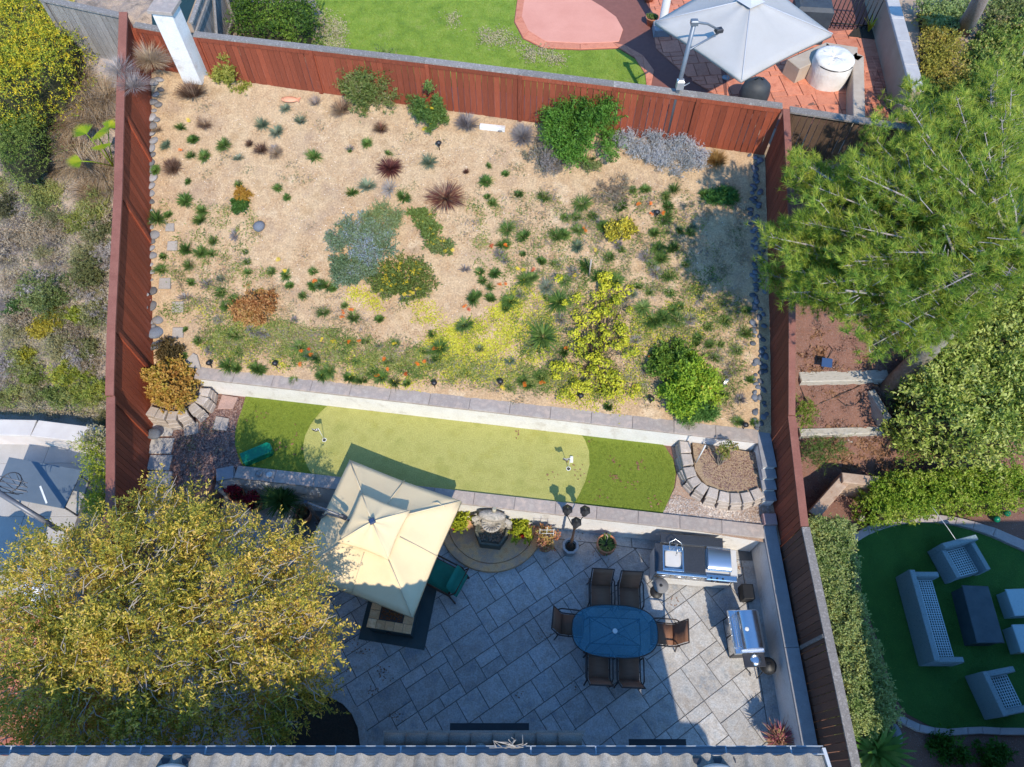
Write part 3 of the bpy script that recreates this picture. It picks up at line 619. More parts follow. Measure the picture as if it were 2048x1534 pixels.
# green cushioned lounge chair
GRC=M('green_cushion',[(.01,.16,.11),(.015,.20,.14)],6,.8,.3,60); BRN=M('brown_frame',[(.06,.03,.02),(.09,.05,.03)],6,.6)
p=W(884,1152,.45); t=thing('lounge_chair','patio chair with green cushion and brown frame beside the tan umbrella','chair',(p.x,p.y,0),R(63))
def cushion(c,d,M4=None):
    mb=MB(); nx,ny=8,8; vs=[]
    for s in (1,-1):
        for j in range(ny+1):
            for i in range(nx+1):
                a=i/nx*2-1; b=j/ny*2-1; h=(1-a**4)*(1-b**4); vs.append(Vector((a*d[0]/2*(1-.04*b*b),b*d[1]/2*(1-.04*a*a),s*d[2]/2*h**.4)))
    n=(nx+1)*(ny+1); fs=[]
    for j in range(ny):
        for i in range(nx):
            q=j*(nx+1)+i; fs.append((q,q+1,q+nx+2,q+nx+1)); fs.append((n+q,n+q+nx+1,n+q+nx+2,n+q+1))
    T=Matrix.Translation(c)@(M4 if M4 else Matrix()); mb.add([T@v for v in vs],fs,True); return mb
cushion((0,.0,.46),(.60,.66,.12)).build('seat_cushion',GRC,t)
cushion((0,-.42,.72),(.58,.58,.11),Matrix.Rotation(R(64),4,'X')).build('back_cushion',GRC,t)
for s in (-1,1):
    mb=MB(); mb.tube([(s*.34,.34,0),(s*.34,.34,.62),(s*.34,-.36,.64)],.02,6); mb.build('armrest',BRN,t)
    mb=MB(); mb.tube([(s*.34,-.36,.64),(s*.33,-.5,0)],.02,6); mb.build('leg',BRN,t)
mb=MB(); mb.box((0,0,.38),(.66,.7,.04)); mb.build('seat_frame',BRN,t)
mb=MB(); mb.tube([(-.31,-.36,.42),(-.31,-.56,1.0),(.31,-.56,1.0),(.31,-.36,.42)],.018,6); mb.build('back_frame',BRN,t)
# ---------------- dining table ----------------
m_,t_,b_=_nt('table_glass'); b_.inputs['Base Color'].default_value=(.08,.25,.33,1); b_.inputs['Roughness'].default_value=.06; b_.inputs['Specular IOR Level'].default_value=.6
tr=t_.nodes.new('ShaderNodeBsdfTransparent'); tr.inputs[0].default_value=(.66,.88,.95,1); mx=t_.nodes.new('ShaderNodeMixShader'); mx.inputs[0].default_value=.30
L(t_,tr.outputs[0],mx.inputs[1]); L(t_,b_.outputs[0],mx.inputs[2]); L(t_,mx.outputs[0],t_.nodes['Material Output'].inputs[0]); GLASS=m_
DFR=M('dark_bronze_frame',[(.035,.025,.022),(.05,.035,.03)],8,.5,0,5)
p=W(1230,1262,.72); ta=R(-2.5); t=thing('dining_table','oval glass patio dining table with dark rim and a white centre cap','table',(p.x,p.y,0),ta)
def stad(Lx,Ly,n=14):
    r=Ly*.5; k=.86; o=[]
    for i in range(4*n):
        a=2*math.pi*i/(4*n); c,s=math.cos(a),math.sin(a); e=2/2.7
        o.append((Lx/2*abs(c)**e*(1 if c>0 else -1),Ly/2*abs(s)**e*(1 if s>0 else -1)))
    return o
mb=MB(); mb.prism(stad(1.86,1.10),.712,.720); mb.build('glass_top',GLASS,t)
st_=stad(1.88,1.12); mb=MB(); mb.tube([(x,y,.715) for x,y in st_]+[(st_[0][0],st_[0][1],.715)],.013,6,False); mb.build('rim',DFR,t)
for sx in (-1,1):
    for sy in (-1,1): mb=MB(); mb.tube([(sx*.55,sy*.28,.69),(sx*.62,sy*.36,0)],.022,6); mb.build('leg',DFR,t)
for pts in ([(-.55,-.28,.69),(.55,-.28,.69)],[(-.55,.28,.69),(.55,.28,.69)],[(-.55,-.28,.69),(-.55,.28,.69)],[(.55,-.28,.69),(.55,.28,.69)],[(-.55,-.28,.68),(.55,.28,.68)],[(-.55,.28,.68),(.55,-.28,.68)]):
    mb=MB(); mb.tube(pts,.012,5); mb.build('under_rail',DFR,t)
WH=M('white_plastic',[(.75,.75,.72)],5,.5)
mb=MB(); mb.lathe((0,-.0,.72),[(.05,0),(.055,.006),(.05,.012),(.03,.012),(.028,.006),(.0,.006)],20); mb.build('centre_cap',WH,t)
SL=M('brown_sling_fabric',[(.20,.095,.055),(.24,.12,.07)],4,.85,.3,160,stretch=(1,12,1)); 
def dchair():
    t=thing('dining_chair','x','chair',(0,0,0))
    mb=MB()
    def slab(mb,pts,w,th=.012):
        vs=[];
        for y,z in pts: vs+= [(-w/2,y,z),(w/2,y,z)]
        n=len(pts); fs=[(2*i,2*i+1,2*i+3,2*i+2) for i in range(n-1)]; mb.add(vs,fs,True); return mb
    o=slab(MB(),[(.26,.40),(.22,.425),(.1,.42),(-.1,.40),(-.22,.40)],.44).build('seat',SL,t); o.modifiers.new('s','SOLIDIFY').thickness=.01
    o=slab(MB(),[(-.22,.40),(-.27,.46),(-.32,.62),(-.39,.86),(-.44,.96)],.44).build('backrest',SL,t); o.modifiers.new('s','SOLIDIFY').thickness=.01
    for s in (-1,1):
        x=s*.245
        mb=MB(); mb.tube([(x,.28,.41),(x,-.22,.39),(x,-.30,.52),(x,-.45,.98)],.014,6); mb.build('side_rail',DFR,t)
        mb=MB(); mb.tube([(s*.29,.24,.02),(s*.285,.22,.60),(s*.29,.12,.635),(s*.29,-.26,.62),(s*.26,-.33,.60)],.016,6); mb.build('armrest',DFR,t)
        mb=MB(); mb.tube([(s*.285,.22,.45),(s*.29,.24,0)],.016,6); mb.build('leg',DFR,t)
        mb=MB(); mb.tube([(s*.25,-.28,.50),(s*.28,-.34,0)],.016,6); mb.build('leg',DFR,t)
    mb=MB(); mb.tube([(-.245,-.45,.975),(.245,-.45,.975)],.014,6); mb.build('top_rail',DFR,t)
    mb=MB(); mb.tube([(-.245,.27,.40),(.245,.27,.40)],.012,6); mb.build('front_rail',DFR,t)
    mb=MB(); mb.tube([(-.26,-.05,.36),(.26,-.05,.36)],.012,6); mb.build('stretcher',DFR,t)
    return t
ch0=dchair(); grp='sling chairs around the oval glass table'
spots=[((1202,1190),R(180)-.05,'brown sling chair at the far side of the glass table, nearer the fire table umbrella'),
 ((1259,1195),R(180)-.05,'brown sling chair at the far side of the glass table, nearer the grill'),
 ((1197,1333),R(0)-.05,'brown sling chair at the near side of the glass table, nearer the big tree'),
 ((1258,1338),R(0)-.05,'brown sling chair at the near side of the glass table, nearer the fence'),
 ((1143,1250),R(-90)-.12,'brown sling chair in full shade at the left end of the glass table'),
 ((1326,1268),R(90)-.08,'sunlit orange-brown sling chair at the right end of the glass table')]
for i,((a,b),rz,lb) in enumerate(spots):
    q=W(a,b,.42); rz2=rz
    if i==0: ch0.location=(q.x,q.y,0); ch0.rotation_euler=(0,0,rz2); ch0['label']=lb; ch0['group']=grp
    else: copy_tree(ch0,(q.x,q.y,0),rz2,lb)
# ---------------- barbecue island ----------------
a=W(1311.5,1142.5,.9); b=W(1474,1157,.9); ia=math.atan2(b.y-a.y,b.x-a.x); Li=(b-a).length; t=thing('barbecue_island','stainless outdoor kitchen island with sink, dark granite counter and drop-in burner against the white wall','outdoor kitchen',(a.x,a.y,0),ia)
D=.66; CAB=M('island_panel',[(.55,.53,.50),(.62,.60,.57)],4,.5,.1,20)
mb=MB(); mb.box((Li/2,D/2,.43),(Li-.04,D-.04,.86),bev=.005); mb.build('cabinet',CAB,t)
mb=MB(); 
mb.box((.10,D/2-.0,.885),(.24,D,.04),bev=.006); mb.build('counter',GRAN,t)
mb=MB(); mb.box((Li*.475,D/2+.03,.885),(.52,D-.02,.042),bev=.006); mb.build('counter',GRAN,t)
mb=MB(); mb.box((Li/2-.1,D+.10,.99),(Li*.78,.22,.05),bev=.006); mb.build('rear_shelf',GRAN,t)
mb=MB(); mb.box((Li/2-.1,D+.02,.93),(Li*.78,.03,.10)); mb.build('splash_panel',STEEL,t)
mb=MB(); mb.box((Li-.06,D/2,.88),(.16,D-.02,.04),bev=.006); mb.build('counter',CAB,t)
# sink
x0,x1,y0,y1=.20,.60,.10,.50; mb=MB(); z=.915
mb.prism([(x0,y0-.06),(x1,y0-.06),(x1,y0),(x0,y0)],z-.02,z,bev=.004); mb.prism([(x0,y1),(x1,y1),(x1,y1+.12),(x0,y1+.12)],z-.02,z,bev=.004)
mb.prism([(x0-.04,y0-.06),(x0,y0-.06),(x0,y1+.12),(x0-.04,y1+.12)],z-.02,z,bev=.004); mb.prism([(x1,y0-.06),(x1+.04,y0-.06),(x1+.04,y1+.12),(x1,y1+.12)],z-.02,z,bev=.004)
sk_=mb.build('sink',STEEL,t)
mb=MB(); n=24; vs=[];
for (s,zz) in ((1,z-.003),(.96,z-.10),(.85,z-.155),(.2,z-.165)):
    for k in range(n):
        an=2*math.pi*k/n; c,q=math.cos(an),math.sin(an); e=.4; vs.append(((x0+x1)/2+(x1-x0)/2*s*abs(c)**e*(1 if c>0 else -1),(y0+y1)/2+(y1-y0)/2*s*abs(q)**e*(1 if q>0 else -1),zz))
mb.add(vs,[(r*n+k,r*n+(k+1)%n,(r+1)*n+(k+1)%n,(r+1)*n+k) for r in range(3) for k in range(n)]+[[3*n+k for k in range(n)]],True); mb.build('basin',STEEL,sk_)
mb=MB(); mb.lathe(((x0+x1)/2,(y0+y1)/2-.03,z-.164),[(.045,0),(.045,.006),(.03,.008),(.0,.004)],16); mb.build('drain',DSTEEL,sk_)
fx=(x0+x1)/2+.02; mb=MB(); mb.tube([(fx-.1,y1+.06,z),(fx-.1,y1+.06,z+.06)],.02,8); mb.tube([(fx+.12,y1+.06,z),(fx+.12,y1+.06,z+.06)],.02,8)
mb.tube([(fx,y1+.06,z),(fx,y1+.07,z+.26)]+[(fx,y1+.07-.11+.11*math.cos(q),z+.26+.11*math.sin(q)) for q in np.linspace(.3,math.pi,7)]+[(fx,y1-.16,z+.19)],.013,8)
mb.tube([(fx-.12,y1+.0,z+.1),(fx-.15,y1+.12,z+.24),(fx-.02,y1+.18,z+.3),(fx+.12,y1+.12,z+.24),(fx+.18,y1-.0,z+.1)],.009,6)
mb.build('faucet',STEEL,t)
# burner / grill section
gx0,gx1=Li*.635,Li*.935
mb=MB(); mb.box(((gx0+gx1)/2,D/2+.06,.93),(gx1-gx0,D-.12,.05),bev=.008); gb=mb.build('grill_box',STEEL,t)
mb=MB(); n=14; vs=[]
for k in range(n+1):
    an=math.pi*k/n; y=D/2+.06-(D/2-.09)*math.cos(an); zz=.955+.05*math.sin(an)**.7
    vs+= [(gx0+.015,y,zz),(gx1-.015,y,zz)]
mb.add(vs,[(2*i,2*i+1,2*i+3,2*i+2) for i in range(n)],True); mb.build('lid',M('brushed_lid',[(.80,.80,.80),(.72,.72,.73)],30,.34,0,10,metal=1,stretch=(1,20,1)),gb)
mb=MB(); mb.prism([(gx0-.02,-.09),(gx1+.12,-.09),(gx1+.12,.05),(gx0-.02,.05)],.86,.93,bev=.02); mb.build('control_panel',STEEL,t)
for i in range(3):
    for r_ in range(2):
        if r_ and i>1: continue
        mb=MB(); mb.lathe((gx0+.08+i*.13+(.02 if r_ else 0),-.05 if r_==0 else -.105,.93 if r_==0 else .885),[(.024,0),(.022,.02),(.008,.035),(0,.036)],12); mb.build('knob',BLACK,t)
for i,(xa,xb) in enumerate([(.03,.36),(.38,.72),(.74,1.06),(1.08,1.4),(1.42,1.74)]):
    if xb>Li: continue
    mb=MB(); mb.box(((xa+xb)/2,-.005,.66),(xb-xa,.03,.34),bev=.004); o=mb.build('drawer_front' if i%2 else 'door',STEEL,t)
    mb=MB(); mb.tube([(xa+.05,-.02,.80),(xa+.06,-.055,.80),(xb-.06,-.055,.80),(xb-.05,-.02,.80)],.009,6); mb.build('handle',STEEL,o)
mb=MB(); mb.box((Li/2,-.005,.25),(Li-.08,.025,.40),bev=.004); mb.build('kick_panel',CAB,t)
mb=MB(); mb.box((Li*.32,-.02,.90),(Li*.62,.05,.03),bev=.006); mb.build('counter_edge',STEEL,t)
# round grey side stool and its stand
p=W(1322,1171,.62); t=thing('bar_stool','small round grey side table at the left end of the outdoor kitchen','table',(p.x,p.y,0)); GR=M('grey_top',[(.16,.155,.15),(.20,.195,.19)],5,.7,.2,50)
mb=MB(); mb.lathe((0,0,.60),[(.17,0),(.175,.012),(.17,.025),(0,.027)],28); mb.build('round_top',GR,t)
mb=MB(); mb.tube([(0,0,0),(0,0,.6)],.025,8); mb.build('pole',BLACK,t); mb=MB(); mb.lathe((0,0,0),[(.15,0),(.14,.02),(.03,.04)],20); mb.build('foot',BLACK,t)
mb=MB(); mb.lathe((.0,.0,.626),[(.035,0),(.035,.012),(.02,.014),(0,.006)],12); mb.build('centre_hole_ring',BLACK,t)
# gas grill cart facing left
p=W(1510,1258,1.0); t=thing('gas_grill','stainless gas grill cart with blue sky reflected in its rounded lid, against the side wall','grill',(5.12,W(1500,1262,.9).y,0),R(2))
gy=.78
mb=MB(); mb.box((0,0,.42),(.52,gy+.05,.76),bev=.01); mb.build('cart_cabinet',DSTEEL,t)
mb=MB(); mb.box((-.28,0,.84),(.16,gy+.14,.10),bev=.015); cp=mb.build('control_panel',STEEL,t)
for i in range(6): mb=MB(); mb.lathe((0,0,0),[(.026,0),(.024,.025),(.01,.035),(0,.036)],12); o=mb.build('knob',STEEL,t); o.location=(-.345,-.32+i*.128,.86); o.rotation_euler=(0,-R(80),0)
mb=MB(); mb.box((.02,0,.84),(.50,gy+.12,.12),bev=.01); mb.build('firebox',STEEL,t)
mb=MB(); vs=[]; n=14
for k in range(n+1):
    an=math.pi*k/n; x=.03-.25*math.cos(an)*(1 if an<1.57 else 1.0); z=.90+.24*math.sin(an)**.75; vs+=[(x,-gy/2,z),(x,gy/2,z)]
mb.add(vs,[(2*i,2*i+1,2*i+3,2*i+2)[::-1] for i in range(n)],True)
b0=len(mb.v); mb.add([vs[2*i] for i in range(n+1)],[list(range(n+1))]); mb.add([vs[2*i+1] for i in range(n+1)],[list(range(n+1))[::-1]])
ld=mb.build('lid',STEEL,t)
mb=MB(); mb.tube([(-.24,-gy/2+.06,1.0),(-.30,-gy/2+.06,1.0),(-.30,gy/2-.06,1.0),(-.24,gy/2-.06,1.0)],.014,8); mb.build('handle',STEEL,ld)
mb=MB(); mb.lathe((-.10,-.0,1.137),[(.045,0),(.045,.008),(.034,.012),(0,.012)],20); mb.build('thermometer',WH,ld)
mb=MB(); mb.box((.02,-gy/2-.20,.86),(.46,.28,.03),bev=.008); sh=mb.build('side_shelf',DSTEEL,t)
mb=MB(); mb.lathe((.05,-gy/2-.20,.876),[(.12,0),(.12,.01),(.06,.02),(0,.02)],18); mb.build('side_burner',STEEL,sh)
for i in range(2): mb=MB(); mb.box((-.265,-.2+i*.4,.42),(.02,.36,.56),bev=.004); o=mb.build('door',STEEL,t); mb=MB(); mb.tube([(-.28,-.06+i*.12,.55),(-.30,-.06+i*.12,.55),(-.30,-.06+i*.12,.3),(-.28,-.06+i*.12,.3)],.008,6); mb.build('handle',STEEL,o)
for sx in(-.2,.2):
    for sy in (-.34,.34): mb=MB(); mb.lathe((sx,sy,0),[(.03,0),(.035,.02),(.03,.04)],10); mb.build('wheel',BLACK,t)
# black kettle grill / firepot
p=W(1537,1331,.62); t=thing('kettle_grill','small round black kettle grill between the gas grill and the side wall','grill',(p.x,p.y,0))
mb=MB(); mb.lathe((0,0,.42),[(.05,0),(.15,.05),(.18,.14),(.185,.16),(.17,.22),(.11,.28),(0.0,.30)],24); mb.build('kettle',BLACK,t)
mb=MB(); mb.tube([(-.04,0,.72),(-.04,0,.76),(.04,0,.76),(.04,0,.72)],.008,6); mb.build('handle',BLACK,t)
for k in range(3): a=2.1*k; mb=MB(); mb.tube([(.06*math.cos(a),.06*math.sin(a),.44),(.2*math.cos(a),.2*math.sin(a),0)],.011,5); mb.build('leg',BLACK,t)
mb=MB(); p=W(1490,1180,.35); mb.box((0,0,.18),(.26,.34,.36),bev=.015); o=mb.build('storage_box',BLACK,None); o.location=(W(1488,1186,.0).x,W(1488,1190,.0).y,0); tag(o,'small black box on the patio between the outdoor kitchen and the gas grill','box')
mb=MB(); mb.tube([W(1492,1337,.02),W(1502,1347,.05),W(1500,1352,.03)],.012,6); o=mb.build('metal_rod',DSTEEL,None); tag(o,'short dark metal rod lying on the sunlit paving','rod')
# ---------------- fountain ----------------
p=W(988,1070,.3); t=thing('wall_fountain','carved grey stone wall fountain with scroll sides and a pebble basin against the white wall','fountain',(W(986,1085,.1).x,YAf(W(986,1085,.1).x)-.05,.1),math.atan(YAf(1)-YAf(0)))
FST=M('fountain_stone',[(.28,.26,.23),(.42,.38,.32),(.20,.20,.17)],8,.9,.8,30,fine=(30,.25)); FDK=M('mossy_stone',[(.07,.08,.065),(.14,.14,.11)],8,.9,.6,30)
wf=.27
poly=[(-.40,0),(-.40,-.32),(-.24,-.62),(.24,-.62),(.40,-.32),(.40,0)]
mb=MB(); q=[Vector(a) for a in poly]; 
for i in range(6):
    a=q[i];b=q[(i+1)%6]; ci=Vector((0,-.28)); ai=a.lerp(ci,.16); bi=b.lerp(ci,.16); mb.prism([tuple(v) for v in (a,b,bi,ai)],0,.30,bev=.015)
mb.build('basin_rim',FDK,t); mb=MB(); mb.prism([tuple(v.lerp(Vector((0,-.28)),.15)) for v in q],0,.16); mb.build('basin_floor',FDK,t)
mb=MB(); rd=random.Random(4)
for i in range(150):
    x=rd.uniform(-.28,.28); y=rd.uniform(-.5,-.05); s=rd.uniform(.02,.04)
    if abs(x)<.30-.25*max(0,(-y-.3)): mb.lathe((x,y,.165),[(s,0),(s*.8,s*.45),(0,s*.6)],6)
o=mb.build('pebbles',M('dark_pebble',[(.06,.055,.05),(.20,.16,.12),(.03,.03,.035)],25,.5),t); o['kind']='stuff'
mb=MB(); mb.box((0,-.07,.45),(.62,.14,.9),bev=.03); mb.build('back_panel',FST,t)
mb=MB(); mb.lathe((0,-.10,.90),[(.30,-.05),(.32,0),(.28,.05),(.1,.09),(0,.10)],20,sy=.45); mb.build('arched_top',FST,t)
mb=MB(); mb.lathe((0,-.20,.52),[(.06,0),(.20,.10),(.24,.16),(.235,.18),(.18,.13),(0,.08)],22); o=mb.build('shell_bowl',FST,t)
for k in range(9):
    a=math.pi+math.pi*(k+.5)/9; mb=MB(); mb.tube([(.05*math.cos(a),-.20+.05*math.sin(a),.58),(.235*math.cos(a),-.20+.235*math.sin(a),.70)],.02,5); mb.build('shell_rib',FST,o)
for k in range(7):
    a=math.pi*(k+.5)/7; mb=MB(); mb.tube([(.06*math.cos(a),-.15,.74+.06*math.sin(a)),(.20*math.cos(a),-.17,.76+.16*math.sin(a))],.018,5); mb.build('carved_ray',FST,t)
for s in (-1,1):
    mb=MB(); mb.tube([(s*.30,-.12,.75),(s*.42,-.14,.62),(s*.43,-.15,.45),(s*.36,-.15,.36),(s*.32,-.15,.44),(s*.37,-.15,.50)],[.05,.07,.08,.07,.05,.03],8); mb.build('scroll',FST,t)
mb=MB(); mb.tube([(.04,-.02,.98),(.05,.02,1.07)],.05,8); mb.build('finial',M('pale_stone',[(.50,.46,.34)],5,.8),t)
# ---------------- lamp post in an octagonal planter ----------------
p=W(1141,1092,.38); t=thing('lamp_post','three-lantern black lamp post standing in a grey octagonal planter by the white wall','lamp post',(p.x,p.y,0))
GP=M('grey_planter',[(.27,.28,.29),(.34,.34,.34)],5,.85,.4,50)
mb=MB(); mb.lathe((0,0,0),[(.15,0),(.17,.04),(.16,.08),(.19,.36),(.205,.38),(.205,.42),(.15,.42),(.145,.34),(0,.34)],8,False); mb.build('planter',GP,t)
mb=MB(); mb.lathe((0,0,.34),[(.13,0),(0,.03)],8,False); mb.build('soil',MC['dark_soil'],t)
BRZ=M('bronze_pole',[(.07,.045,.03),(.11,.07,.045)],10,.5,.2,30,metal=.4)
mb=MB(); mb.lathe((0,0,.36),[(.07,0),(.07,.05),(.035,.10),(.03,.5),(.045,.53),(.03,.56),(.026,1.30),(.04,1.33),(.024,1.36),(.02,1.52)],10); mb.build('pole',BRZ,t)
def lantern(c,nm='lantern'):
    mb=MB(); mb.lathe(c,[(.05,-.20),(.07,-.17),(.045,-.15),(.085,.06)],6,False); o=mb.build(nm,BLACK,t)
    mb=MB(); mb.lathe(c,[(.125,.06),(.125,.075),(.055,.13),(.05,.135),(.03,.17),(0,.19)],6,False); mb.build('roof',BLACK,o)
    mb=MB(); mb.lathe((c[0],c[1],c[2]+.185),[(.012,0),(.018,.015),(.0,.035)],8); mb.build('finial',STEEL,o)
for (a,b) in ((1135,1018),(1170.5,1020)):
    q=W(a,b,2.0); c=(q.x-p.x,q.y-p.y,1.90); lantern(c); mb=MB(); mb.tube([(0,0,1.70),(c[0]*.4,c[1]*.4,1.62),(c[0]*.9,c[1]*.9,1.66),(c[0],c[1],1.74)],.011,6); mb.build('arm',BLACK,t)
q=W(1153,1043,2.1); lantern((q.x-p.x,q.y-p.y,1.98)); mb=MB(); mb.tube([(0,0,1.8),(q.x-p.x,q.y-p.y,1.82)],.02,6); mb.build('arm',BLACK,t)
# putting flags
FLG=M('flag_cloth',[(.02,.02,.02),(.7,.7,.7)],22,.8,pos=[.5,.56])
def flag(px,py,lb,side):
    p=W(px,py,ZG); t=thing('putting_flag',lb,'golf flag',(p.x,p.y,ZG),0,'putting flags on the green')
    mb=MB(); mb.tube([(0,0,0),(0,0,.64)],.007,6); mb.build('pole',WH,t)
    mb=MB(); mb.lathe((0,0,.004),[(.055,0),(.055,.006),(.04,.006),(.04,-.0),(0,-.0)],18); mb.build('cup',WH,t)
    mb=MB(); mb.lathe((0,0,.006),[(.038,0),(0,.001)],14); mb.build('hole',BLACK,t)
    n=5; vs=[]
    for i in range(n+1): vs+=[(side*.17*i/n,.015*math.sin(i*1.6),.62),(side*.17*i/n,.015*math.sin(i*1.6+.4),.48+.02*i/n)]
    mb=MB(); mb.add(vs,[(2*i,2*i+1,2*i+3,2*i+2) for i in range(n)],True); o=mb.build('flag',FLG,t); o.modifiers.new('s','SOLIDIFY').thickness=.003
flag(648.8,880,'small golf flag at the left, tree-shaded end of the putting green',-1)
flag(1137,937.5,'small golf flag at the right end of the putting green near the lantern shadow',-1)
mb=MB(); p=W(1143,920,ZG); mb.box((0,0,.03),(.07,.16,.06),-.05,bev=.012); o=mb.build('ball_return',WH,None); o.location=(p.x,p.y,ZG+.006); tag(o,'small white putting ball return next to the right golf flag','ball return')
# pole in the planter
p=W(1391,927,ZG+.3); mb=MB(); mb.tube([(0,0,0),(0,0,1.05)],.016,7); o=mb.build('white_pipe',WH,None); o.location=(p.x,p.y,ZG+.25); tag(o,'thin white pipe standing in the block planter at the right end of the turf','pipe')
# green tray and stones on turf edge
p=W(514,908,ZG+.15); t=thing('green_bin','glossy green plastic bin lying on the turf by the blue-shaded wall','bin',(p.x,p.y,ZG),R(27))
GPL=M('green_plastic',[(.005,.17,.09)],4,.25)
mb=MB(); mb.prism([(-.34,-.13),(.30,-.13),(.36,-.07),(.36,.07),(.30,.13),(-.34,.13)],0,.22,bev=.02); mb.build('body',GPL,t); mb=MB(); mb.prism([(-.36,-.15),(.31,-.15),(.38,-.08),(.38,.08),(.31,.15),(-.36,.15)],.222,.25,bev=.01); mb.build('lid',GPL,t)
for px,py,l in ((519,948,'dark carved cap ornament on the shaded wall top, left of the shell'),(539,950,'pale shell ornament on the shaded wall top')):
    p=W(px,py,ZA); mb=MB(); mb.lathe((0,0,0),[(.07,0),(.085,.03),(.05,.05),(.03,.035),(0,.04)],12); o=mb.build('wall_ornament',ROCKG if px<530 else M('shell_white',[(.6,.58,.54)],9,.6),None); o.location=(p.x,p.y,ZA+.002); tag(o,l,'ornament')
# terracotta fish
p=G(580,203); t=thing('fish_ornament','flat terracotta fish ornament lying at the foot of the back fence','ornament',(p.x,p.y,p.z+.05),-.05)
CL=M('fish_clay',[(.62,.27,.15),(.70,.33,.2)],6,.8)
mb=MB(); mb.lathe((0,0,0),[(.02,-.03),(.17,0),(.16,.03),(.09,.06),(0,.07)],20,sx=1.25,sy=.58); mb.build('body',CL,t)
mb=MB(); mb.prism([(.17,-.02),(.26,-.09),(.24,0),(.27,.08),(.17,.03)],-.01,.035,bev=.01); mb.build('tail',CL,t)
mb=MB(); mb.lathe((-.13,-.02,.045),[(.012,0),(0,.012)],8); mb.build('eye',BLACK,t)
# pots
def pot(px,py,z,r,h,lb,m=TERRA,sz=1):
    p=W(px,py,z); t=thing('plant_pot',lb,'pot plant',(p.x,p.y,0 if py<1300 and px>1020 or py>1150 else .1)); 
    mb=MB(); mb.lathe((0,0,0),[(r*.62,0),(r*.95,h*.55),(r*.98,h*.8),(r*.92,h*.9),(r,h*.92),(r,h),(r*.86,h),(r*.84,h*.84),(0,h*.84)],24); mb.build('pot',m,t); mb=MB(); mb.lathe((0,0,h*.845),[(r*.83,0),(0,.02)],20); mb.build('soil',MC['dark_soil'],t); return t
FG=FOL('pot_green',[(.07,.13,.02),(.14,.2,.05),(.25,.28,.12)])
t=pot(1213,1088,.45,.235,.5,'large terracotta pot with a low green succulent, right of the lamp post')
link('foliage',blademesh('rosette',70,.22,.035,.9,.5,.12,3),FG,t,(0,0,.42))
mb=MB(); mb.tube([(0,.05,.42),(.02,.12,.62),(-.03,.14,.72)],.01,5); mb.build('dry_stem',WOODT,t)
YF=FOL('yellow_green_leaf',[(.22,.30,.02),(.42,.46,.03),(.55,.55,.06)],.3); FLR=M('red_petal',[(.65,.03,.02)],5,.6)
for (px,py,l,fx) in ((918,1043,'bright yellow-green potted shrub left of the fountain, with a red flower',(-.1,-.2)),(1042,1056,'yellow-green potted shrub with red flower right of the fountain',(.02,-.22))):
    t=pot(px,py,.45,.17,.34,l,M('black_pot',[(.03,.03,.03)],5,.5)); o=link('foliage',bushmesh('potbush',.34,.34,.36,2200,.055,.03,14,px),YF,t,(0,0,.28))
    mb=MB(); rd=random.Random(px)
    for k in range(7): mb.lathe((fx[0]+rd.uniform(-.05,.05),fx[1]+rd.uniform(-.05,.05),.42+rd.uniform(-.03,.05)),[(.022,0),(.03,.012),(0,.02)],7)
    mb.build('red_flower',FLR,t)
t=pot(1092,1085,.45,.17,.36,'trellised pot plant with pink leaves between the fountain and the lamp post')
PK=FOL('pink_leaf',[(.45,.16,.08),(.62,.30,.18),(.5,.38,.12),(.35,.3,.08)],.3)
link('foliage',bushmesh('pinkbush',.40,.40,.62,1500,.06,.035,16,9,.3),PK,t,(0,0,.3))
TW=M('white_wire',[(.7,.7,.68)],5,.5)
for x in (-.16,0,.16): mb=MB(); mb.tube([(x,.08,.3),(x,.10,1.15 if x else 1.25)],.007,5); mb.build('trellis_rod',TW,t)
for z in (.6,.85,1.1): mb=MB(); mb.tube([(-.17,.09,z),(.17,.09,z)],.006,5); mb.build('trellis_rod',TW,t)
# shaded pots left of umbrella
t=pot(607,1028,.4,.19,.34,'terracotta pot with reddish plant between the spiky grass and the tan umbrella'); link('foliage',bushmesh('b',.2,.2,.25,350,.06,.03,10,2),FOL('red_green',[(.12,.05,.03),(.15,.16,.05),(.3,.08,.05)]),t,(0,0,.3))
t=pot(565,1005,.4,.2,.34,'dark pot of long green spiky grass in the shade left of the umbrella',M('black_pot',[(.03,.03,.03)],5,.5)); link('foliage',blademesh('sp',420,.62,.018,.75,.45,.08,5),FOL('deep_green',[(.02,.06,.015),(.05,.12,.025),(.09,.17,.04)]),t,(0,0,.3))
t=pot(470,985,.5,.2,.34,'shaded pot of crimson flowers by the stepping wall end'); link('foliage',bushmesh('b2',.25,.25,.35,500,.06,.035,12,4),FOL('crimson_leaf',[(.03,.06,.02),(.25,.01,.03),(.35,.015,.04)]),t,(0,0,.3))
t=pot(505,1003,.5,.2,.34,'shaded pot of dark red flowers left of the spiky grass'); link('foliage',bushmesh('b3',.25,.25,.35,500,.06,.035,12,6),FOL('crimson_leaf',[(.03,.06,.02)]),t,(0,0,.3))
t=pot(1560,1480,.5,.17,.4,'pot of pink-purple spiky leaves at the foot of the side wall near the roof'); link('foliage',blademesh('pp',260,.42,.025,.7,.4,.06,8),FOL('magenta_leaf',[(.10,.02,.05),(.30,.05,.12),(.45,.2,.15),(.5,.4,.2)]),t,(0,0,.38))
link('flowers',bushmesh('b5',.22,.22,.3,240,.04,.03,12,7),FOL('magenta_leaf',[(.3,.05,.12)]),t,(-.05,.05,.5))
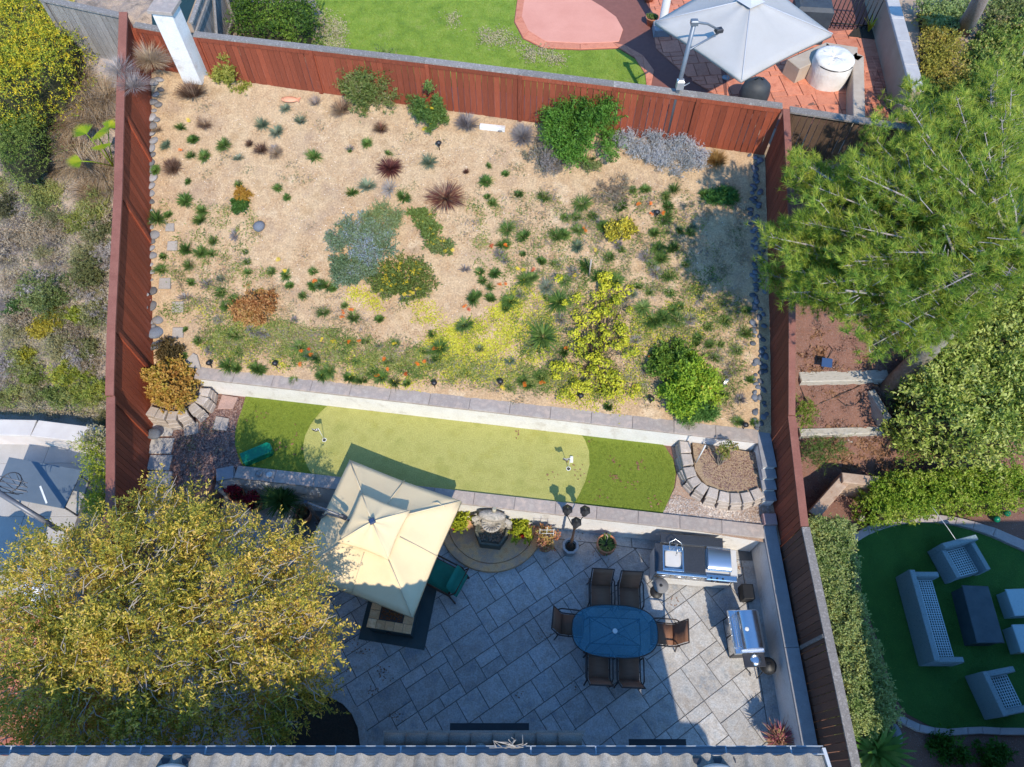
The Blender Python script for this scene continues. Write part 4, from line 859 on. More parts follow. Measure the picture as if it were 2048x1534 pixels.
# ---------------- block planters, slabs, rocks ----------------
def blockwall(lb,px,z,h,name='planter_wall'):
    P=[W(a,b,z) for a,b in px]; t=thing(name,lb,'planter wall',(P[0].x,P[0].y,ZG)); c=sum(P,Vector((0,0,0)))/len(P)
    for i,p in enumerate(P):
        q=P[min(i+1,len(P)-1)]-P[max(i-1,0)]; an=math.atan2(q.y,q.x); 
        for l in range(3):
            w_=q.length/(2 if 0<i<len(P)-1 else 1)*.97; hh=h/3; d_=.25; mb=MB(); mb.prism([(-w_/2,-d_/2),(w_/2,-d_/2),(w_*.42,d_/2),(-w_*.42,d_/2)],0,hh-.006,bev=.012)
            o=mb.build('block',BLOCK,t); out=Vector((p.x-c.x,p.y-c.y,0)).normalized(); n=Vector((-math.sin(an),math.cos(an),0))
            flip=math.pi if n.dot(out)>0 else 0
            pos=p+out*(.02*(2-l)+random.uniform(-.01,.01)); o.location=(pos.x-t.location.x,pos.y-t.location.y,l*hh+(z-ZG-h)); o.rotation_euler=(0,0,an+flip+random.uniform(-.06,.06)+(0 if l==2 else .12))
    return t
blockwall('curved planter wall of tan garden blocks at the right end of the turf',[(1371,893),(1375,918),(1380,943),(1390,962),(1405,976),(1426,986),(1449,993),(1472,996),(1494,994),(1515,987)],ZG+.42,.42)
g=MB(); g.prism([W(a,b,ZG+.33)[:2] for a,b in [(1385,885),(1505,905),(1528,905),(1535,985),(1494,990),(1450,986),(1410,968),(1390,940)]],ZG-.05,ZG+.33); struct('planter_soil',g,M('planter_soil_mat',[(.20,.13,.08),(.38,.27,.17),(.28,.19,.12)],20,.95,1,40,fine=(70,.4),world=True))
blockwall('curved planter wall of tan garden blocks around the orange shrub beside the left fence',[(408,783),(402,800),(386,815),(364,826),(343,831),(322,827),(304,822)],ZG+.48,.48)
g=MB(); g.prism([W(a,b,ZG+.35)[:2] for a,b in [(292,735),(395,738),(406,775),(400,795),(383,810),(345,822),(300,815)]],ZG-.05,ZG+.36); struct('planter_soil',g,MC['planter_soil_mat'])
def slab(px,py,z,w_,d_,an,lb,grp,name='stepping_stone',m=SLAB,th=.05):
    p=W(px,py,z); rd=random.Random(px*7+py); mb=MB(); q=[(-w_/2,-d_/2),(w_/2,-d_/2),(w_/2,d_/2),(-w_/2,d_/2)]; q=[(a+rd.uniform(-.025,.025),b+rd.uniform(-.025,.025)) for a,b in q]
    mb.prism(q,-.02,th,bev=.008); o=mb.build(name,m,None); o.location=(p.x,p.y,z); o.rotation_euler=(0,0,an); return tag(o,lb,'stepping stone',grp)
PKS=M('pink_slab',[(.45,.29,.24),(.36,.24,.20)],5,.9,.5,50,fine=(50,.2))
slab(455,806,ZG-.02,.42,.37,-.1,'pinkish square stepping stone nearest the upper wall','stepping stones in the mulch',m=PKS)
slab(443,848,ZG-.02,.37,.33,-.1,'grey square stepping stone at the left tip of the turf','stepping stones in the mulch')
slab(383,859,ZG-.02,.36,.34,.3,'grey stepping stone just below the curved block planter','stepping stones in the mulch')
for i,(a,b) in enumerate([(325,858),(322,893),(320,926),(319,960),(318,994),(318,1030)]): slab(a,b,ZG-.02,.56,.40,0,'one of the large grey path slabs along the foot of the left fence','path slabs by the left fence',name='path_slab',m=CONC,th=.03)
def onslope(o,p): 
    e=.15; n=Vector((-(gz(p.x+e,p.y)-gz(p.x-e,p.y))/(2*e),-(gz(p.x,p.y+e)-gz(p.x,p.y-e))/(2*e),1)).normalized(); o.rotation_mode='QUATERNION'; o.rotation_quaternion=n.to_track_quat('Z','Y'); return o
for (a,b,s,l) in [(346,492,.26,'topmost'),(331,567,.3,'third from the top'),(357,614,.3,'fourth from the top'),(357,665,.28,'fifth from the top'),(341,455,.22,'second, partly buried')][0:5]:
    p=G(a,b); mb=MB(); mb.prism([(-s/2,-s/2),(s/2,-s*.42),(s*.45,s/2),(-s*.48,s*.4)],-.05,.05,bev=.01); o=mb.build('stepping_stone',SLAB,None); o.location=p; onslope(o,p); tag(o,'grey stepping stone climbing the slope beside the left fence, '+l,'stepping stone','stepping stones up the slope')
p=G(387,725); mb=MB(); mb.prism([(-.3,-.1),(.22,-.14),(.1,.2),(0,.24)],-.05,.06,bev=.01); o=mb.build('stepping_stone',SLAB,None); o.location=p; onslope(o,p); tag(o,'triangular grey slab at the left end of the upper wall cap','stepping stone')
def rockmesh(seed,r=1):
    b_=bmesh.new(); bmesh.ops.create_icosphere(b_,subdivisions=2,radius=1); rd=random.Random(seed); k=[Vector((rd.uniform(-1,1),rd.uniform(-1,1),rd.uniform(-1,1))).normalized() for _ in range(5)]
    for v in b_.verts: 
        s=1+sum(.13*max(0,v.co.normalized().dot(q))**3*(-1)**i for i,q in enumerate(k)); v.co=v.co*s; v.co.z*=.6; v.co.x*=1.15
    me=bpy.data.meshes.new('rock'); b_.to_mesh(me); b_.free()
    for f in me.polygons: f.use_smooth=True
    return me
RK=[rockmesh(i) for i in range(5)]; RKD=[]
for m in RK: m.materials.append(ROCKG); d=m.copy(); d.materials.clear(); d.materials.append(ROCKD); RKD.append(d)
def rock(p,r,lb,grp=None,ms=RK,sq=1):
    o=bpy.data.objects.new('rock',random.choice(ms)); COL.objects.link(o); o.location=p; o.scale=(r,r*random.uniform(.75,1.1),r*.8*sq); o.rotation_euler=(random.uniform(-.2,.2),random.uniform(-.2,.2),random.uniform(0,6.3)); return tag(o,lb,'rock',grp)
rl=[(330,168),(318,160),(308,166),(322,180),(312,190),(306,205),(318,210),(309,222),(305,236),(314,240),(306,252),(304,268),(308,282),(303,296),(306,310),(303,325),(302,340),(305,356),(303,372),(302,388),(303,404),(302,422),(301,438),(304,455),(310,470),(302,480),(303,497),(305,512),(300,527),(303,545),(301,558),(298,572),(305,583),(300,598),(304,612),(299,625),(301,640),(306,652),(316,640),(340,160),(352,158),(357,152)]
for a,b in rl:
    p=G(a,b); rock(p+Vector((0,0,.02)),random.uniform(.05,.13),'rounded grey-tan river rock in the line along the foot of the left fence','river rocks along the left fence')
rock(G(312,667)+Vector((0,0,.05)),.19,'largest blue-grey boulder by the left fence, above the orange shrub',ms=RKD)
rock(G(300,683)+Vector((0,0,.03)),.12,'blue-grey boulder touching the left fence beneath the largest boulder',ms=RKD)
rock(G(323,690)+Vector((0,0,.04)),.14,'blue-grey boulder just right of the orange shrub top by the left fence',ms=RKD)
rock(W(303,866,1.3)+Vector((.05,0,-.05)),.17,'blue-grey boulder at the top of the slab path against the left fence',ms=RKD)
rd=random.Random(5)
for i in range(110):
    y=7.5+5.9*(i+rd.random())/110; x=XR-.12-rd.random()*.30; p=Vector((x,y,gz(x,y)+.02)); rock(p,rd.uniform(.045,.085),'dark blue-grey cobble in the strip along the foot of the right fence','cobbles along the right fence',RKD)
t=G(519,456); rock(t+Vector((0,0,.06)),.13,'lone dark blue-grey pointed rock on the bare soil left of the lavender',ms=RKD,sq=1.8)
rock(G(1001,259),.08,'small grey rock by the white footing under the back fence'); 
mb=MB(); a=W(967,252,5.1); p=G(985,256); mb.box((0,0,.03),(.62,.10,.12),-.145,bev=.01); o=mb.build('footing_strip',STUCCO,None); o.location=p+Vector((0,-.02,0)); tag(o,'white concrete footing showing under the back fence','footing')
# little path lights and spot lights on the slope
def pathlight(px,py,lb,h=.22):
    p=G(px,py); t=thing('garden_light',lb,'garden light',(p.x,p.y,p.z),0,'low garden lights on the slope')
    mb=MB(); mb.tube([(0,0,0),(0,0,h)],.012,6); mb.build('stake',BLACK,t); mb=MB(); mb.lathe((0,0,h),[(.045,-.06),(.05,0),(.075,.01),(.03,.05),(0,.055)],12); mb.build('head',DSTEEL,t)
for a,b,l in [(555,736,'first low garden light from the left, just behind the upper wall'),(870,775,'low garden light behind the upper wall near the yellow flower patch'),(1001,772,'low garden light behind the wall near the middle of the green'),(1160,800,'pointed garden light behind the wall below the yellow shrub'),(1300,806,'garden light left of the bright green citrus bush'),(1486,858,'garden light at the right end of the upper wall'),(879,300,'small dark garden light on bare soil near the back fence'),(1311,437,'garden light on a thin stake among the right hand tufts'),(424,735,'garden light beside the triangular slab at the left end of the wall')]: pathlight(a,b,l)
mb=MB(); p=G(1178,552); mb.tube([(0,0,0),(0,0,.6)],.02,6); o=mb.build('stake',WOODT,None); o.location=p; tag(o,'weathered support stake above the yellow leaved shrub','stake')
mb=MB(); p=G(1455,762); 
for k in range(3): mb.tube([(-.2+.03*k,-.2,.02+.02*k),(.15+.04*k,.28,.16)],.008,5)
o=mb.build('wire_rack',STEEL,None); o.location=p; tag(o,'small leaning metal rack on the soil near the lower right of the slope','rack')
# roof cut-off twigs
mb=MB(); p=W(1020,1497,5.6); rd=random.Random(3)
for k in range(9): mb.tube([p+Vector((rd.uniform(-.1,.1),0,0)),p+Vector((rd.uniform(-.25,.25),rd.uniform(0,.12),.06)),p+Vector((rd.uniform(-.4,.4),rd.uniform(-.05,.2),.1))],.006,4)
o=mb.build('dry_branch',WOODT,None); tag(o,'dry pale twigs caught on the roof gutter','twigs')
# ================= plants on the slope =================
TG=FOL('gazania_green',[(.045,.10,.02),(.08,.16,.03),(.13,.22,.045),(.20,.27,.08)],.2)
TGB=FOL('grey_green',[(.12,.18,.11),(.18,.24,.15),(.26,.29,.22)],.2)
TGR=FOL('grey_lavender',[(.20,.18,.19),(.30,.27,.27),(.36,.34,.30)],.15)
MAR=FOL('maroon_blade',[(.05,.012,.014),(.12,.035,.03),(.20,.09,.06),(.34,.24,.15)],.15)
BRN2=FOL('brown_dry_blade',[(.10,.045,.03),(.22,.13,.09),(.34,.24,.16),(.45,.34,.22)],.15)
tuftm=[]
def tuftmesh(i,n,ln,wd,lean): return blademesh('tuft_leaves',n,ln,wd,lean,.35,.04,20+i)
TM=[tuftmesh(i,260,(.15,.19,.13,.17,.15)[i],(.010,.008,.012,.009,.011)[i],(.8,.95,.7,.9,1.0)[i]) for i in range(5)]; 
for m in TM: m.materials.append(TG)
TB=[]; 
for m in TM[:2]: d=m.copy(); d.materials.clear(); d.materials.append(TGB); TB.append(d)
TL=[]
for i in range(2): m=blademesh('tuft_twigs',150,.13,.009,.9,.2,.05,70+i); m.materials.append(TGR); TL.append(m)
def petals(name,m,R_=.032):
    mb=MB(); 
    for k in range(9):
        a=k*2*math.pi/9; b=a+.3; mb.add([(0,0,.0),(R_*math.cos(a),R_*math.sin(a),.006),(R_*1.15*math.cos(a+.17),R_*1.15*math.sin(a+.17),.008),(R_*math.cos(b),R_*math.sin(b),.006)],[(0,1,2,3)])
    mb.lathe((0,0,.0),[(.008,.004),(0,.012)],6); me=mb.mesh('flower'); me.materials.append(m); return me
FO=petals('f',M('orange_petal',[(.85,.22,.01),(.75,.14,.01)],40,.6)); FY=petals('f',M('yellow_petal',[(.85,.65,.04),(.8,.55,.03)],40,.6)); FR=petals('f',M('rust_petal',[(.50,.05,.01),(.6,.10,.01)],40,.6))
def plant(name,lb,cat,px,py,me,s,mat=None,grp=None,pn='foliage',dz=0,sz=1):
    p=G(px,py) if not isinstance(px,Vector) else px
    t=thing(name,lb,cat,(p.x,p.y,p.z+dz),random.uniform(0,6.28),grp); o=link(pn,me,mat,t); o.scale=(s*random.uniform(.75,1.25),s*random.uniform(.75,1.25),s*sz*random.uniform(.8,1.15)); o.rotation_euler=(random.uniform(-.25,.25),random.uniform(-.25,.25),0); return t
def flower(t,me,n,r,z):
    for k in range(n):
        a=random.uniform(0,6.28); q=r*math.sqrt(random.random()); o=link('flower',me,None,t); o.location=(q*math.cos(a),q*math.sin(a),z*random.uniform(.8,1.1)); o.rotation_euler=(random.uniform(-.5,.5),random.uniform(-.5,.5),random.uniform(0,6)); s=random.uniform(.9,1.4); o.scale=(s,s,s)
T1="330,172,9 362,257,8 387,283,10 388,280,9 449,293,13 410,315,12 383,313,8 312,342,10 478,370,9 377,364,7 735,288,10 629,315,12 700,302,6 777,308,6 705,387,13 808,396,14 977,333,6 1011,349,8 556,377,8 575,395,7 972,365,14 985,408,9 975,395,8 372,403,16 405,423,13 402,442,14 315,440,14 337,432,10 428,485,11 374,500,15 403,508,14 425,509,10 328,515,9 492,505,6 495,525,8 497,545,8 380,533,11 383,567,10 443,587,10 453,612,11 470,600,10 325,540,10 372,660,8 398,683,10 470,672,14 480,705,10 458,733,14 475,738,14 515,738,14 370,712,8 545,546,10 573,552,10 580,573,10 627,543,8 627,573,11 642,570,11 655,574,12 668,577,10 648,626,12 690,612,9 708,638,14 606,593,8 760,640,10 600,694,11 612,712,10 630,715,11 703,687,9 732,685,9 792,688,9 713,723,10 645,752,14 660,742,13 637,722,8 780,722,11 750,742,10 865,700,10 880,697,13 850,702,9 873,716,10 930,650,15 953,592,10 945,600,12 980,600,12 965,562,9 990,548,10 960,545,9 866,668,8 700,757,13 725,762,13 745,748,13 763,756,13 790,765,12 815,768,10 522,742,11 565,768,10 590,765,10 1015,460,14 1047,475,14 1012,490,10 1020,603,15 1012,618,13 980,575,8 1038,391,11 1088,396,14 1265,382,10 1290,380,9 1348,382,11 1408,392,12 1164,410,15 1131,437,9 1152,437,10 1185,434,9 1242,415,12 1205,455,10 1330,440,15 1335,415,12 1330,395,9 1308,470,13 1113,475,14 1128,470,13 1155,462,14 1210,455,10 1358,463,10 1380,466,9 1316,498,13 1345,500,13 1004,492,10 1046,510,9 1218,517,11 1240,500,8 1303,530,12 1322,520,12 1082,525,12 1110,530,9 1172,535,12 1195,555,13 1052,560,15 1065,556,12 1130,562,12 1232,562,13 1370,530,8 1335,553,10 1275,575,9 1298,586,8 1338,585,9 1093,597,8 1118,605,17 1230,605,12 1285,615,12 1308,643,16 1325,637,14 1352,640,15 1345,620,12 1085,675,24 1127,705,12 1358,615,10 1450,642,10 1395,677,13 1415,655,8 1490,668,13 1418,692,12 1427,717,10 1392,690,12 1045,762,13 1060,770,12 1080,755,11 1020,775,10 1215,815,13 1474,843,10 1447,790,9 1508,845,9 1490,622,9 1443,610,8 1472,700,10 1440,690,9 1500,760,10 1370,870,9"
T2="735,375,15 858,327,13 555,267,12 526,252,12 601,245,11 333,292,9 478,318,9 572,218,8 925,655,10 640,573,8 1155,495,13 1093,576,12 1318,505,8 1060,690,8 960,700,10 1450,380,9 1385,455,8 1265,590,9 1020,722,9 620,712,10 443,560,10"
T3="780,378,17 372,597,12 470,472,11 550,300,9 700,297,8 1010,520,10 1290,515,12 1145,545,12 1040,590,11 1000,510,12 1235,490,10 1310,545,14 1250,600,12 930,540,10 505,590,9 530,665,13 505,660,12 415,570,13 760,690,8 1120,640,13 1145,700,12 1270,680,11 1380,640,12 1290,740,9 1460,745,12 1480,800,12 1340,650,8 420,700,10 440,640,10 860,720,12 590,640,9 1400,600,10 1425,560,10 1190,440,9"
rn=lambda s:[tuple(int(v) for v in q.split(',')) for q in s.split()]
for i,(a,b,r) in enumerate(rn(T1)):
    t=plant('gazania_tuft','small green leafy tuft growing on the bare tan slope','tuft',a,b,TM[i%5],r/9.6,grp='green tufts dotted over the slope',pn='leaves')
for i,(a,b,r) in enumerate(rn(T2)): plant('grey_green_tuft','small grey-green tuft growing on the tan slope','tuft',a,b,TB[i%2],r/9.6,grp='grey-green tufts on the slope',pn='leaves')
for i,(a,b,r) in enumerate(rn(T3)): plant('dry_tuft','small dry lavender-grey tuft on the tan slope','tuft',a,b,TL[i%2],r/9.0,grp='dry grey tufts on the slope',pn='twigs')
FL="558,527,y 573,547,y 632,567,o 688,640,o 705,625,o 690,630,o 605,708,o 622,702,r 623,715,o 603,733,o 700,690,o 722,688,o 790,692,y 770,725,o 778,745,o 812,755,r 755,757,o 835,733,o 1012,497,o 1037,545,y 1046,547,y 1068,548,r 1147,557,y 1190,508,y 1169,466,o 1276,414,o 1301,435,o 1322,433,o 1012,575,o 930,620,o 940,625,r 870,702,o 1132,703,o 1299,718,o 1050,775,o 1085,770,o 1335,797,o 366,310,o 848,265,y 382,250,y 1300,415,o 983,498,r 1000,575,o 645,685,y 668,688,y 850,728,o 1005,780,y"
for s in FL.split():
    a,b,c=s.split(','); p=G(int(a),int(b)); k={'y':('yellow',FY),'o':('orange',FO),'r':('rust red',FR)}[c]
    t=thing('flower_cluster','open %s daisy flowers on the slope'%k[0],'flower',p,0,'%s flowers dotted over the slope'%k[0]); flower(t,k[1],3,.045,.14)
# maroon and dry grasses
GM1=blademesh('grass',520,.42,.012,.9,.35,.07,31); GM2=blademesh('grass',420,.42,.012,.95,.2,.06,32)
def dome(n,seed): return blademesh('grass',n,.36,.010,.85,.1,.16,seed)
for a,b,r,me,mt_,lb in [(388,190,34,dome(900,1),BRN2,'largest dry brown grass dome, at the foot of the white pillar'),(410,250,19,dome(500,2),BRN2,'small dry brown grass dome below the pillar one'),(346,338,25,dome(600,3),BRN2,'dry brown grass dome nearest the left fence'),(315,262,16,dome(300,4),BRN2,'thin brown grass against the river rocks near the pillar'),
  (523,302,18,GM2,BRN2,'left brown grass of a pair on the bare upper slope'),(553,308,17,GM2,BRN2,'right brown grass of a pair on the bare upper slope'),(500,290,11,GM2,BRN2,'smallest brown grass left of the pair on the upper slope'),
  (780,338,25,GM1,MAR,'spiky maroon grass in the middle of the upper slope'),(893,398,36,GM1,MAR,'largest spiky maroon fountain grass in the middle of the slope'),(762,262,22,GM1,MAR,'maroon grass peeping out below the tall green shrub'),(1045,275,32,dome(800,5),TGR,'purplish-grey grass dome at the back fence left of the big green shrub'),
  (683,221,26,dome(700,6),BRN2,'tan grass dome at the back fence left of the tall green shrub'),(935,250,30,dome(800,7),TGR,'grey-green grass dome at the back fence by the white footing'),(632,208,20,dome(300,8),TGR,'low grey plant at the fence right of the terracotta fish'),(1432,325,28,dome(600,9),FOL('ochre_blade',[(.30,.17,.05),(.45,.28,.09),(.4,.32,.15)]),'ochre grass dome at the right end of the silver bed'),
  (933,345,9,GM1,MAR,'tiny maroon seedling between the two large maroon grasses')]:
    plant('ornamental_grass',lb,'grass',a,b,me,r/34.0,mt_,pn='blades')
def bush(a,b,rx,ry,rz,n,ln,wd,cols,lb,name='shrub',cat='shrub',k=18,cr=.36,matn=None,stems=True,tr=.25,fl=None,dz=0,K=1.38):
    rx*=K; ry*=K; rz*=1.12; n=int(n*1.35); k=int(k*1.5); cr*=.82; ln*=1.1; wd*=1.15
    p=a if isinstance(a,Vector) else G(a,b); a,b=(int(a.x*100)%997,7) if isinstance(a,Vector) else (a,b); mt_=FOL(matn or 'leaf_%d_%d'%(a,b),cols,tr); t=thing(name,lb,cat,(p.x,p.y,p.z+dz)); link('foliage',bushmesh('foliage',rx,ry,rz,n,ln,wd,k,a+b,cr),mt_,t)
    if stems: twigs([tuple(c) for c in blobs(rx*.9,ry*.9,rz*.85,min(k,14),a+b)],(0,0,-.02),.018,a).build('stems',WOODT if stems==1 else BARK,t)
    if fl:
        me,nf,r,z=fl
        for _ in range(nf):
            q=random.choice([tuple(c) for c in blobs(rx,ry,rz,k,a+b)]); o=link('flower',me,None,t); o.location=(q[0]+random.uniform(-.1,.1),q[1]+random.uniform(-.1,.1),q[2]+cr*(rx+ry)/2*z); o.rotation_euler=(random.uniform(-.4,.4),random.uniform(-.4,.4),0); s=random.uniform(1,1.5); o.scale=(s,s,s)
    return t
bush(478,192,.46,.32,1.05,6500,.06,.014,[(.17,.20,.025),(.30,.32,.05),(.42,.40,.09)],'rounded yellow-green shrub standing against the back fence near the pillar')
bush(757,215,.72,.50,1.45,15000,.07,.014,[(.06,.10,.025),(.13,.19,.04),(.21,.26,.07),(.25,.22,.1)],'tall feathery green shrub in front of the back fence',k=26)
bush(822,222,.2,.2,.6,1400,.06,.014,[(.09,.15,.03),(.18,.22,.06)],'narrow green offshoot right of the tall feathery shrub')
bush(865,248,.36,.30,.95,5500,.06,.016,[(.05,.11,.025),(.11,.2,.04),(.2,.27,.07)],'medium green shrub between the tall shrub and the grey grass dome',fl=(FY,3,1,1))
bush(1160,285,.88,.66,1.15,20000,.065,.016,[(.03,.08,.012),(.07,.17,.02),(.12,.27,.03),(.17,.33,.06)],'large bright green shrub leaning over the back fence',k=34,cr=.3)
bush(1185,225,.12,.1,.55,700,.06,.018,[(.10,.17,.07),(.2,.28,.13)],'upright green shoot rising above the large bright green shrub against the fence',cr=.6)
bush(1085,330,.45,.42,.35,3500,.05,.010,[(.20,.2,.12),(.28,.27,.18),(.22,.19,.18),(.3,.27,.26)],'airy grey-green low shrub in front of the large green shrub',k=22)
bush(1180,335,.22,.2,.2,900,.05,.014,[(.2,.24,.08),(.28,.3,.12)],'small pale green weed patch below the large bright green shrub')
bush(1225,393,.42,.35,.28,1600,.05,.010,[(.22,.16,.11),(.33,.27,.2),(.2,.2,.1)],'sprawling dry brown shrub right of the middle of the slope',stems=1)
bush(725,485,.66,.66,.34,15000,.055,.015,[(.10,.17,.08),(.17,.24,.12),(.20,.27,.17),(.30,.34,.42)],'large blue-flowered grey-green shrub in the middle of the slope',k=34,cr=.28,matn='rosemary')
bush(705,548,.46,.5,.3,9000,.055,.015,[(.1,.15,.09)],'lower lobe of blue-green shrub spreading towards the yellow daisies',k=26,cr=.3,matn='rosemary')
bush(770,440,.42,.35,.24,3500,.055,.012,[(.16,.22,.07),(.22,.28,.12),(.2,.24,.18)],'pale green upper lobe beside the blue-flowered shrub',k=20)
bush(812,565,.66,.60,.26,9000,.05,.018,[(.09,.13,.03),(.15,.2,.04),(.24,.27,.07)],'wide yellow daisy bush right of the blue-green shrub',k=34,cr=.27,fl=(FY,60,1,.8))
bush(855,455,.22,.5,.16,2200,.06,.022,[(.12,.18,.04),(.2,.27,.07)],'curving green creeper above the daisy bush',k=18,cr=.3,fl=(FY,6,1,1))
bush(880,500,.3,.3,.16,1600,.05,.02,[(.14,.2,.05),(.22,.26,.1)],'short green creeper between the daisy bush and the maroon grass',k=14,fl=(FY,10,1,1))
bush(838,432,.25,.16,.12,800,.06,.022,[(.12,.18,.04),(.2,.27,.07)],'leaf-green creeper tip below the largest maroon grass',k=10)
bush(487,395,.17,.16,.24,1500,.04,.014,[(.35,.17,.03),(.5,.3,.04)],'small ochre-orange bush at the left of the slope')
bush(482,417,.2,.16,.2,1600,.05,.016,[(.04,.1,.02),(.08,.17,.03)],'small dark green bush just below the ochre one')
bush(515,622,.46,.43,.40,6500,.055,.030,[(.26,.09,.03),(.42,.20,.07),(.52,.30,.12),(.35,.25,.06)],'round orange-bronze shrub on the lower left of the slope',k=26,cr=.3)
p=W(343,768,1.55)
bush(Vector((W(343,768,1.9).x,W(343,768,1.9).y,ZG+.36)),0,.60,.50,.62,11000,.06,.032,[(.30,.12,.03),(.45,.24,.05),(.55,.34,.09),(.38,.30,.04)],'big orange-gold shrub overflowing the curved block planter',k=34,cr=.28,dz=.15)
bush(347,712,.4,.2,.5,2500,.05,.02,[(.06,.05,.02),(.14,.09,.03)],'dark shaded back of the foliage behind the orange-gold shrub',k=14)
bush(1237,468,.45,.28,.28,2600,.05,.022,[(.12,.12,.02),(.25,.24,.04),(.75,.62,.06),(.8,.7,.1)],'yellow-flowered sprawling shrub on the right of the slope',k=18,cr=.25)
bush(1372,785,.62,.62,.75,13000,.07,.026,[(.09,.19,.015),(.20,.34,.025),(.34,.48,.04),(.45,.50,.06)],'bright green citrus bush above the right end of the upper wall',k=30,cr=.3,fl=(FO,5,1,1))
bush(1335,735,.46,.42,.55,4000,.07,.026,[(.07,.14,.02),(.16,.27,.03),(.28,.36,.05)],'darker green bush behind the left side of the citrus bush',k=18)
bush(1390,830,.42,.25,.35,4500,.09,.013,[(.06,.15,.03),(.12,.25,.05),(.2,.3,.08)],'strappy green plant spilling over the upper wall cap at the right',k=20)
bush(1440,400,.35,.2,.14,2500,.11,.012,[(.05,.15,.03),(.1,.24,.05)],'long strip of bright green grass near the pine shadow',k=18)
# yellow leaved shrub with dark bare branches
YL=FOL('yellow_leaf',[(.22,.27,.02),(.45,.46,.03),(.64,.60,.04),(.70,.64,.06)],.25)
p=G(1185,735); t=thing('yellow_shrub','tall yellow-leaved shrub with dark bare branches at the lower middle of the slope','shrub',p)
Cs=[]
for a,b in fill([(1170,580),(1215,560),(1235,600),(1240,660),(1262,700),(1250,750),(1215,790),(1150,800),(1108,760),(1110,735),(1140,700),(1150,660),(1180,640)],70,3)+fill([(1110,560),(1170,570),(1260,580),(1275,680),(1275,800),(1100,810),(1090,730),(1110,650)],38,5):
    q=G(a,b); q.z+=random.uniform(.08,.5); Cs.append(tuple(q-p))
V,Fc=clumpcloud(Cs,[.10+.08*random.random() for _ in Cs],64,.06,.04); link('foliage',npmesh('foliage',V,Fc),YL,t)
twigs(Cs,(0,0,0),.016,3,2).build('branches',M('dark_branch',[(.035,.022,.018),(.07,.045,.035)],12,.9),t)
# silver bed along the fence
p=G(1312,330); t=thing('silver_groundcover','long mat of silvery grey lavender foliage along the foot of the back fence','ground cover',p); Cs=[]
for a,b in fill([(1222,285),(1245,278),(1300,282),(1370,295),(1412,312),(1412,345),(1390,352),(1345,362),(1310,350),(1270,325),(1235,312)],210,8):
    q=G(a,b)+Vector((0,0,random.uniform(.08,.26))); Cs.append(tuple(q-p))
V,Fc=sprays(Cs,12,.14,9,.045,.012,up=1.2,droop=0); link('foliage',npmesh('foliage',V,Fc),FOL('silver_leaf',[(.24,.25,.24),(.38,.39,.40),(.50,.50,.50),(.40,.37,.44)],.15),t); twigs(Cs,(0,0,0),.01,5,4).build('stems',WOODT,t)
# low yellow ground cover
def mat_leaves(name,polys,dens,ln,wd,m,zr,seed,kind='stuff'):
    Ps=[]
    for k,(poly,n) in enumerate(polys):
        r=random.Random(seed+k); cs=fill(poly,max(6,n//45),seed+k)
        for _ in range(n):
            c=r.choice(cs); a,b=c[0]+r.gauss(0,8),c[1]+r.gauss(0,7)
            Ps.append(W(a,b,1) and (a,b))
    P=np.array([tuple(G_fast(a,b)) for a,b in Ps]); P[:,2]+=rng.random(len(P))*zr
    N=unit(rng.normal(size=P.shape)*.5+np.array([0,-.2,1.0])); V,Fc=leafquads(P,N,ln,wd); o=link(name,npmesh(name,V,Fc),m); o['kind']=kind; return o
def G_fast(px,py):
    z=3.0
    for i in range(16): p=W(px,py,z); z=.55*z+.45*gz(p.x,p.y)
    return W(px,py,gz(p.x,p.y))
YG=FOL('sedum_yellow',[(.22,.27,.03),(.48,.46,.04),(.64,.58,.06),(.30,.34,.05)],.2)
mat_leaves('yellow_ground_cover',[([(960,640),(1000,600),(1060,620),(1090,700),(1060,750),(980,765),(900,760),(860,700),(890,660)],9000),([(870,660),(960,640),(950,700),(860,740),(820,720)],3500),([(1040,560),(1100,600),(1110,680),(1060,640),(1020,620)],1800),
  ([(1260,640),(1380,600),(1390,680),(1300,700),(1250,720)],1800),([(830,600),(890,610),(870,650),(820,640)],600),([(1100,740),(1250,770),(1240,830),(1110,800)],1800),([(1250,720),(1290,740),(1290,800),(1240,790)],700),([(650,680),(900,740),(880,775),(640,760)],1300),([(380,600),(520,640),(600,740),(420,730)],1300),([(690,575),(770,590),(760,620),(690,600)],700),([(1390,560),(1440,640),(1400,700),(1370,640)],700)],1,.045,.03,YG,.05,9)
WG=FOL('weed_mix',[(.10,.15,.04),(.22,.22,.09),(.32,.24,.15),(.26,.22,.2)],.15)
mat_leaves('scattered_weeds',[([(320,190),(1420,340),(1500,560),(1500,820),(1400,860),(400,720),(330,600)],4500),([(330,520),(700,620),(900,740),(420,720)],6000),([(1000,380),(1480,400),(1490,840),(1100,780)],11000)],1,.075,.014,WG,.09,30)
mat_leaves('leafy_weeds',[([(400,700),(620,720),(900,765),(1100,790),(1100,740),(800,690),(560,640),(400,620)],9000),([(940,400),(1400,390),(1440,520),(1200,560),(960,540)],5000),([(1000,520),(1420,540),(1500,640),(1480,840),(1280,790),(1050,760)],16000),([(400,650),(640,660),(900,720),(1100,740),(1280,800),(900,770),(400,720)],12000),([(320,400),(520,430),(560,620),(330,640)],3000)],1,.07,.018,FOL('weed_green',[(.07,.13,.025),(.14,.21,.04),(.24,.28,.06),(.36,.35,.10),(.24,.21,.2)],.2),.10,330)
LITC=FOL('litter',[(.33,.21,.12),(.46,.31,.18),(.30,.22,.16),(.62,.49,.34)],0)
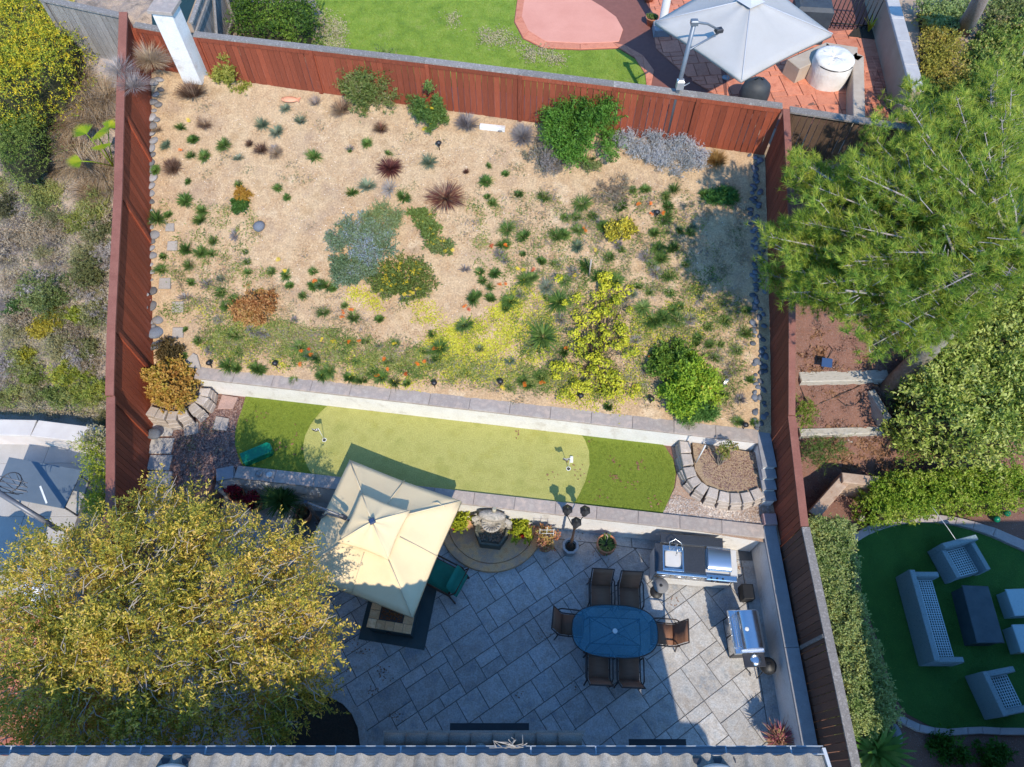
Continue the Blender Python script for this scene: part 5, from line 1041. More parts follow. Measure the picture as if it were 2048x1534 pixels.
mat_leaves('dry_litter',[([(310,140),(560,190),(1300,330),(1500,400),(1510,850),(400,730),(300,600)],14000),([(400,500),(900,640),(1000,780),(400,720)],6000)],1,.042,.03,LITC,.012,50)
# pebbles in the gravel and soil
def pebbles(name,pts,s0,s1,m):
    V=[];Fs=[];base=np.array([(1,0,0),(0,1,0),(-1,0,0),(0,-1,0),(0,0,.7)]); 
    F0=np.array([(0,1,4),(1,2,4),(2,3,4),(3,0,4)])
    P=np.array([tuple(p) for p in pts]); n=len(P); s=rng.uniform(s0,s1,(n,1,1)); a=rng.random(n)*6.28; ca,sa=np.cos(a),np.sin(a)
    B=np.broadcast_to(base,(n,5,3))*s*rng.uniform(.7,1.2,(n,1,3)); X=B[:,:,0]*ca[:,None]-B[:,:,1]*sa[:,None]; Y=B[:,:,0]*sa[:,None]+B[:,:,1]*ca[:,None]
    V=np.stack([X,Y,B[:,:,2]],-1)+P[:,None,:]; o=link(name,npmesh(name,V.reshape(-1,3),(F0[None]+np.arange(n)[:,None,None]*5).reshape(-1,3)),m); o['kind']='stuff'; return o
PB=FOL('pebble_mix',[(.13,.09,.07),(.42,.30,.22),(.30,.26,.24),(.65,.55,.45)],0)
zg=ZG
pebbles('gravel_pebbles',[W(a,b,zg) for a,b in fill([(1340,1000),(1350,990),(1420,1010),(1540,1010),(1535,1060),(1320,1038)],3500,1)],.012,.03,PB)
MB_=FOL('mulch_mix',[(.05,.025,.02),(.15,.075,.055),(.30,.2,.16),(.09,.05,.05)],0)
pebbles('mulch_chips',[W(a,b,zg-.02) for a,b in fill([(420,790),(500,800),(480,860),(480,930),(410,960),(350,1000),(345,860),(400,830)],6000,1)],.012,.035,MB_)
pebbles('slope_pebbles',[G_fast(a,b) for a,b in fill([(310,150),(560,190),(1300,330),(1500,400),(1510,850),(400,720),(300,600)],9000,2)],.006,.018,FOL('pale_pebble',[(.45,.32,.2),(.7,.55,.4),(.35,.28,.22),(.8,.7,.58)],0))
# young tree in the block planter
p=W(1437,932,zg+.27); t=thing('young_tree','small sparse young tree in the block planter','tree',p)
Cs=[tuple(np.array([.05,.1,.55])+np.array(c)) for c in blobs(.30,.28,.5,16,5)]
V,Fc=clumpcloud(Cs,.10,34,.06,.03); link('crown',npmesh('crown',V,Fc),FOL('young_leaf',[(.08,.13,.02),(.2,.24,.04),(.38,.22,.08)],.25),t); twigs(Cs,(0,0,0),.016,2).build('branches',BARK,t)
# ================= big tree, pine, neighbours' greenery =================
def crown(name,lb,poly,zf,n,rad,per,ln,wd,cols,root,limb=.05,cat='tree',trunk=None,tr=.3,every=3,seed=1,matn=None,barkm=None,nsc=1.0,tw=True,lump=0):
    mt_=FOL(matn or name+str(seed),cols,tr,nscale=nsc); t=thing(name,lb,cat,root); Cs=[]; r=random.Random(seed)
    for a,b in fill(poly,n,seed): 
        if math.sin(a*.045+b*.03+1)*math.sin(b*.05-a*.025)+.5*math.sin(a*.11)*math.cos(b*.12)>.58: continue
        z=zf(a,b)+lump*(math.sin(a*.031+b*.017)*math.cos(b*.037-a*.011)+.6*math.sin(a*.071)*math.sin(b*.063))+r.uniform(-.45,.15); q=W(a,b,z); Cs.append(tuple(q-Vector(root)))
    V,Fc=sprays(Cs,per//14,rad*1.7,14,ln,wd,out=(0,0,1.5)); link('crown',npmesh('crown',V,Fc),mt_,t)
    if tw:
        top=Vector((0,0,trunk if trunk else .1)); limbs=MB(); rd=random.Random(seed)
        prim=[Vector(c) for c in Cs[::max(1,len(Cs)//14)]]
        for q in prim: m=top.lerp(q,.45)+Vector((rd.uniform(-.2,.2),rd.uniform(-.2,.2),-.1)); limbs.tube([top,m,q],[limb,limb*.6,limb*.25],6)
        for c in Cs[::every]:
            c=Vector(c); q=min(prim,key=lambda u:(u-c).length); s=q.lerp(top,.25); e=c+Vector((rd.uniform(-.15,.15),rd.uniform(-.15,.15),rd.uniform(.05,.22)))
            limbs.tube([s,s.lerp(e,.55)+Vector((rd.uniform(-.1,.1),rd.uniform(-.1,.1),.05)),e],[limb*.28,limb*.18,limb*.07],4,False)
        limbs.build('branches',barkm or WOODT,t)
        if trunk: mb=MB(); mb.tube([(0,0,-.1),(.05,.02,trunk*.5),(0,0,trunk+.1)],[limb*2.2,limb*1.7,limb*1.3],10); mb.build('trunk',BARK,t)
    return t
def domez(cx,cy,rx,ry,zlo,zhi): return lambda a,b: zlo+(zhi-zlo)*math.sqrt(max(0,1-min(1,((a-cx)/rx)**2+((b-cy)/ry)**2)))
BT=[(20,1130),(80,1085),(140,1075),(190,1045),(235,1030),(272,1015),(310,990),(350,985),(392,1000),(440,1030),(500,1040),(540,1058),(585,1068),(615,1110),(632,1155),(628,1200),(652,1240),(655,1290),(640,1350),(650,1400),(610,1420),(545,1480),(60,1490),(0,1460),(0,1150)]
crown('leafy_tree','big yellow-green tree with pale twigs filling the lower left, partly shaded by the roof',BT,domez(330,1240,440,350,3.1,4.5),1080,.24,126,.070,.025,[(.20,.22,.04),(.44,.38,.05),(.74,.56,.08),(.84,.55,.17),(.54,.44,.12)],W(350,1330,0),.040,trunk=1.9,every=3,seed=1,nsc=1.3,lump=.28,tr=.42)
mb=MB(); rd=random.Random(8)   # sprays of bare twigs at the crown's rim are part of it
tr_=[o for o in bpy.data.objects if o.name=='leafy_tree'][0]
dz=domez(330,1240,440,350,3.1,4.7)
for a,b in fill(BT,420,77):
    q=W(a,b,dz(a,b))-tr_.location; an=math.atan2(q.y,q.x)+rd.uniform(-1,1); l=rd.uniform(.15,.42); e=q+Vector((math.cos(an)*l,math.sin(an)*l,rd.uniform(0,.12)))
    mb.tube([q,q.lerp(e,.5)+Vector((rd.uniform(-.06,.06),rd.uniform(-.06,.06),.04)),e],[.009,.007,.003],4,False)
mb.build('twigs',WOODT,tr_)
# pine
PI=[(1558,350),(1590,295),(1640,335),(1690,305),(1735,240),(1770,190),(1800,165),(1840,160),(1900,185),(1960,130),(2060,60),(2060,560),(1990,590),(1930,640),(1890,690),(1850,725),(1800,700),(1730,730),(1690,660),(1640,610),(1600,590),(1560,600),(1530,575),(1512,520),(1535,455),(1562,445),(1600,425),(1570,385)]
root=W(1900,520,.9); root=Vector((9.4,8.8,1.6)); t=thing('pine_tree','large soft-needled pine tree overhanging the right fence','pine tree',root)
NE=FOL('pine_needle',[(.06,.13,.02),(.18,.29,.035),(.40,.48,.06),(.60,.58,.11)],.42,nscale=3.2)
zf=domez(1860,430,440,420,5.0,7.8); rd=random.Random(4); C=[];
trunk=Vector((0,0,6.3)); 
for a,b in fill(PI,820,12):
    z=zf(a,b)+.6*math.sin(a*.05+b*.02)*math.cos(b*.045-a*.015)+rd.uniform(-1.5,.2); C.append(W(a,b,z)-root)
def needles(C,per,ln,wd):
    C=np.array([tuple(c) for c in C]); n=len(C); out=unit(C-np.array([[0,0,4.0]])); out[:,2]=np.abs(out[:,2])*.6+.35; out=unit(out)
    d=np.repeat(out,per,0)+rng.normal(size=(n*per,3))*.62; d=unit(d); P0=np.repeat(C,per,0)+rng.normal(size=(n*per,3))*.035-np.repeat(out,per,0)*rng.random((n*per,1))*.10
    l=ln*rng.uniform(.65,1.15,(n*per,1)); s=unit(np.cross(d,rng.normal(size=d.shape)))*wd; V=np.stack([P0-s,P0+s,P0+d*l],1).reshape(-1,3); return npmesh('needles',V,np.arange(3*n*per).reshape(-1,3))
C2=[]; D2=[]; BG=MB(); tips=fill(PI,170,31)+fill([(1530,455),(1562,440),(1640,420),(1640,600),(1560,600),(1512,520)],14,5)
for a,b_ in tips:
    z=zf(a,b_)+rd.uniform(-1.0,.25); E=W(a,b_,z)-root; S=Vector((rd.uniform(-.2,.2),rd.uniform(-.2,.2),max(1.6,E.z-.9-.12*Vector((E.x,E.y)).length))); dr=(E-S); Ln=dr.length; dn=dr.normalized(); lat=Vector((-dn.y,dn.x,0)).normalized()
    l0=max(0,1-2.0/max(Ln,.1)); BG.tube([S.lerp(E,l0),S.lerp(E,(l0+1)/2)+Vector((0,0,.06)),E],[.028,.018,.006],5,False)
    n_=int(11*min(1,Ln/2.0))+3
    for k in range(n_):
        t_=l0+(1-l0)*(k+rd.random())/n_; B=S.lerp(E,t_)+Vector((0,0,.06*math.sin(3.1*t_)))
        for sg in (-1,1):
            w_=rd.uniform(.12,.42)*(1.15-abs((t_-l0)/(1-l0+.01)-.45)); q=B+lat*sg*w_+dn*w_*.5+Vector((0,0,rd.uniform(-.05,.1)))
            for m in (.45,.72,1.0): C2.append(B.lerp(q,m)); D2.append(dn*.8+lat*sg*.6+Vector((0,0,.35)))
            BG.tube([B,q],[.007,.003],3,False)
    C2.append(E); D2.append(dn)
for c in C: 
    for k in range(3): C2.append(c+Vector((rd.gauss(0,.09),rd.gauss(0,.09),rd.gauss(0,.05)))); D2.append(Vector((rd.gauss(0,.5)+c.x*.1,rd.gauss(0,.5)+c.y*.1,.6)))
BG.build('boughs',M('pine_bark',[(.24,.20,.18),(.42,.38,.35)],12,.9,.6,30),t)
def needles(C,per,ln,wd):
    C=np.array([tuple(c) for c in C]); n=len(C); out=unit(np.array([tuple(d) for d in D2]))
    d=unit(np.repeat(out,per,0)+rng.normal(size=(n*per,3))*.50); P0=np.repeat(C,per,0)-np.repeat(out,per,0)*rng.random((n*per,1))*.07
    l=ln*rng.uniform(.65,1.15,(n*per,1)); s=unit(np.cross(d,rng.normal(size=d.shape)))*wd; V=np.stack([P0-s,P0+s,P0+d*l],1).reshape(-1,3); return npmesh('needles',V,np.arange(3*n*per).reshape(-1,3))
print('tufts',len(C2))
link('crown',needles(C2,26,.155,.0055),NE,t)
mb=MB(); mb.tube([(0,0,-.4),(.1,0,2.5),(0,.1,6.6)],[.26,.19,.06],10); mb.build('trunk',BARK,t)
prim=C[::60]; mb=MB()
for q in prim:
    s=Vector((0,0,max(1.8,q.z-1.2-.1*q.length))); m=s.lerp(q,.5)+Vector((rd.uniform(-.25,.25),rd.uniform(-.25,.25),-.05)); mb.tube([s,m,q+Vector((0,0,.05))],[.06,.04,.014],6)
mb.build('limbs',M('pine_bark',[(.20,.17,.15),(.36,.33,.30)],12,.9,.6,30),t)
mb=MB()
for c in C[::6]:
    q=min(prim,key=lambda u:(u-c).length); s=q.lerp(Vector((0,0,q.z-.8)),.12); s=c+(s-c).normalized()*min(.45,(s-c).length)-Vector((0,0,.08)); mb.tube([s,s.lerp(c,.6)+Vector((rd.uniform(-.06,.06),rd.uniform(-.06,.06),.0)),c],[.010,.008,.004],4,False)
mb.build('twigs',MC['pine_bark'],t)
# far trunk and greenery at the top right
mb=MB(); a=G(1925,60); mb.tube([W(1925,62,5.0),W(1950,20,6.2),W(1990,-60,8.2)],[.22,.19,.15],10); o=mb.build('tree_trunk',M('rough_bark',[(.16,.11,.09),(.34,.28,.26)],16,.95,1,20,stretch=(2,2,.4)),None); tag(o,'thick grey bark trunk leaning out of the top right corner','tree trunk')
def greens(name,lb,poly,z0,z1,n,rad,per,ln,wd,cols,seed,cat='shrub',core=True,nsc=1.2,tr=.28):
    r=random.Random(seed); Cs=[]; P0=W(*[sum(p[i] for p in poly)/len(poly) for i in (0,1)],z0); t=thing(name,lb,cat,(P0.x,P0.y,z0-.1))
    for a,b in fill(poly,n,seed): q=W(a,b,z1+r.uniform(-.22,.08)*min(1,(z1-z0))); Cs.append(tuple(q-t.location))
    if core and z1-z0>.4:
        for i in range(len(poly)):
            pa,pb=W(*poly[i-1],z1),W(*poly[i],z1); m_=max(1,int((pb-pa).length/(rad*1.1))); 
            for k in range(m_):
                for zz in np.arange(z0+.1,z1-.1,rad*1.3): q=pa.lerp(pb,(k+r.random())/m_); Cs.append((q.x-t.location.x+r.uniform(-.08,.08),q.y-t.location.y+r.uniform(-.08,.08),zz+r.uniform(-.08,.08)-t.location.z))
    V,Fc=(sprays(Cs,max(2,per//10),rad*1.6,10,ln*1.05,wd,up=.5) if cat!='hedge' else sprays(Cs,max(2,per//8),rad*1.0,8,ln,wd,up=.7)); link('foliage',npmesh('foliage',V,Fc),FOL(name+'_leaf%d'%seed,cols,tr,nscale=nsc),t)
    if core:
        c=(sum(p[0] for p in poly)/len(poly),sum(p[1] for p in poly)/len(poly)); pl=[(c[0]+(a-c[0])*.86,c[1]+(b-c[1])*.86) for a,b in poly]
        mb=MB(); mb.prism([W(a,b,z1)[:2] for a,b in pl],z0-.05,z1-.18,bev=.1); mb.build('dark_filler_core',M('hedge_core',[(.02,.025,.01),(.05,.045,.02)],20,.95,1,30),t,world=True)  # solid dark filler added inside the leaves in place of twigs, closes the gaps
    return t
greens('ground_cover_bank','pale green leafy bank at the very top right, left of the leaning trunk',[(1838,0),(1925,-10),(1975,-10),(1930,60),(1915,75),(1880,60),(1845,40)],5,5.35,120,.16,60,.05,.04,[(.16,.24,.06),(.28,.36,.12),(.42,.46,.22)],1)
greens('ground_cover_bank','yellowing ivy strip between the tan wall and the leaning trunk',[(1842,40),(1880,60),(1915,80),(1935,150),(1900,200),(1850,180)],5,5.3,150,.15,60,.05,.035,[(.20,.2,.03),(.38,.34,.05),(.45,.33,.1)],2)
greens('ivy_bank','dark glossy ivy on the bank behind the pine at the right edge',[(1935,90),(1990,60),(2070,20),(2070,420),(1950,300),(1900,200)],4.6,4.9,260,.2,60,.07,.05,[(.03,.08,.015),(.08,.16,.03),(.2,.28,.07)],3)
greens('leafy_shrub','broad light green large-leaved shrub below the pine at the right edge',[(1845,760),(1880,700),(1950,640),(2000,590),(2070,560),(2070,870),(1980,870),(1905,830),(1850,810)],1.2,3.0,330,.24,60,.10,.045,[(.08,.14,.02),(.22,.30,.04),(.42,.47,.10),(.52,.55,.18)],4,nsc=2.6)
greens('leafy_shrub','dark green leaves in the gap under the pine beside the timber beds',[(1800,760),(1850,740),(1860,810),(1900,850),(1850,870),(1790,800)],1.0,1.7,70,.16,50,.07,.03,[(.02,.06,.01),(.06,.13,.02)],5,core=False)
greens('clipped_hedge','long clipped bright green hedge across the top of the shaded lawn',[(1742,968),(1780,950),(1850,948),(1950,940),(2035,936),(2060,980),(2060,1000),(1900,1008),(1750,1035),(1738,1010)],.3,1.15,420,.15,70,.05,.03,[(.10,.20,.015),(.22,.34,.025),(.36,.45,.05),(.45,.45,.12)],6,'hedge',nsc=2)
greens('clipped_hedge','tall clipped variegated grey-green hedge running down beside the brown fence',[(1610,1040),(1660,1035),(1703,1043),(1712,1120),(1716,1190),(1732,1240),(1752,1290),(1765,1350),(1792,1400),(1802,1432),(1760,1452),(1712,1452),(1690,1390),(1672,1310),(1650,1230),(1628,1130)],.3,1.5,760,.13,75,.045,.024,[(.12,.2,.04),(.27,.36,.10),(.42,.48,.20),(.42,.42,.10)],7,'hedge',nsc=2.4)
greens('bank_plants','low green clump on the mulch bank below the timber bed',[(1608,885),(1680,875),(1690,905),(1650,930),(1605,925)],.9,1.0,60,.12,50,.05,.015,[(.07,.14,.03),(.16,.25,.05)],8,core=False)
greens('bank_plants','green seedlings against the fence inside the timber bed',[(1597,800),(1625,810),(1630,850),(1600,855)],1.3,1.5,30,.1,50,.05,.02,[(.14,.22,.02),(.25,.33,.05)],9,core=False)
greens('bank_plants','sprawling light green patch in the middle of the mulch bank',[(1790,860),(1860,870),(1880,900),(1830,920),(1810,940),(1790,900)],1.0,1.1,60,.13,50,.05,.025,[(.14,.22,.03),(.26,.33,.06)],10,core=False)
greens('leafy_shrub','dark green bushes at the top left of the neighbouring lawn',[(470,-20),(625,-20),(620,40),(600,72),(560,70),(520,62),(475,55)],5,5.7,130,.2,70,.05,.035,[(.04,.09,.012),(.12,.21,.02),(.25,.34,.05)],11)
mb=MB(); 
# broad-leaved plant at the bottom right
p=W(1765,1500,.9); t=thing('broad_leaf_plant','long-leaved green plant at the bottom of the hedge by the watermark corner'.replace(' by the watermark corner',' near the roof corner'),'plant',(p.x,p.y,.3))
link('leaves',blademesh('bl',90,.75,.085,.95,.55,.12,44),FOL('broad_leaf',[(.05,.13,.02),(.12,.26,.04),(.24,.36,.08)],.3),t,(0,0,.3))
for a,b,l in ((1900,1500,'shaded low green plant right of the long-leaved plant'),(1980,1510,'shaded low green plant in the bottom right corner')):
    p=W(a,b,.4); t=thing('low_plant',l,'plant',(p.x,p.y,.3)); link('foliage',bushmesh('lp',.5,.35,.3,1500,.08,.03,14,a),FOL('low_leaf',[(.03,.1,.01),(.08,.2,.02)],.3),t)
# ---------------- left hillside ----------------
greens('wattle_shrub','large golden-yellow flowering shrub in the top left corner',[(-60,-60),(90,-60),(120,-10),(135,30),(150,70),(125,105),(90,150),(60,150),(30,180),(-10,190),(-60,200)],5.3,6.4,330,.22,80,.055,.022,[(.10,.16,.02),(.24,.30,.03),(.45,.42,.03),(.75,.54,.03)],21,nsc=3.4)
greens('dark_shrub','dark green shrub below the golden one at the left edge',[(-20,230),(40,240),(70,225),(62,280),(20,320),(-20,310)],4.8,5.6,80,.2,70,.05,.02,[(.04,.08,.015),(.12,.18,.03),(.2,.25,.05)],22)
DG=FOL('straw_blade',[(.20,.11,.06),(.36,.24,.14),(.48,.36,.22),(.34,.28,.24)],.15)
GRT=FOL('grey_twig_blade',[(.16,.14,.14),(.30,.26,.25),(.44,.38,.34)],.1)
dgm=[blademesh('straw',700,.62,.009,.98,.5,.25,90+i) for i in range(3)]; 
for m in dgm: m.materials.append(DG)
gtm=[blademesh('gtw',500,.5,.008,.95,.2,.22,95+i) for i in range(3)]
for m in gtm: m.materials.append(GRT)
for i,(a,b,s) in enumerate([(160,170,1.0),(175,205,1.1),(195,240,1.1),(150,250,.9),(215,200,.9),(170,330,1.0),(205,345,1.0),(140,300,.8),(190,385,.9),(225,380,.7),(110,250,.7),(120,340,.7)]):
    p=G(a,b); t=thing('straw_grass','collapsed straw-brown dry grass clump on the left hillside near the fan palm','dry grass',(p.x,p.y,p.z),i,'straw grass clumps on the left hillside'); o=link('blades',dgm[i%3],None,t); o.scale=(s,s,s)
GL="25,330,1 45,360,1.1 70,400,1 20,400,1 60,440,.9 30,440,.9 90,290,.8 100,330,.8 65,280,.8 20,520,.9 40,560,.8 15,600,.9 110,520,1 130,560,1 30,700,.9 60,730,.9 20,760,.9 100,700,.8 150,690,.8 180,700,.8 130,640,.7 180,620,.8 210,640,.7 90,640,.7 200,560,.8 180,440,.8 210,520,.8 40,640,.8 170,760,.7 110,480,.9 50,490,.9"
for i,q in enumerate(GL.split()):
    a,b,s=[float(v) for v in q.split(',')]; p=G(a,b); t=thing('grey_brush','low grey twiggy brush clump on the rough left hillside','dry brush',(p.x,p.y,p.z),i,'grey brush clumps on the left hillside'); o=link('twigs',gtm[i%3],None,t); s*=.72; o.scale=(s,s,s*.7)
# grey brush leaning over the fence top
for a,b,z,l,m_ in ((225,120,6.7,'pale grey dry brush leaning over the left fence near its top end',gtm[0]),(255,150,6.5,'grey dry brush hanging over the left fence cap below the straw one',gtm[1]),(290,100,6.4,'straw-coloured dry branch tip reaching over the left fence towards the pillar',dgm[0])):
    p=W(a,b,z); t=thing('overhanging_brush',l,'dry brush',(p.x,p.y,z-.3)); o=link('twigs',m_,None,t); o.scale=(.85,.6,.8)
p=W(212,310,5.0); t=thing('fan_palm','small bright yellow-green fan palm against the outside of the left fence','palm',(p.x,p.y,4.6)); FP=FOL('palm_leaf',[(.14,.26,.02),(.30,.40,.02),(.50,.48,.03)],.35)
for k,(dx,dy,dz,an,sc_) in enumerate([(-.38,.32,.75,2.5,1.0),(.02,.12,.95,-.4,1.1),(.12,.45,.8,1.2,.8),(-.35,-.42,.6,3.6,.95),(.16,-.15,.85,-1.2,.85)]):
    n=26; mb=MB()
    for i in range(n):
        a=an+(-1.25+2.5*i/(n-1)); l=.36*sc_*(1-.25*abs(i/(n-1)-.5)); w_=.010; d=Vector((math.cos(a),math.sin(a),.25-.25*abs(i/(n-1)-.5))); s=Vector((-math.sin(a),math.cos(a),0))*w_
        c=Vector((dx,dy,dz)); mb.add([c-s*.3,c+s*.3,c+d*l*.55+s*1.3,c+d*l,c+d*l*.55-s*1.3],[(0,1,2,3,4)])
    f=mb.build('frond',FP,t); mb=MB(); mb.tube([(0,0,.05),(dx*.6,dy*.6,dz*.7),(dx,dy,dz)],.012,5); mb.build('stem',FP,f)
for a,b,rx,ry,rz,n,cols,l in [(105,590,.55,.6,.45,5500,[(.08,.12,.03),(.15,.19,.05),(.24,.27,.1)],'largest green bush with pale yellow flowers in the middle of the left hillside'),(185,545,.35,.5,.4,2500,[(.14,.15,.05),(.22,.22,.09)],'olive bush touching the outside of the left fence'),(165,455,.35,.3,.3,1800,[(.16,.19,.04),(.28,.28,.06)],'olive-yellow bush by the fence above the green bush'),(205,470,.25,.3,.3,1400,[(.12,.14,.06),(.24,.24,.1)],'grey-green bush against the fence above the olive bush'),(20,420,.3,.35,.3,1500,[(.06,.07,.03),(.12,.11,.05)],'dark dry bush at the left edge halfway down'),
  (35,620,.25,.2,.2,900,[(.06,.12,.03),(.1,.18,.05)],'small dark green bush left of the yellow patch'),(105,640,.35,.25,.25,2200,[(.26,.22,.03),(.46,.36,.03)],'golden weed patch below the largest green bush'),(90,665,.3,.22,.2,1500,[(.30,.25,.04),(.5,.4,.05)],'second golden weed patch lower on the left hillside'),(160,635,.2,.22,.2,1200,[(.2,.25,.03),(.34,.36,.04)],'yellow-green bush between the golden patch and the fence'),(60,715,.2,.2,.2,1100,[(.2,.22,.02),(.42,.36,.03)],'small yellow bush at the lower left of the hillside'),
  (150,750,.5,.28,.3,3200,[(.12,.17,.03),(.26,.3,.04),(.42,.4,.05)],'yellow-green hedge-like bush along the lower edge of the hillside'),(195,790,.38,.4,.35,3200,[(.10,.16,.03),(.22,.28,.05),(.36,.36,.06)],'green shrub at the fence above the pale wall'),(75,760,.3,.2,.3,1400,[(.1,.15,.03),(.24,.27,.06)],'thin upright green shrub above the pale low wall'),(120,800,.45,.22,.3,2600,[(.12,.17,.04),(.25,.28,.08)],'green plants drooping over the pale low wall'),(20,800,.35,.2,.25,1600,[(.14,.16,.05),(.27,.27,.1)],'olive plants at the left edge above the pale wall'),
  (60,300,.3,.25,.3,1800,[(.12,.16,.03),(.22,.26,.06)],'green bush below the dark shrub at the upper left'),(100,215,.3,.2,.35,1400,[(.14,.18,.03),(.28,.3,.05)],'green lower edge of the golden shrub')]:
    bush(a,b,rx,ry,rz,n,.06,.016,cols,l,k=20)
SCM=[]
for i,cc in enumerate([[(.15,.15,.07),(.26,.24,.11),(.36,.32,.15)],[(.20,.15,.10),(.36,.28,.19),(.48,.38,.26)],[(.11,.14,.04),(.22,.25,.07),(.38,.36,.10)],[(.22,.19,.18),(.38,.33,.31),(.46,.41,.36)]]):
    m=bushmesh('scrub',.5,.5,.32,2400,.055,.014,24,60+i); m.materials.append(FOL('scrub_leaf%d'%i,cc,.15)); SCM.append(m)
rs=random.Random(12)
for i,(a,b) in enumerate(fill([(0,330),(225,420),(222,600),(215,830),(0,810)],62,21)):
    p=G(a,b); k=i%4; t=thing('scrub_bush','x','scrub',(p.x,p.y,p.z),rs.uniform(0,6),'low scrub bushes on the rough left hillside'); t['hue']=['olive','dry brown','green','grey'][k]; o=link('foliage',SCM[k],None,t); s=rs.uniform(.5,1.05); o.scale=(s,s*rs.uniform(.7,1.2),s)
bush(185,700,.3,.3,.22,1600,.06,.016,[(.14,.15,.05),(.22,.22,.09)],'olive weed beside the fence below the golden patches')
greens('creeping_shrub','bright yellow-green creeper hanging along the outside of the lower left fence',[(165,890),(200,870),(212,930),(216,990),(235,1010),(240,1050),(200,1050),(175,1010),(180,960)],.9,2.0,120,.15,60,.05,.022,[(.14,.22,.02),(.32,.38,.03),(.48,.46,.05)],31,core=False)
greens('creeping_shrub','dry-leaved creeper at the corner of the pale wall and the fence',[(170,870),(215,860),(218,900),(180,905)],.9,2.0,40,.13,50,.05,.03,[(.3,.28,.15),(.55,.5,.36)],32,core=False)
mat_leaves('hillside_litter',[([(0,200),(230,120),(232,400),(215,840),(0,800)],14000),([(0,400),(220,420),(215,840),(0,830)],9000)],1,.04,.02,FOL('hill_litter',[(.2,.16,.12),(.42,.33,.24),(.3,.27,.25),(.3,.3,.1)],.05),.03,90)
mat_leaves('hillside_weeds',[([(0,250),(230,300),(225,500),(0,500)],9000),([(0,480),(225,480),(218,700),(0,700)],16000),([(0,660),(218,660),(215,845),(0,830)],16000)],1,.06,.013,FOL('hill_weed',[(.12,.13,.06),(.28,.24,.15),(.40,.35,.30),(.48,.40,.18),(.44,.35,.27)],.15),.16,95)

greens('ivy_bank','pale leafy cover at the extreme top right corner beyond the leaning trunk',[(1990,-30),(2080,-30),(2080,30),(2010,60),(1965,70)],5,5.25,90,.16,50,.06,.045,[(.10,.14,.03),(.2,.24,.07),(.3,.22,.12)],13)
mat_leaves('bare_lawn_patch',[([(615,60),(660,20),(690,60),(690,120),(600,100)],2600),([(960,60),(1030,70),(1040,95),(960,85)],900),([(1045,95),(1130,108),(1125,125),(1050,118)],900),([(895,35),(915,35),(912,55),(895,52)],200)],1,.05,.03,FOL('dry_turf',[(.25,.22,.12),(.34,.30,.18),(.26,.30,.09)],0),.05,111)

greens('ivy_bank','yellow-green glossy ivy covering the bank between the leaning trunk and the pine',[(1900,200),(1935,150),(1960,80),(2000,60),(2070,40),(2070,200),(1960,230),(1900,260),(1850,240),(1850,180)],4.8,5.2,330,.2,60,.075,.05,[(.07,.13,.02),(.18,.26,.04),(.34,.38,.10),(.42,.34,.10)],14)
mat_leaves('turf_leaf_litter',[([(1180,885),(1330,900),(1345,960),(1310,1020),(1190,1000)],60),([(1000,860),(1170,880),(1170,960),(1000,960)],25),([(490,810),(600,830),(600,930),(490,920)],30)],1,.07,.045,FOL('dead_leaf',[(.25,.13,.07)],.1),.02,170)

mat_leaves('patio_leaf_litter',[([(660,1180),(760,1300),(800,1450),(740,1400),(690,1330)],90),([(700,1170),(1500,1200),(1500,1470),(760,1460)],70),([(1100,1060),(1500,1100),(1500,1130),(1080,1120)],60)],1,.045,.03,FOL('dead_leaf',[(.25,.13,.07)],.1),.015,270)
pebbles('planter_pebbles',[W(a,b,ZG+.33) for a,b in fill([(1395,895),(1500,905),(1515,905),(1520,980),(1450,980),(1410,960)],1800,6)],.008,.022,MB_)
mat_leaves('mulch_green',[([(350,860),(440,800),(475,860),(470,930),(400,960),(350,940)],260)],1,.05,.02,WG,.05,290)
# ---- labels that single out each small repeat by its nearest landmark ----
def proj(o):
    p=o.location; d=.5*p.y+C6*(H-p.z); return 1024+F*p.x/d, 767+F*(-C6*p.y+S6*(H-p.z))/d
LM=[((388,190),'the white pillar foot'),((478,170),'the rounded yellow-green fence shrub'),((580,203),'the terracotta fish'),((757,210),'the tall feathery shrub'),((866,225),'the medium green fence shrub'),((935,250),'the white footing strip'),((1160,270),'the large bright green shrub'),((1310,330),'the upper right bare patch'),((1432,325),'the ochre grass dome'),
((346,338),'the brown dome nearest the left fence'),((538,303),'the pair of brown grasses'),((780,338),'the middle maroon grass'),((893,398),'the largest maroon grass'),((487,405),'the ochre-orange bush'),((519,456),'the lone pointed rock'),((725,480),'the blue-flowered shrub'),((812,565),'the yellow daisy bush'),((515,622),'the orange-bronze shrub'),((357,614),'the fourth stepping stone'),((346,492),'the topmost stepping stone'),
((1085,675),'the largest round green tuft'),((1237,468),'the yellow-flowered sprawling shrub'),((1185,640),'the top of the yellow-leaved shrub'),((1372,775),'the citrus bush'),((1440,400),'the bright grass strip'),((1225,393),'the sprawling dry brown shrub'),((555,736),'the first wall light'),((870,775),'the wall light by the yellow patch'),((1001,772),'the middle wall light'),((1160,800),'the pointed wall light'),((1455,762),'the leaning metal rack'),((700,690),'the orange daisies above the wall'),((1020,470),'the middle of the right half'),((1400,560),'the pine shadow edge'),
((105,590),'the largest hillside bush'),((212,300),'the fan palm'),((105,640),'the golden weed patch'),((150,750),'the hedge-like hillside bush'),((30,360),'the left edge brush'),((160,460),'the olive-yellow hillside bush')]
ORD=['nearest','second nearest','third nearest','fourth nearest','fifth nearest','sixth nearest','seventh nearest','eighth nearest','ninth nearest','tenth nearest','eleventh nearest','twelfth nearest']
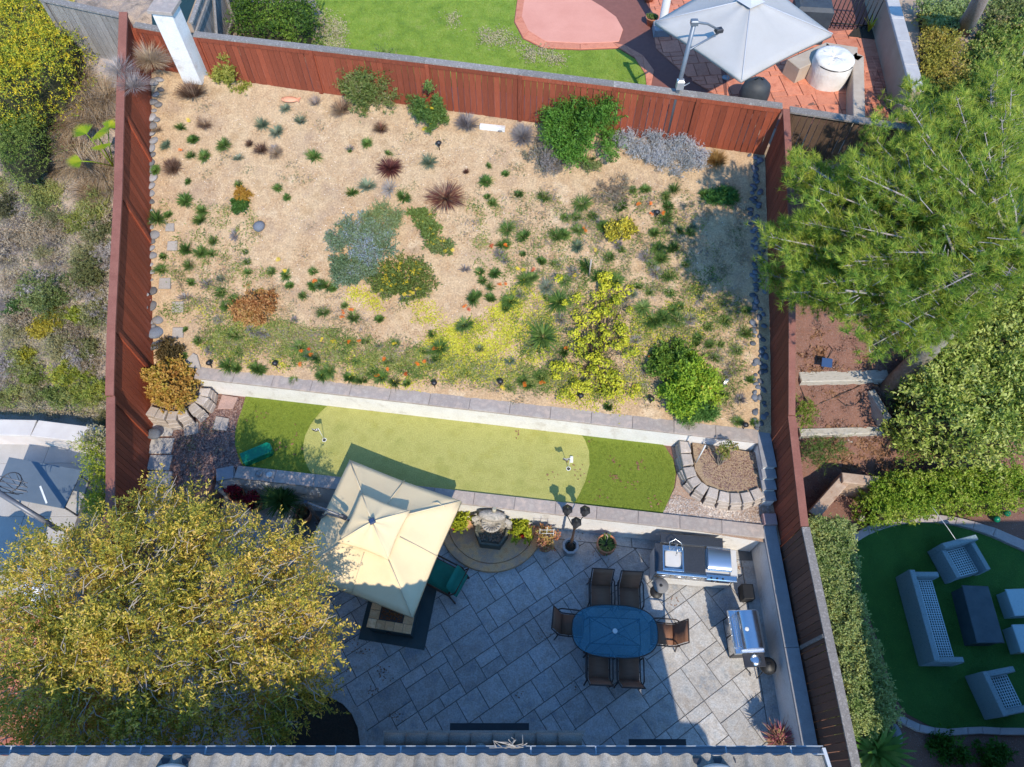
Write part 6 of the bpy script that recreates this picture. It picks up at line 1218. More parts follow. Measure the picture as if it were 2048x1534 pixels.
def relabel(base,what):
    buck={}
    for o in bpy.data.objects:
        if o.parent is None and o.get('label') and (o.name==base or o.name.startswith(base+'.')):
            x,y=proj(o); j=min(range(len(LM)),key=lambda i:(LM[i][0][0]-x)**2+(LM[i][0][1]-y)**2); (lx,ly),ln=LM[j]; dx,dy=x-lx,y-ly
            d='right of' if abs(dx)>2.2*abs(dy) and dx>0 else 'left of' if abs(dx)>2.2*abs(dy) else 'below' if abs(dy)>2.2*abs(dx) and dy>0 else 'above' if abs(dy)>2.2*abs(dx) else ('lower ' if dy>0 else 'upper ')+('right of' if dx>0 else 'left of')
            w=what if isinstance(what,str) else what(o); buck.setdefault((w,d,ln),[]).append((dx*dx+dy*dy,o))
    for (w,d,ln),l in buck.items():
        l.sort(key=lambda q:q[0])
        for k,(_,o) in enumerate(l): o['label']=(ORD[min(k,11)]+' ' if len(l)>1 else '')+w+' '+d+' '+ln
relabel('gazania_tuft','green leafy tuft'); relabel('grey_green_tuft','small grey-green tuft'); relabel('dry_tuft','dry lavender-grey tuft'); relabel('straw_grass','straw-brown grass clump'); relabel('grey_brush','grey twiggy brush clump'); relabel('scrub_bush',lambda o:o['hue']+' scrub bush')
for o in bpy.data.objects:
    if 'hue' in o: del o['hue']
relabel('flower_cluster',lambda o:'open '+o['group'].replace(' flowers dotted over the slope','')+' daisy cluster')
NUM=['first','second','third','fourth','fifth','sixth','seventh','eighth','ninth','tenth','eleventh','twelfth','thirteenth','fourteenth','fifteenth','sixteenth','seventeenth','eighteenth','nineteenth','twentieth']+['%s-%s'%(a,b) for a in ('twenty','thirty','forty','fifty') for b in ('first','second','third','fourth','fifth','sixth','seventh','eighth','ninth','tenth')]
rk=sorted([o for o in bpy.data.objects if o.get('group')=='river rocks along the left fence'],key=lambda o:-o.location.y)
for k,o in enumerate(rk): o['label']='rounded grey-tan river rock, %s from the top along the left fence foot'%NUM[k].replace('-tenth','-tenth')

for o in bpy.data.objects:
    if o.parent and o.name.startswith('twigs'): o['kind']='stuff'
# ================= the yard behind the back fence =================
ZN=5.0
sheet('back_lawn',[(590,-80),(640,20),(655,60),(610,95),(700,150),(1295,215),(1292,150),(1270,118),(1238,98),(1160,101),(1085,98),(1045,78),(1028,45),(1046,-80)],ZN+.004,LAWN)
scatter_blades('back_lawn_blades',[Vector((p.x,p.y,ZN)) for p in [W(a,b,ZN) for a,b in fill([(640,0),(660,60),(700,110),(1285,190),(1282,150),(1230,102),(1080,101),(1040,78),(1024,40),(1040,-10)],22000,5)]],0,.05,.006,FOL('lawn_leaf',[(.12,.22,.02),(.22,.33,.03),(.34,.40,.07)],.2))
RP=M('salmon_concrete',[(.58,.25,.18),(.65,.30,.22)],1.5,.85,.2,50,fine=(60,.07),world=True); RS=M('red_stamped_stone',[(.46,.15,.085),(.58,.22,.13),(.50,.18,.11)],4,.8,.4,30,fine=(50,.15),rnd=.12); RB=M('red_brick',[(.38,.12,.07),(.48,.18,.11)],6,.85,.4,40,rnd=.18,fine=(50,.2)); RJ=M('red_joint',[(.22,.09,.07)],8,.95)
g=MB(); g.prism([W(a,b,ZN)[:2] for a,b in [(1046,-90),(1028,45),(1045,78),(1085,98),(1160,101),(1238,98),(1270,118),(1292,150),(1298,215),(1820,300),(1790,-90)]],ZN-.02,ZN+.008); rp=struct('red_patio',g,RJ)
sm=[W(a,b,ZN) for a,b in [(1060,-90),(1043,35),(1056,62),(1090,84),(1160,88),(1222,86),(1238,84),(1246,60),(1232,35),(1205,15),(1180,0),(1150,-90)]]
g=MB(); g.prism([p[:2] for p in sm],ZN,ZN+.03,bev=.01); struct('salmon_field',g,RP,rp)
rim=[(1046,-90),(1029,45),(1046,77),(1086,97),(1160,100),(1237,97),(1269,117),(1290,149),(1296,205)]; rim2=[(1060,-90),(1044,36),(1058,64),(1092,85),(1160,89),(1226,87),(1250,92),(1285,112),(1308,142),(1316,205)]
for k in range(len(rim)-1):
    g=MB(); g.prism([W(a,b,ZN)[:2] for a,b in (rim[k],rim[k+1],rim2[k+1],rim2[k])],ZN,ZN+.034,bev=.006,inset=.004); g.build('border_segment',RS,rp)
cr=[W(a,b,ZN) for a,b in [(1258,88),(1252,60),(1238,33),(1210,12),(1188,-60),(1500,-60),(1765,-60),(1772,60),(1560,225),(1326,205),(1318,140),(1290,108)]]
# stamped stones: convex pieces of the field
def convfill(px,ang,cell,sizes,m,nm,par,seed,z=ZN,lim=300,jn=.008):
    R_=[W(a,b,z)[:2] for a,b in px]; a=sum(R_[i][0]*R_[(i+1)%len(R_)][1]-R_[(i+1)%len(R_)][0]*R_[i][1] for i in range(len(R_)))
    if a<0: R_=R_[::-1]
    cx=min(p[0] for p in R_); cy=min(p[1] for p in R_); mx=max(p[0] for p in R_); my=max(p[1] for p in R_); n=int(((mx-cx)+(my-cy))*1.5/cell)
    q=ashlar(R_,ang,cell,sizes,(cx+math.sin(ang)*(my-cy)*.6-.5,cy-math.sin(ang)*(mx-cx)-.5),n,seed)
    for s in q[:lim]:
        c=sum((Vector(p) for p in s),Vector((0,0)))/len(s); mb=MB(); mb.prism([Vector(p)-c for p in s],0,.03,bev=.006,inset=jn); o=mb.build(nm,m,par); o.location=(c.x,c.y,z+random.uniform(0,.003))
    print(nm,len(q)); return q
S2=[(2,2),(3,2),(2,3),(3,3),(2,1)]
convfill([(1262,90),(1254,62),(1240,35),(1212,10),(1195,-20),(1420,-20),(1450,200),(1328,205),(1318,140),(1292,108)],.1,.17,S2,RS,'stamped_stone',rp,3)
convfill([(1452,120),(1600,60),(1640,228),(1452,203)],.12,.20,S2,RS,'stamped_stone',rp,4)
convfill([(1600,70),(1770,55),(1735,245),(1640,232)],.05,.20,S2,RS,'stamped_stone',rp,6)
convfill([(1725,78),(1772,88),(1778,240),(1735,240)],.0,.12,[(2,1)],RB,'brick',rp,5)
convfill([(1628,60),(1725,68),(1722,84),(1656,76),(1595,98),(1590,88)],.2,.12,[(2,1)],RB,'brick',rp,7)
g=MB(); g.prism([W(a,b,ZN)[:2] for a,b in [(1695,75),(1708,60),(1730,52),(1756,52),(1758,82)]],ZN,ZN+.045); struct('small_bed',g,MC['dark_soil'],rp)
p=W(1737,62,ZN+.05); t=thing('strappy_plant','thin yellow-green plant in the dark bed beside the tan wall','plant',p); link('leaves',blademesh('sl',16,.42,.035,.3,.4,.03,3),FOL('yellowish',[(.4,.42,.03),(.55,.5,.05)],.3),t)
# tan side wall with pale cap
a=W(1754,20,ZN); a2=Vector((10.15,22.5)); b2=Vector((9.35,14.35))
t=thing('garden_wall','tan stucco garden wall with pale grey cap at the right of the red patio','wall',(b2.x,b2.y,ZN)); e=(a2-b2).normalized(); n=Vector((e.y,-e.x)); 
mb=MB(); mb.prism([tuple(v) for v in (b2+n*.04,b2+n*.26,a2+n*.26,a2+n*.04)],4.3,5.88); mb.build('wall_face',TAN,t,world=True)
for k in range(9):
    u0=b2.lerp(a2,k/9)+e*.003; u1=b2.lerp(a2,(k+1)/9)-e*.003; mb=MB(); mb.prism([tuple(v) for v in (u0,u0+n*.32,u1+n*.32,u1)],5.88,5.95,bev=.01); mb.build('cap_stone',M('pale_cap',[(.46,.44,.42),(.38,.36,.35)],5,.85,.4,60,rnd=.06),t,world=True)
# L-shaped seat wall
def lowwall(lb,px,h,th,z=ZN,m=TAN,cat='wall',nm='seat_wall'):
    P=[W(a,b,z+h) for a,b in px]; t=thing(nm,lb,cat,(P[0].x,P[0].y,z))
    for k in range(len(P)-1):
        a,b=Vector(P[k][:2]),Vector(P[k+1][:2]); d=(b-a).normalized(); nn=Vector((-d.y,d.x))*th
        mb=MB(); mb.prism([tuple(v) for v in (a,b,b-nn,a-nn)],z-.05,z+h,bev=.015); mb.build('wall_segment',m,t,world=True)
    return t
SEAT=M('seat_stone',[(.38,.31,.24),(.46,.39,.31)],3,.9,.4,50)
lowwall('low tan stone seat wall bending round behind the white round pit cover',[(1575,118),(1652,84),(1716,94)],.45,.45,m=SEAT)
lowwall('short tan seat wall arm running towards the fence right of the white pit cover',[(1712,104),(1728,112),(1731,240)],.45,.28,m=SEAT)
# round fire pit under a white cover
p=W(1653,168,ZN); t=thing('fire_pit','round fire pit under a wrinkled white cover on the red patio','fire pit',(p.x,p.y+.15,ZN)); COV=M('white_cover',[(.72,.70,.66),(.62,.60,.56)],4,.7,1,9)
mb=MB(); n=36; rd=random.Random(1); prof=[(.50,0),(.51,.3),(.485,.62),(.47,.66),(.40,.68),(.25,.69),(.1,.675),(0,.67)]; vs=[]
for j,(r_,z) in enumerate(prof):
    for k in range(n): a=2*math.pi*k/n; w_=1+.015*math.sin(5*a+j)+.01*math.sin(11*a); vs.append((r_*w_*math.cos(a),r_*w_*math.sin(a),z+(.012*math.sin(7*a+2*j)+.012*math.sin(4*a) if j>3 else 0)))
mb.add(vs,[(j*n+k,j*n+(k+1)%n,(j+1)*n+(k+1)%n,(j+1)*n+k) for j in range(len(prof)-1) for k in range(n)],True); mb.build('cover',COV,t)
mb=MB(); rd=random.Random(3)
for k in range(11):
    a=rd.uniform(0,6.28); r0=.05; r1=rd.uniform(.2,.42); mb.tube([(r0*math.cos(a),r0*math.sin(a),.672),(r1*.6*math.cos(a+.2),r1*.6*math.sin(a+.2),.69),(r1*math.cos(a+.1),r1*math.sin(a+.1),.685)],.010,4)
mb.build('cover_fold',COV,t); mb=MB(); mb.tube([(.485*math.cos(a),.485*math.sin(a),.60) for a in np.linspace(3.6,5.6,12)],.014,5); mb.build('dark_cord',BLACK,t)
# dark covered things
p=W(1515,192,ZN+.5); t=thing('covered_chair','dark rounded cover just behind the back fence near the grey umbrella','cover',(p.x,p.y+.25,ZN)); CV=M('black_cover',[(.03,.035,.045),(.05,.06,.07)],5,.6,.3,12)
mb=MB(); mb.lathe((0,0,0),[(.36,0),(.37,.4),(.33,.62),(.2,.74),(0,.78)],16,sy=.8); mb.build('cover',CV,t); mb=MB(); mb.tube([(-.1,0,.76),(0,0,.84),(.1,0,.76)],.015,6); mb.build('handle_loop',BLACK,t)
p=W(1628,12,ZN+.9); t=thing('covered_grill','black covered barbecue at the top edge beside the white post','cover',(p.x,p.y,ZN),-.1); mb=MB(); mb.box((0,0,.5),(.95,.6,1.0),bev=.08); mb.build('cover',CV,t); mb=MB(); mb.tube([(-.2,-.31,.45),(0,-.36,.42),(.2,-.31,.45)],.012,5); mb.build('strap',BLACK,t)
# posts
COLM=M('white_post_paint',[(.74,.74,.73),(.66,.66,.66)],3,.6)
for a,b,l in ((1321,66,'white round patio post left of the grey umbrella, on a blue-shaded square base'),(1578,60,'white round patio post right of the grey umbrella top')):
    p=W(a,b,ZN); t=thing('patio_post',l,'post',(p.x,p.y,ZN)); mb=MB(); mb.lathe((0,0,.2),[(.13,0),(.12,.1),(.105,.15),(.105,2.5),(.13,2.6)],16); mb.build('shaft',COLM,t); mb=MB(); mb.box((0,0,.11),(.42,.42,.22),bev=.015); mb.build('base',CAPD,t)
# grey cantilever umbrella
GC=M('grey_canvas',[(.43,.41,.385),(.39,.37,.345)],1.5,.85,.3,120,fine=(160,.05)); CANV_=CANV; CANV=GC
zc=7.0; g4=[W(1310,43,zc),W(1484,160,zc),W(1665,68,zc),W(1492,-70,zc)]; gc=sum(g4,Vector((0,0,0)))/4
t=thing('cantilever_umbrella','square light grey cantilever umbrella over the red patio behind the fence','umbrella',(gc.x,gc.y,ZN)); c0=W(1492,8,7.6)
canopy(g4,zc,.06,7.55,'canopy',.03,hem=.08); CANV=CANV_
for p_ in g4:
    mb=MB(); mb.tube([p_+Vector((0,0,.012)),Vector((gc.x,gc.y,7.58))],.010,5); mb.build('rib_seam',M('grey_seam',[(.50,.50,.53)],5,.9),t,world=True)
c1=[Vector((gc.x,gc.y,0))+(p_-gc)*.16 for p_ in g4]
mb=MB(); mb.add([Vector((q.x,q.y,7.55)) for q in c1]+[Vector((gc.x,gc.y,7.66))],[(0,1,4),(1,2,4),(2,3,4),(3,0,4)]); mb.build('vent_flap',MC['grey_seam'],t,world=True)
mb=MB(); mb.box((gc.x,gc.y,7.69),(.14,.11,.07),.4,bev=.02); mb.build('finial',BLACK,t,world=True)
top=W(1389,44,8.0); PM=M('slate_pole',[(.16,.18,.21),(.20,.22,.25)],5,.45,0,5,metal=.4)
ba=Vector((top.x-.02,top.y+.02,ZN)); mb=MB(); mb.tube([ba,top],.05,8); mb.build('mast',PM,t,world=True)
bk=W(1438,60,7.45)
mb=MB(); mb.tube([top,top.lerp(bk,.5)+Vector((0,0,.05)),bk],.025,6); mb.build('arm',PM,t,world=True); mb=MB(); mb.tube([Vector((top.x,top.y,7.35)),bk-Vector((0,0,.08))],.022,6); mb.build('lower_arm',PM,t,world=True)
mb=MB(); mb.box(tuple(bk),(.16,.12,.09),.3,bev=.02); mb.build('bracket',DSTEEL,t,world=True); mb=MB(); mb.box((top.x,top.y,8.0),(.15,.13,.10),bev=.02); mb.build('mast_cap',PM,t,world=True)
mb=MB(); mb.box((ba.x+.02,ba.y-.05,6.55),(.16,.14,.22),bev=.03); mb.tube([(ba.x+.05,ba.y-.1,6.5),(ba.x+.25,ba.y+.05,6.5)],.012,5); mb.build('crank_box',M('pale_metal',[(.5,.5,.52)],5,.4,0,5,metal=.5),t,world=True)
# small things there
p=W(1305,50,ZN); t=thing('plant_pot','small terracotta pot beside the left white post','pot plant',(p.x-.05,p.y,ZN)); mb=MB(); mb.lathe((0,0,0),[(.10,0),(.16,.22),(.18,.24),(.15,.24),(.14,.2),(0,.2)],16); mb.build('pot',TERRA,t); link('foliage',bushmesh('f',.13,.13,.12,200,.05,.03,8,3),FG,t,(0,0,.2))
p=W(1297,2,ZN); t=thing('plant_pot','pot with red flowers at the top edge near the left white post','pot plant',(p.x,p.y,ZN)); mb=MB(); mb.lathe((0,0,0),[(.12,0),(.18,.24),(.2,.26),(.16,.26),(.15,.22),(0,.22)],16); mb.build('pot',TERRA,t); link('flowers',bushmesh('f',.2,.2,.15,300,.05,.03,8,3),FOL('red_bloom',[(.3,.02,.03),(.5,.03,.04)],.2),t,(0,0,.2))
p=W(1451,157,ZN); mb=MB(); mb.lathe((0,0,0),[(.10,0),(.10,.02),(.085,.03),(.05,.02),(0,.02)],18); o=mb.build('drain_cover',M('drain_metal',[(.3,.28,.28)],9,.5,0,5,metal=.6),None); o.location=(p.x,p.y,ZN+.01); tag(o,'round grey drain cover on the shaded red patio below the umbrella edge','drain')
t=thing('iron_gate','black iron railing with scroll panel at the top edge beside the tan wall','railing',W(1712,10,ZN)); 
for k in range(11): mb=MB(); a=W(1668+k*9,14+k*.6,ZN+.6); mb.tube([(a.x,a.y,ZN),(a.x,a.y,ZN+1.0)],.014,5); mb.build('bar',BLACK,t,world=True)
for z in (.15,.95): mb=MB(); a,b=W(1664,13,ZN+.6),W(1762,20,ZN+.6); mb.tube([(a.x,a.y,ZN+z),(b.x,b.y,ZN+z)],.02,5); mb.build('rail',BLACK,t,world=True)
# bits at top left beyond the corner
t=thing('patio_table','white table edge seen over the fence at the top left corner','table',W(270,-14,ZN)); mb=MB(); mb.box((0,0,.72),(1.5,.8,.04),bev=.01); mb.build('table_top',WH,t); 
for sx in (-.6,.6): mb=MB(); mb.tube([(sx,0,0),(sx,0,.7)],.03,6); mb.build('leg',WH,t)
p=W(322,-2,5.6); mb=MB(); mb.lathe((0,0,0),[(.12,0),(.2,.1),(.18,.24),(0,.3)],14); o=mb.build('purple_cushion',M('purple_cloth',[(.16,.10,.35),(.22,.14,.42)],5,.8),None); o.location=p; tag(o,'small purple cushion beside the white pillar top','cushion')
# ================= right neighbour =================
ZL=.30
mulch=sheet('right_mulch',[(1590,940),(1700,930),(2400,900),(2400,1700),(1700,1700),(1650,1500),(1600,1100)],ZL,MULCH,th=.3)
lawn=[(1712,1085),(1735,1068),(1770,1053),(1830,1042),(1900,1045),(1980,1065),(2080,1110),(2080,1462),(1960,1458),(1905,1463),(1860,1452),(1815,1428),(1790,1395),(1760,1290),(1725,1200)]
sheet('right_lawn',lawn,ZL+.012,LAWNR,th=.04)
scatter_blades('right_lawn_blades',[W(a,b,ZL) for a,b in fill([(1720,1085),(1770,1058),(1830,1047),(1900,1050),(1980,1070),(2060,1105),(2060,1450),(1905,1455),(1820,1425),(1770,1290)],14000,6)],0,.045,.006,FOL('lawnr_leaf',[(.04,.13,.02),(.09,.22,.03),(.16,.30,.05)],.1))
def kerb(lb,ci,co,nm='lawn_kerb'):
    t=thing(nm,lb,'kerb',W(*ci[0],ZL)); m=M('pink_concrete_kerb',[(.42,.36,.34),(.34,.29,.28)],4,.85,.4,50,rnd=.06,fine=(50,.1))
    for k in range(len(ci)-1):
        mb=MB(); mb.prism([W(a,b,ZL+.1)[:2] for a,b in (ci[k],ci[k+1],co[k+1],co[k])],ZL,ZL+.11,bev=.012,inset=.002); mb.build('kerb_stone',m,t,world=True)
kerb('curved concrete kerb around the far side of the shaded lawn',[(1711,1085),(1740,1068),(1772,1055),(1805,1047),(1840,1043),(1875,1044),(1910,1049),(1945,1058),(1985,1072),(2080,1115)],[(1706,1068),(1733,1052),(1766,1039),(1802,1032),(1840,1028),(1878,1029),(1914,1034),(1950,1043),(1992,1056),(2085,1096)])
kerb('wavy concrete kerb along the near side of the shaded lawn',[(1797,1425),(1815,1436),(1840,1448),(1870,1455),(1900,1457),(1935,1454),(1965,1453),(2000,1455),(2080,1456)],[(1794,1440),(1811,1450),(1838,1463),(1868,1470),(1900,1472),(1936,1469),(1966,1468),(2000,1470),(2080,1471)])
WK=M('blue_grey_wicker',[(.17,.24,.255),(.24,.32,.335),(.12,.17,.18)],40,.7,.8,80)
WKD=M('dark_seat_deck',[(.03,.05,.05)],5,.8)
def wick(t,nm,x0,x1,y0,y1,z0,z1,n=6):
    mb=MB(); mb.box(((x0+x1)/2,(y0+y1)/2,(z0+z1)/2),(x1-x0,y1-y0,z1-z0),bev=.012); o=mb.build(nm,WK,t); 
    s=MB(); k=int((z1-z0)/.045)
    for i in range(1,k):
        z=z0+i*.045; s.box(((x0+x1)/2,y0-.003,z),(x1-x0,.012,.012)); s.box((x0-.003,(y0+y1)/2,z),(.012,y1-y0,.012)); s.box((x1+.003,(y0+y1)/2,z),(.012,y1-y0,.012))
    if k>1: q=s.build('weave',WK,o); q['kind']='stuff'
    return o
def sofa(lb,c,rz,Lx,dp=.78,grp=None):
    t=thing('wicker_sofa' if Lx>1.2 else 'wicker_armchair',lb,'sofa' if Lx>1.2 else 'armchair',(c.x,c.y,ZL),rz,grp); x=Lx/2
    wick(t,'backrest',-x,x,dp/2-.12,dp/2,.06,.74); wick(t,'armrest',-x,-x+.11,-dp/2,dp/2-.13,.06,.58); wick(t,'armrest',x-.11,x,-dp/2,dp/2-.13,.06,.58)
    wick(t,'base',-x+.12,x-.12,-dp/2+.02,dp/2-.13,.08,.28)
    mb=MB(); mb.box((0,-.05,.29),(Lx-.26,dp-.2,.01)); mb.build('seat_deck',WKD,t)
    g=MB(); nx_=max(4,int((Lx-.26)/.052)); ny_=int((dp-.2)/.052)
    for i in range(nx_+1): g.box((-x+.13+(Lx-.26)*i/nx_,-.05,.305),(.016,dp-.2,.014))
    for j in range(ny_+1): g.box((0,-.05-(dp-.2)/2+(dp-.2)*j/ny_,.311),(Lx-.26,.016,.014))
    o=g.build('seat_lattice',M('pale_blue_strap',[(.42,.55,.56),(.52,.64,.65)],8,.6),t); o['kind']='stuff'; return t
a,b=W(1816,1142,1.03),W(1866,1325,1.03); a1=W(1880,1143,.9); b1=W(1933,1318,.9); d=(a-b); an=math.atan2(d.y,d.x)  # back runs b->a
ctr=(a+b+a1+b1)/4; sofa('long blue-grey wicker sofa without cushions on the shaded lawn',ctr,an,d.length,.72)
e1=W(1923,1117,.75); sofa('blue-grey wicker armchair nearest the clipped hedge on the shaded lawn',e1,R(14),.86,.78,'wicker armchairs on the shaded lawn')
e2=W(2005,1384,.75); sofa('blue-grey wicker armchair at the bottom right of the shaded lawn',e2,R(100),.86,.8,'wicker armchairs on the shaded lawn')
def coff(lb,px,h,m,nm,cat,grp=None):
    P=[W(a,b,ZL+h) for a,b in px]; c=sum(P,Vector((0,0,0)))/4; t=thing(nm,lb,cat,(c.x,c.y,ZL),0,grp); mb=MB(); mb.prism([(p.x-c.x,p.y-c.y) for p in P],.02,h-.04,bev=.01,inset=.03); mb.build('body',m,t); mb=MB(); mb.prism([(p.x-c.x,p.y-c.y) for p in P],h-.038,h,bev=.012); mb.build('top',m,t); return t
coff('covered dark slate coffee table in the middle of the wicker sofa set',[(1924,1170),(1977,1172),(2010,1286),(1954,1286)],.55,M('slate_cover',[(.04,.06,.07),(.06,.085,.095)],5,.6,.2,15),'coffee_table','table')
OT=M('pale_wicker_top',[(.32,.46,.48),(.44,.58,.6)],70,.7,.7,80)
coff('pale blue wicker side table nearer the clipped hedge at the right edge',[(2011,1178),(2070,1176),(2085,1230),(2030,1232)],.45,OT,'side_table','table','pale side tables right of the coffee table')
coff('pale blue wicker side table at the right edge, nearer the bottom armchair',[(2024,1249),(2083,1247),(2098,1303),(2043,1305)],.45,OT,'side_table','table','pale side tables right of the coffee table')
# timber beds on the mulch bank
TB_=M('weathered_timber',[(.40,.37,.31),(.52,.48,.41),(.28,.25,.20)],5,.9,.7,30,stretch=(1.2,6,6),rnd=.1)
def beam(lb,p,q,w_,h=.22,dz=.08,grp='weathered timbers of the raised bed'):
    a,b=G(*p),G(*q); z=max(a.z,b.z)+dz; d=b-a; an=math.atan2(d.y,d.x); mb=MB(); Ln=Vector((d.x,d.y)).length; mb.box((0,0,-h),(Ln,w_,h*2),bev=.02); o=mb.build('timber',TB_,None); c=(a+b)/2; o.location=(c.x,c.y,z); o.rotation_euler=(0,0,an); tag(o,lb,'timber',grp)
beam('long grey timber beam across the top of the raised bed beside the right fence',(1597,758),(1775,752),.30)
beam('short grey timber beam closing the right end of the raised bed',(1741,782),(1757,856),.17)
beam('long grey timber beam along the bottom of the raised bed',(1597,868),(1765,862),.20)
beam('small square timber block sticking out below the raised bed at its left end',(1608,878),(1622,876),.22,dz=-.05)
beam('small square timber block sticking out below the middle of the raised bed',(1695,878),(1712,874),.22,dz=-.05)
p=G(1643,740); mb=MB(); mb.box((0,0,.35),(.26,.22,.03),R(-8),Matrix.Rotation(R(25),4,'X')@Matrix.Rotation(R(-8),4,'Z'),bev=.005); mb.tube([(0,0,0),(0,0,.34)],.015,5); o=mb.build('solar_panel',M('solar_blue',[(.02,.06,.16)],5,.3),None); o.location=p; tag(o,'small blue solar panel on a stake above the timber beam','solar panel')
for i,pts in enumerate([[(1598,772),(1610,800),(1622,815),(1680,790),(1720,772)],[(1675,800),(1690,812),(1708,812),(1722,800),(1718,785)],[(1645,735),(1665,700),(1655,690)]]):
    mb=MB(); mb.tube([G(*q)+Vector((0,0,.03)) for q in pts],.010,5); o=mb.build('drip_hose',BLACK,None); tag(o,['black drip hose zigzagging across the raised timber bed','curl of black drip hose in the right half of the raised bed','short black hose on the bare soil above the timber beam'][i],'hose')
LT=M('dry_leaf',[(.40,.24,.14),(.55,.40,.28),(.48,.30,.18)],9,.9)
mat_leaves('fallen_leaves',[([(1600,680),(1740,650),(1790,800),(1860,880),(2040,880),(2040,930),(1760,950),(1620,930)],1500),([(1640,900),(1760,880),(1800,940),(1700,940)],500)],1,.11,.06,FOL('dead_leaf',[(.25,.13,.07),(.45,.28,.18),(.6,.45,.34)],.1),.04,70)
mat_leaves('mulch_litter',[([(1598,640),(1760,650),(1860,850),(2048,860),(2048,940),(1760,960),(1640,1020),(1600,900)],9000)],1,.04,.02,MB_,.03,71)
SAND=M('sandstone_wall',[(.46,.34,.24),(.40,.28,.20),(.50,.38,.28)],4,.9,.6,25,blot=(5,(.30,.17,.11),.55,.7))
lowwall('low tan wall segment running from the fence towards the hedge',[(1618,1022),(1682,950)],.75,.26,z=.25,m=SAND,nm='bank_wall'); lowwall('low tan wall with reddish face meeting the left end of the long hedge',[(1684,944),(1758,953)],.85,.26,z=.25,m=SAND,nm='bank_wall')
mb=MB(); mb.tube([W(1860,1008,1.2),W(1895,1055,1.05),W(1912,1080,1.05)],.006,5); o=mb.build('string_line',WH,None); tag(o,'thin white string running from the hedge to the nearest wicker armchair','string')
for a,b,l in ((1726,1034,'pale round garden lamp at the corner between the two hedges'),(2018,1024,'left of two green globe lights in front of the long hedge'.replace('left of two ','').replace('globe lights','globe light')+' nearer the right edge'),(1997,1036,'green globe light in front of the long hedge, nearer the armchair')):
    p=W(a,b,ZL+.2); t=thing('garden_globe',l,'garden light',(p.x,p.y,ZL)); mb=MB(); mb.lathe((0,0,.12),[(.0,-.07),(.06,-.05),(.085,0),(.06,.06),(0,.08)],14); mb.build('globe',M('pale_globe',[(.55,.5,.45)],5,.5) if a==1726 else GPL,t); mb=MB(); mb.tube([(0,0,0),(0,0,.08)],.02,6); mb.build('stake',BLACK,t)
p=W(1790,1470,ZL); mb=MB(); mb.lathe((0,0,0),[(.16,0),(.15,.1),(0,.12)],16,sx=.7,sy=1.4); o=mb.build('garden_rock',CAPD,None); o.location=p; tag(o,'smooth grey rock between the hedge end and the wavy kerb','rock')
# neighbour's house whose eave shades the lawn (stands outside the view)
t=thing('neighbour_house','tan house standing just outside the right edge, shading the lawn','house',(12,-4,0)); mb=MB(); mb.box((3.6,-.3,2.6),(14,7.6,5.2)); mb.build('wall',TAN,t); mb=MB(); mb.add([(-3.6,5.06,5.4),(12,5.06,5.4),(12,1.2,6.4),(-3.6,1.2,6.4),(12,-4,5.4),(-3.6,-4,5.4)],[(0,1,2,3),(3,2,4,5)]); mb.build('roof',ROOF,t)
# ================= left neighbour =================
ZC=.9
g=MB(); g.prism([(-16,-3),(XL-.1,-3),(XL-.1,8.4),(-16,8.4)],.2,ZC-.012); lc=struct('side_yard_concrete',g,MC['red_joint'] if 0 else JOINT)
for i in range(5):
    for j in range(8):
        x0=-15.2+i*1.25; y0=-2.4+j*1.35
        if x0+1.2>XL-.1: continue
        mb=MB(); mb.prism([(x0,y0),(x0+1.245,y0),(x0+1.245,y0+1.345),(x0,y0+1.345)],-.02+ZC-.0,ZC+.002,bev=.006); mb.build('concrete_slab',CONC,lc)
ws=[W(-60,885,ZC),W(90,893,ZC),W(232,918,ZC)]
wall('retaining_wall','pale low retaining wall at the bottom of the rough left hillside',[(ws[0].x-3,ws[0].y),(ws[1].x,ws[1].y),(XL-.12,ws[2].y)],ZC-.1,ZC+.62,.42,M('pale_pink_stucco',[(.66,.58,.52),(.58,.50,.45)],2,.9,.4,50),M('pale_pink_cap',[(.62,.57,.52),(.54,.49,.45)],3,.9,.3,50),1.6)
TP=[W(a,b,ZC+.76) for a,b in ((18,914),(164,940),(128,1017),(-14,990))]; c=sum(TP,Vector((0,0,0)))/4
t=thing('games_table','dark blue-grey rectangular games table on the left concrete, with folded legs','table',(c.x,c.y,ZC)); TT=M('slate_table_top',[(.09,.12,.15),(.12,.15,.18)],2,.5,.1,20)
mb=MB(); mb.prism([(p.x-c.x,p.y-c.y) for p in TP],.73,.76,bev=.004); mb.build('table_top',TT,t)
for p in TP: q=(p-c)*.84; mb=MB(); mb.tube([(q.x,q.y,0),(q.x,q.y,.73)],.025,6); mb.build('leg',GM,t)
mb=MB(); mb.box((.25,-.3,.765),(.04,.5,.006),.6); mb.build('white_line',WH,t)
mb=MB(); 
t=thing('basketball_hoop','tipped basketball hoop stand with long grey pole across the left concrete','hoop',W(20,1010,ZC+1.2)); 
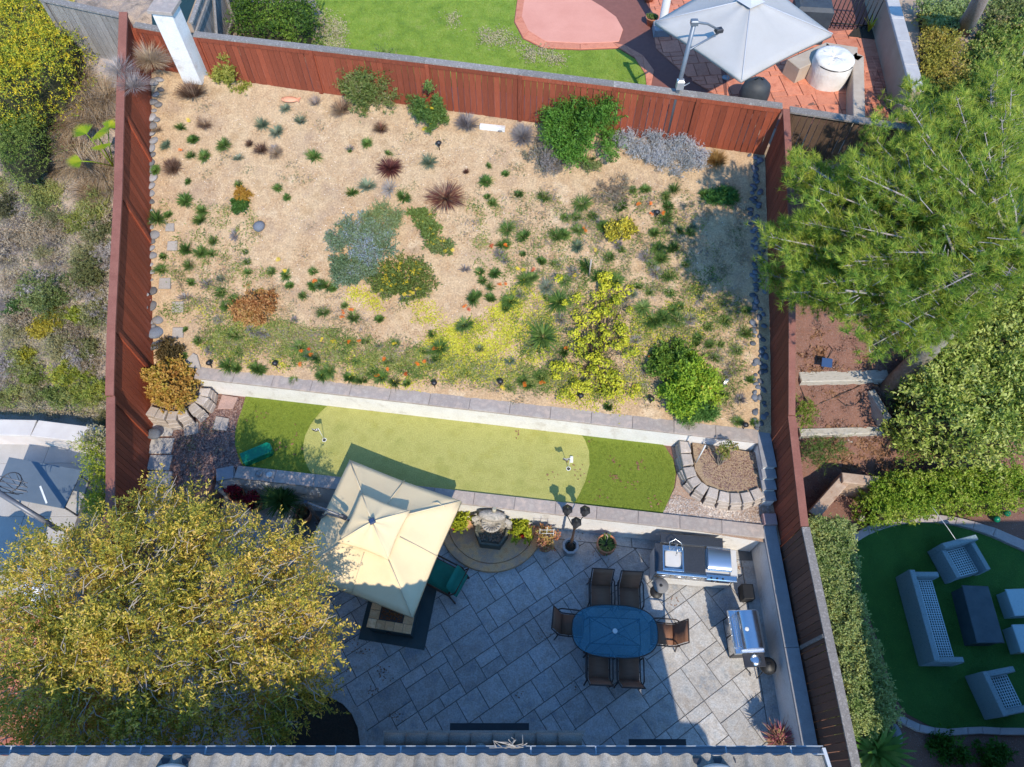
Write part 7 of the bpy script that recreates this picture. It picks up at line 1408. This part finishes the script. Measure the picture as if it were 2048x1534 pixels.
pa,pb=W(-30,968,3.1),W(118,1060,2.2); mb=MB(); mb.tube([pa,pb],.055,10); mb.build('pole',GM,t,world=True)
q=W(20,965,2.9); mb=MB(); mb.tube([q+Vector((.23*math.cos(a),.23*math.sin(a),0)) for a in np.linspace(0,6.28,18)],.012,6); mb.build('rim',DSTEEL,t,world=True)
for k in range(9): a=k*.7; mb=MB(); mb.tube([q+Vector((.23*math.cos(a),.23*math.sin(a),0)),q+Vector((.12*math.cos(a+.5),.12*math.sin(a+.5),-.4))],.007,4); mb.build('net_cord',DSTEEL,t,world=True)
for k in range(3): mb=MB(); mb.tube([W(-10,950+10*k,2.9),W(55,966+9*k,2.8)],.012,5); mb.build('bracket_rod',GM,t,world=True)
BLU=M('blue_tarp',[(.02,.10,.42),(.04,.18,.55)],6,.5,.8,8); mb=MB(); rd=random.Random(2); n=9; vs=[(x/ n*1.3-.9,y/n*1.3-.65,.35+.10*math.sin(x*1.3)*math.cos(y*1.1)+rd.uniform(-.03,.03)) for y in range(n+1) for x in range(n+1)]; mb.add(vs,[(y*(n+1)+x,y*(n+1)+x+1,(y+1)*(n+1)+x+1,(y+1)*(n+1)+x) for y in range(n) for x in range(n)],True)
o=mb.build('blue_tarp',BLU,None); o.location=W(8,1205,1.5); o.location.z=2.2; o.modifiers.new('s','SOLIDIFY').thickness=.02; tag(o,'crumpled bright blue tarpaulin at the left edge beside the big tree','tarpaulin')
mb=MB(); mb.lathe((0,0,0),[(.28,0),(.33,.2),(.25,.38),(0,.42)],14,sy=1.3); o=mb.build('white_bag',M('white_bag_cloth',[(.75,.75,.76),(.6,.6,.62)],6,.6,.8,9),None); o.location=W(95,1180,2.3)-Vector((0,0,0)); tag(o,'white covered bundle glimpsed through the left of the big tree','bundle')
g=MB(); g.prism([(-16,-3),(-8.95,-3),(-8.95,3.4),(-16,3.4)],ZC-.02,ZC+.012); pv=struct('paver_bed',g,RJ)
convfill([(-20,1190),(120,1190),(120,1500),(-20,1500)],.5,.15,[(2,1),(1,2),(2,2)],RB,'paver',pv,9,z=ZC+.004,lim=280)
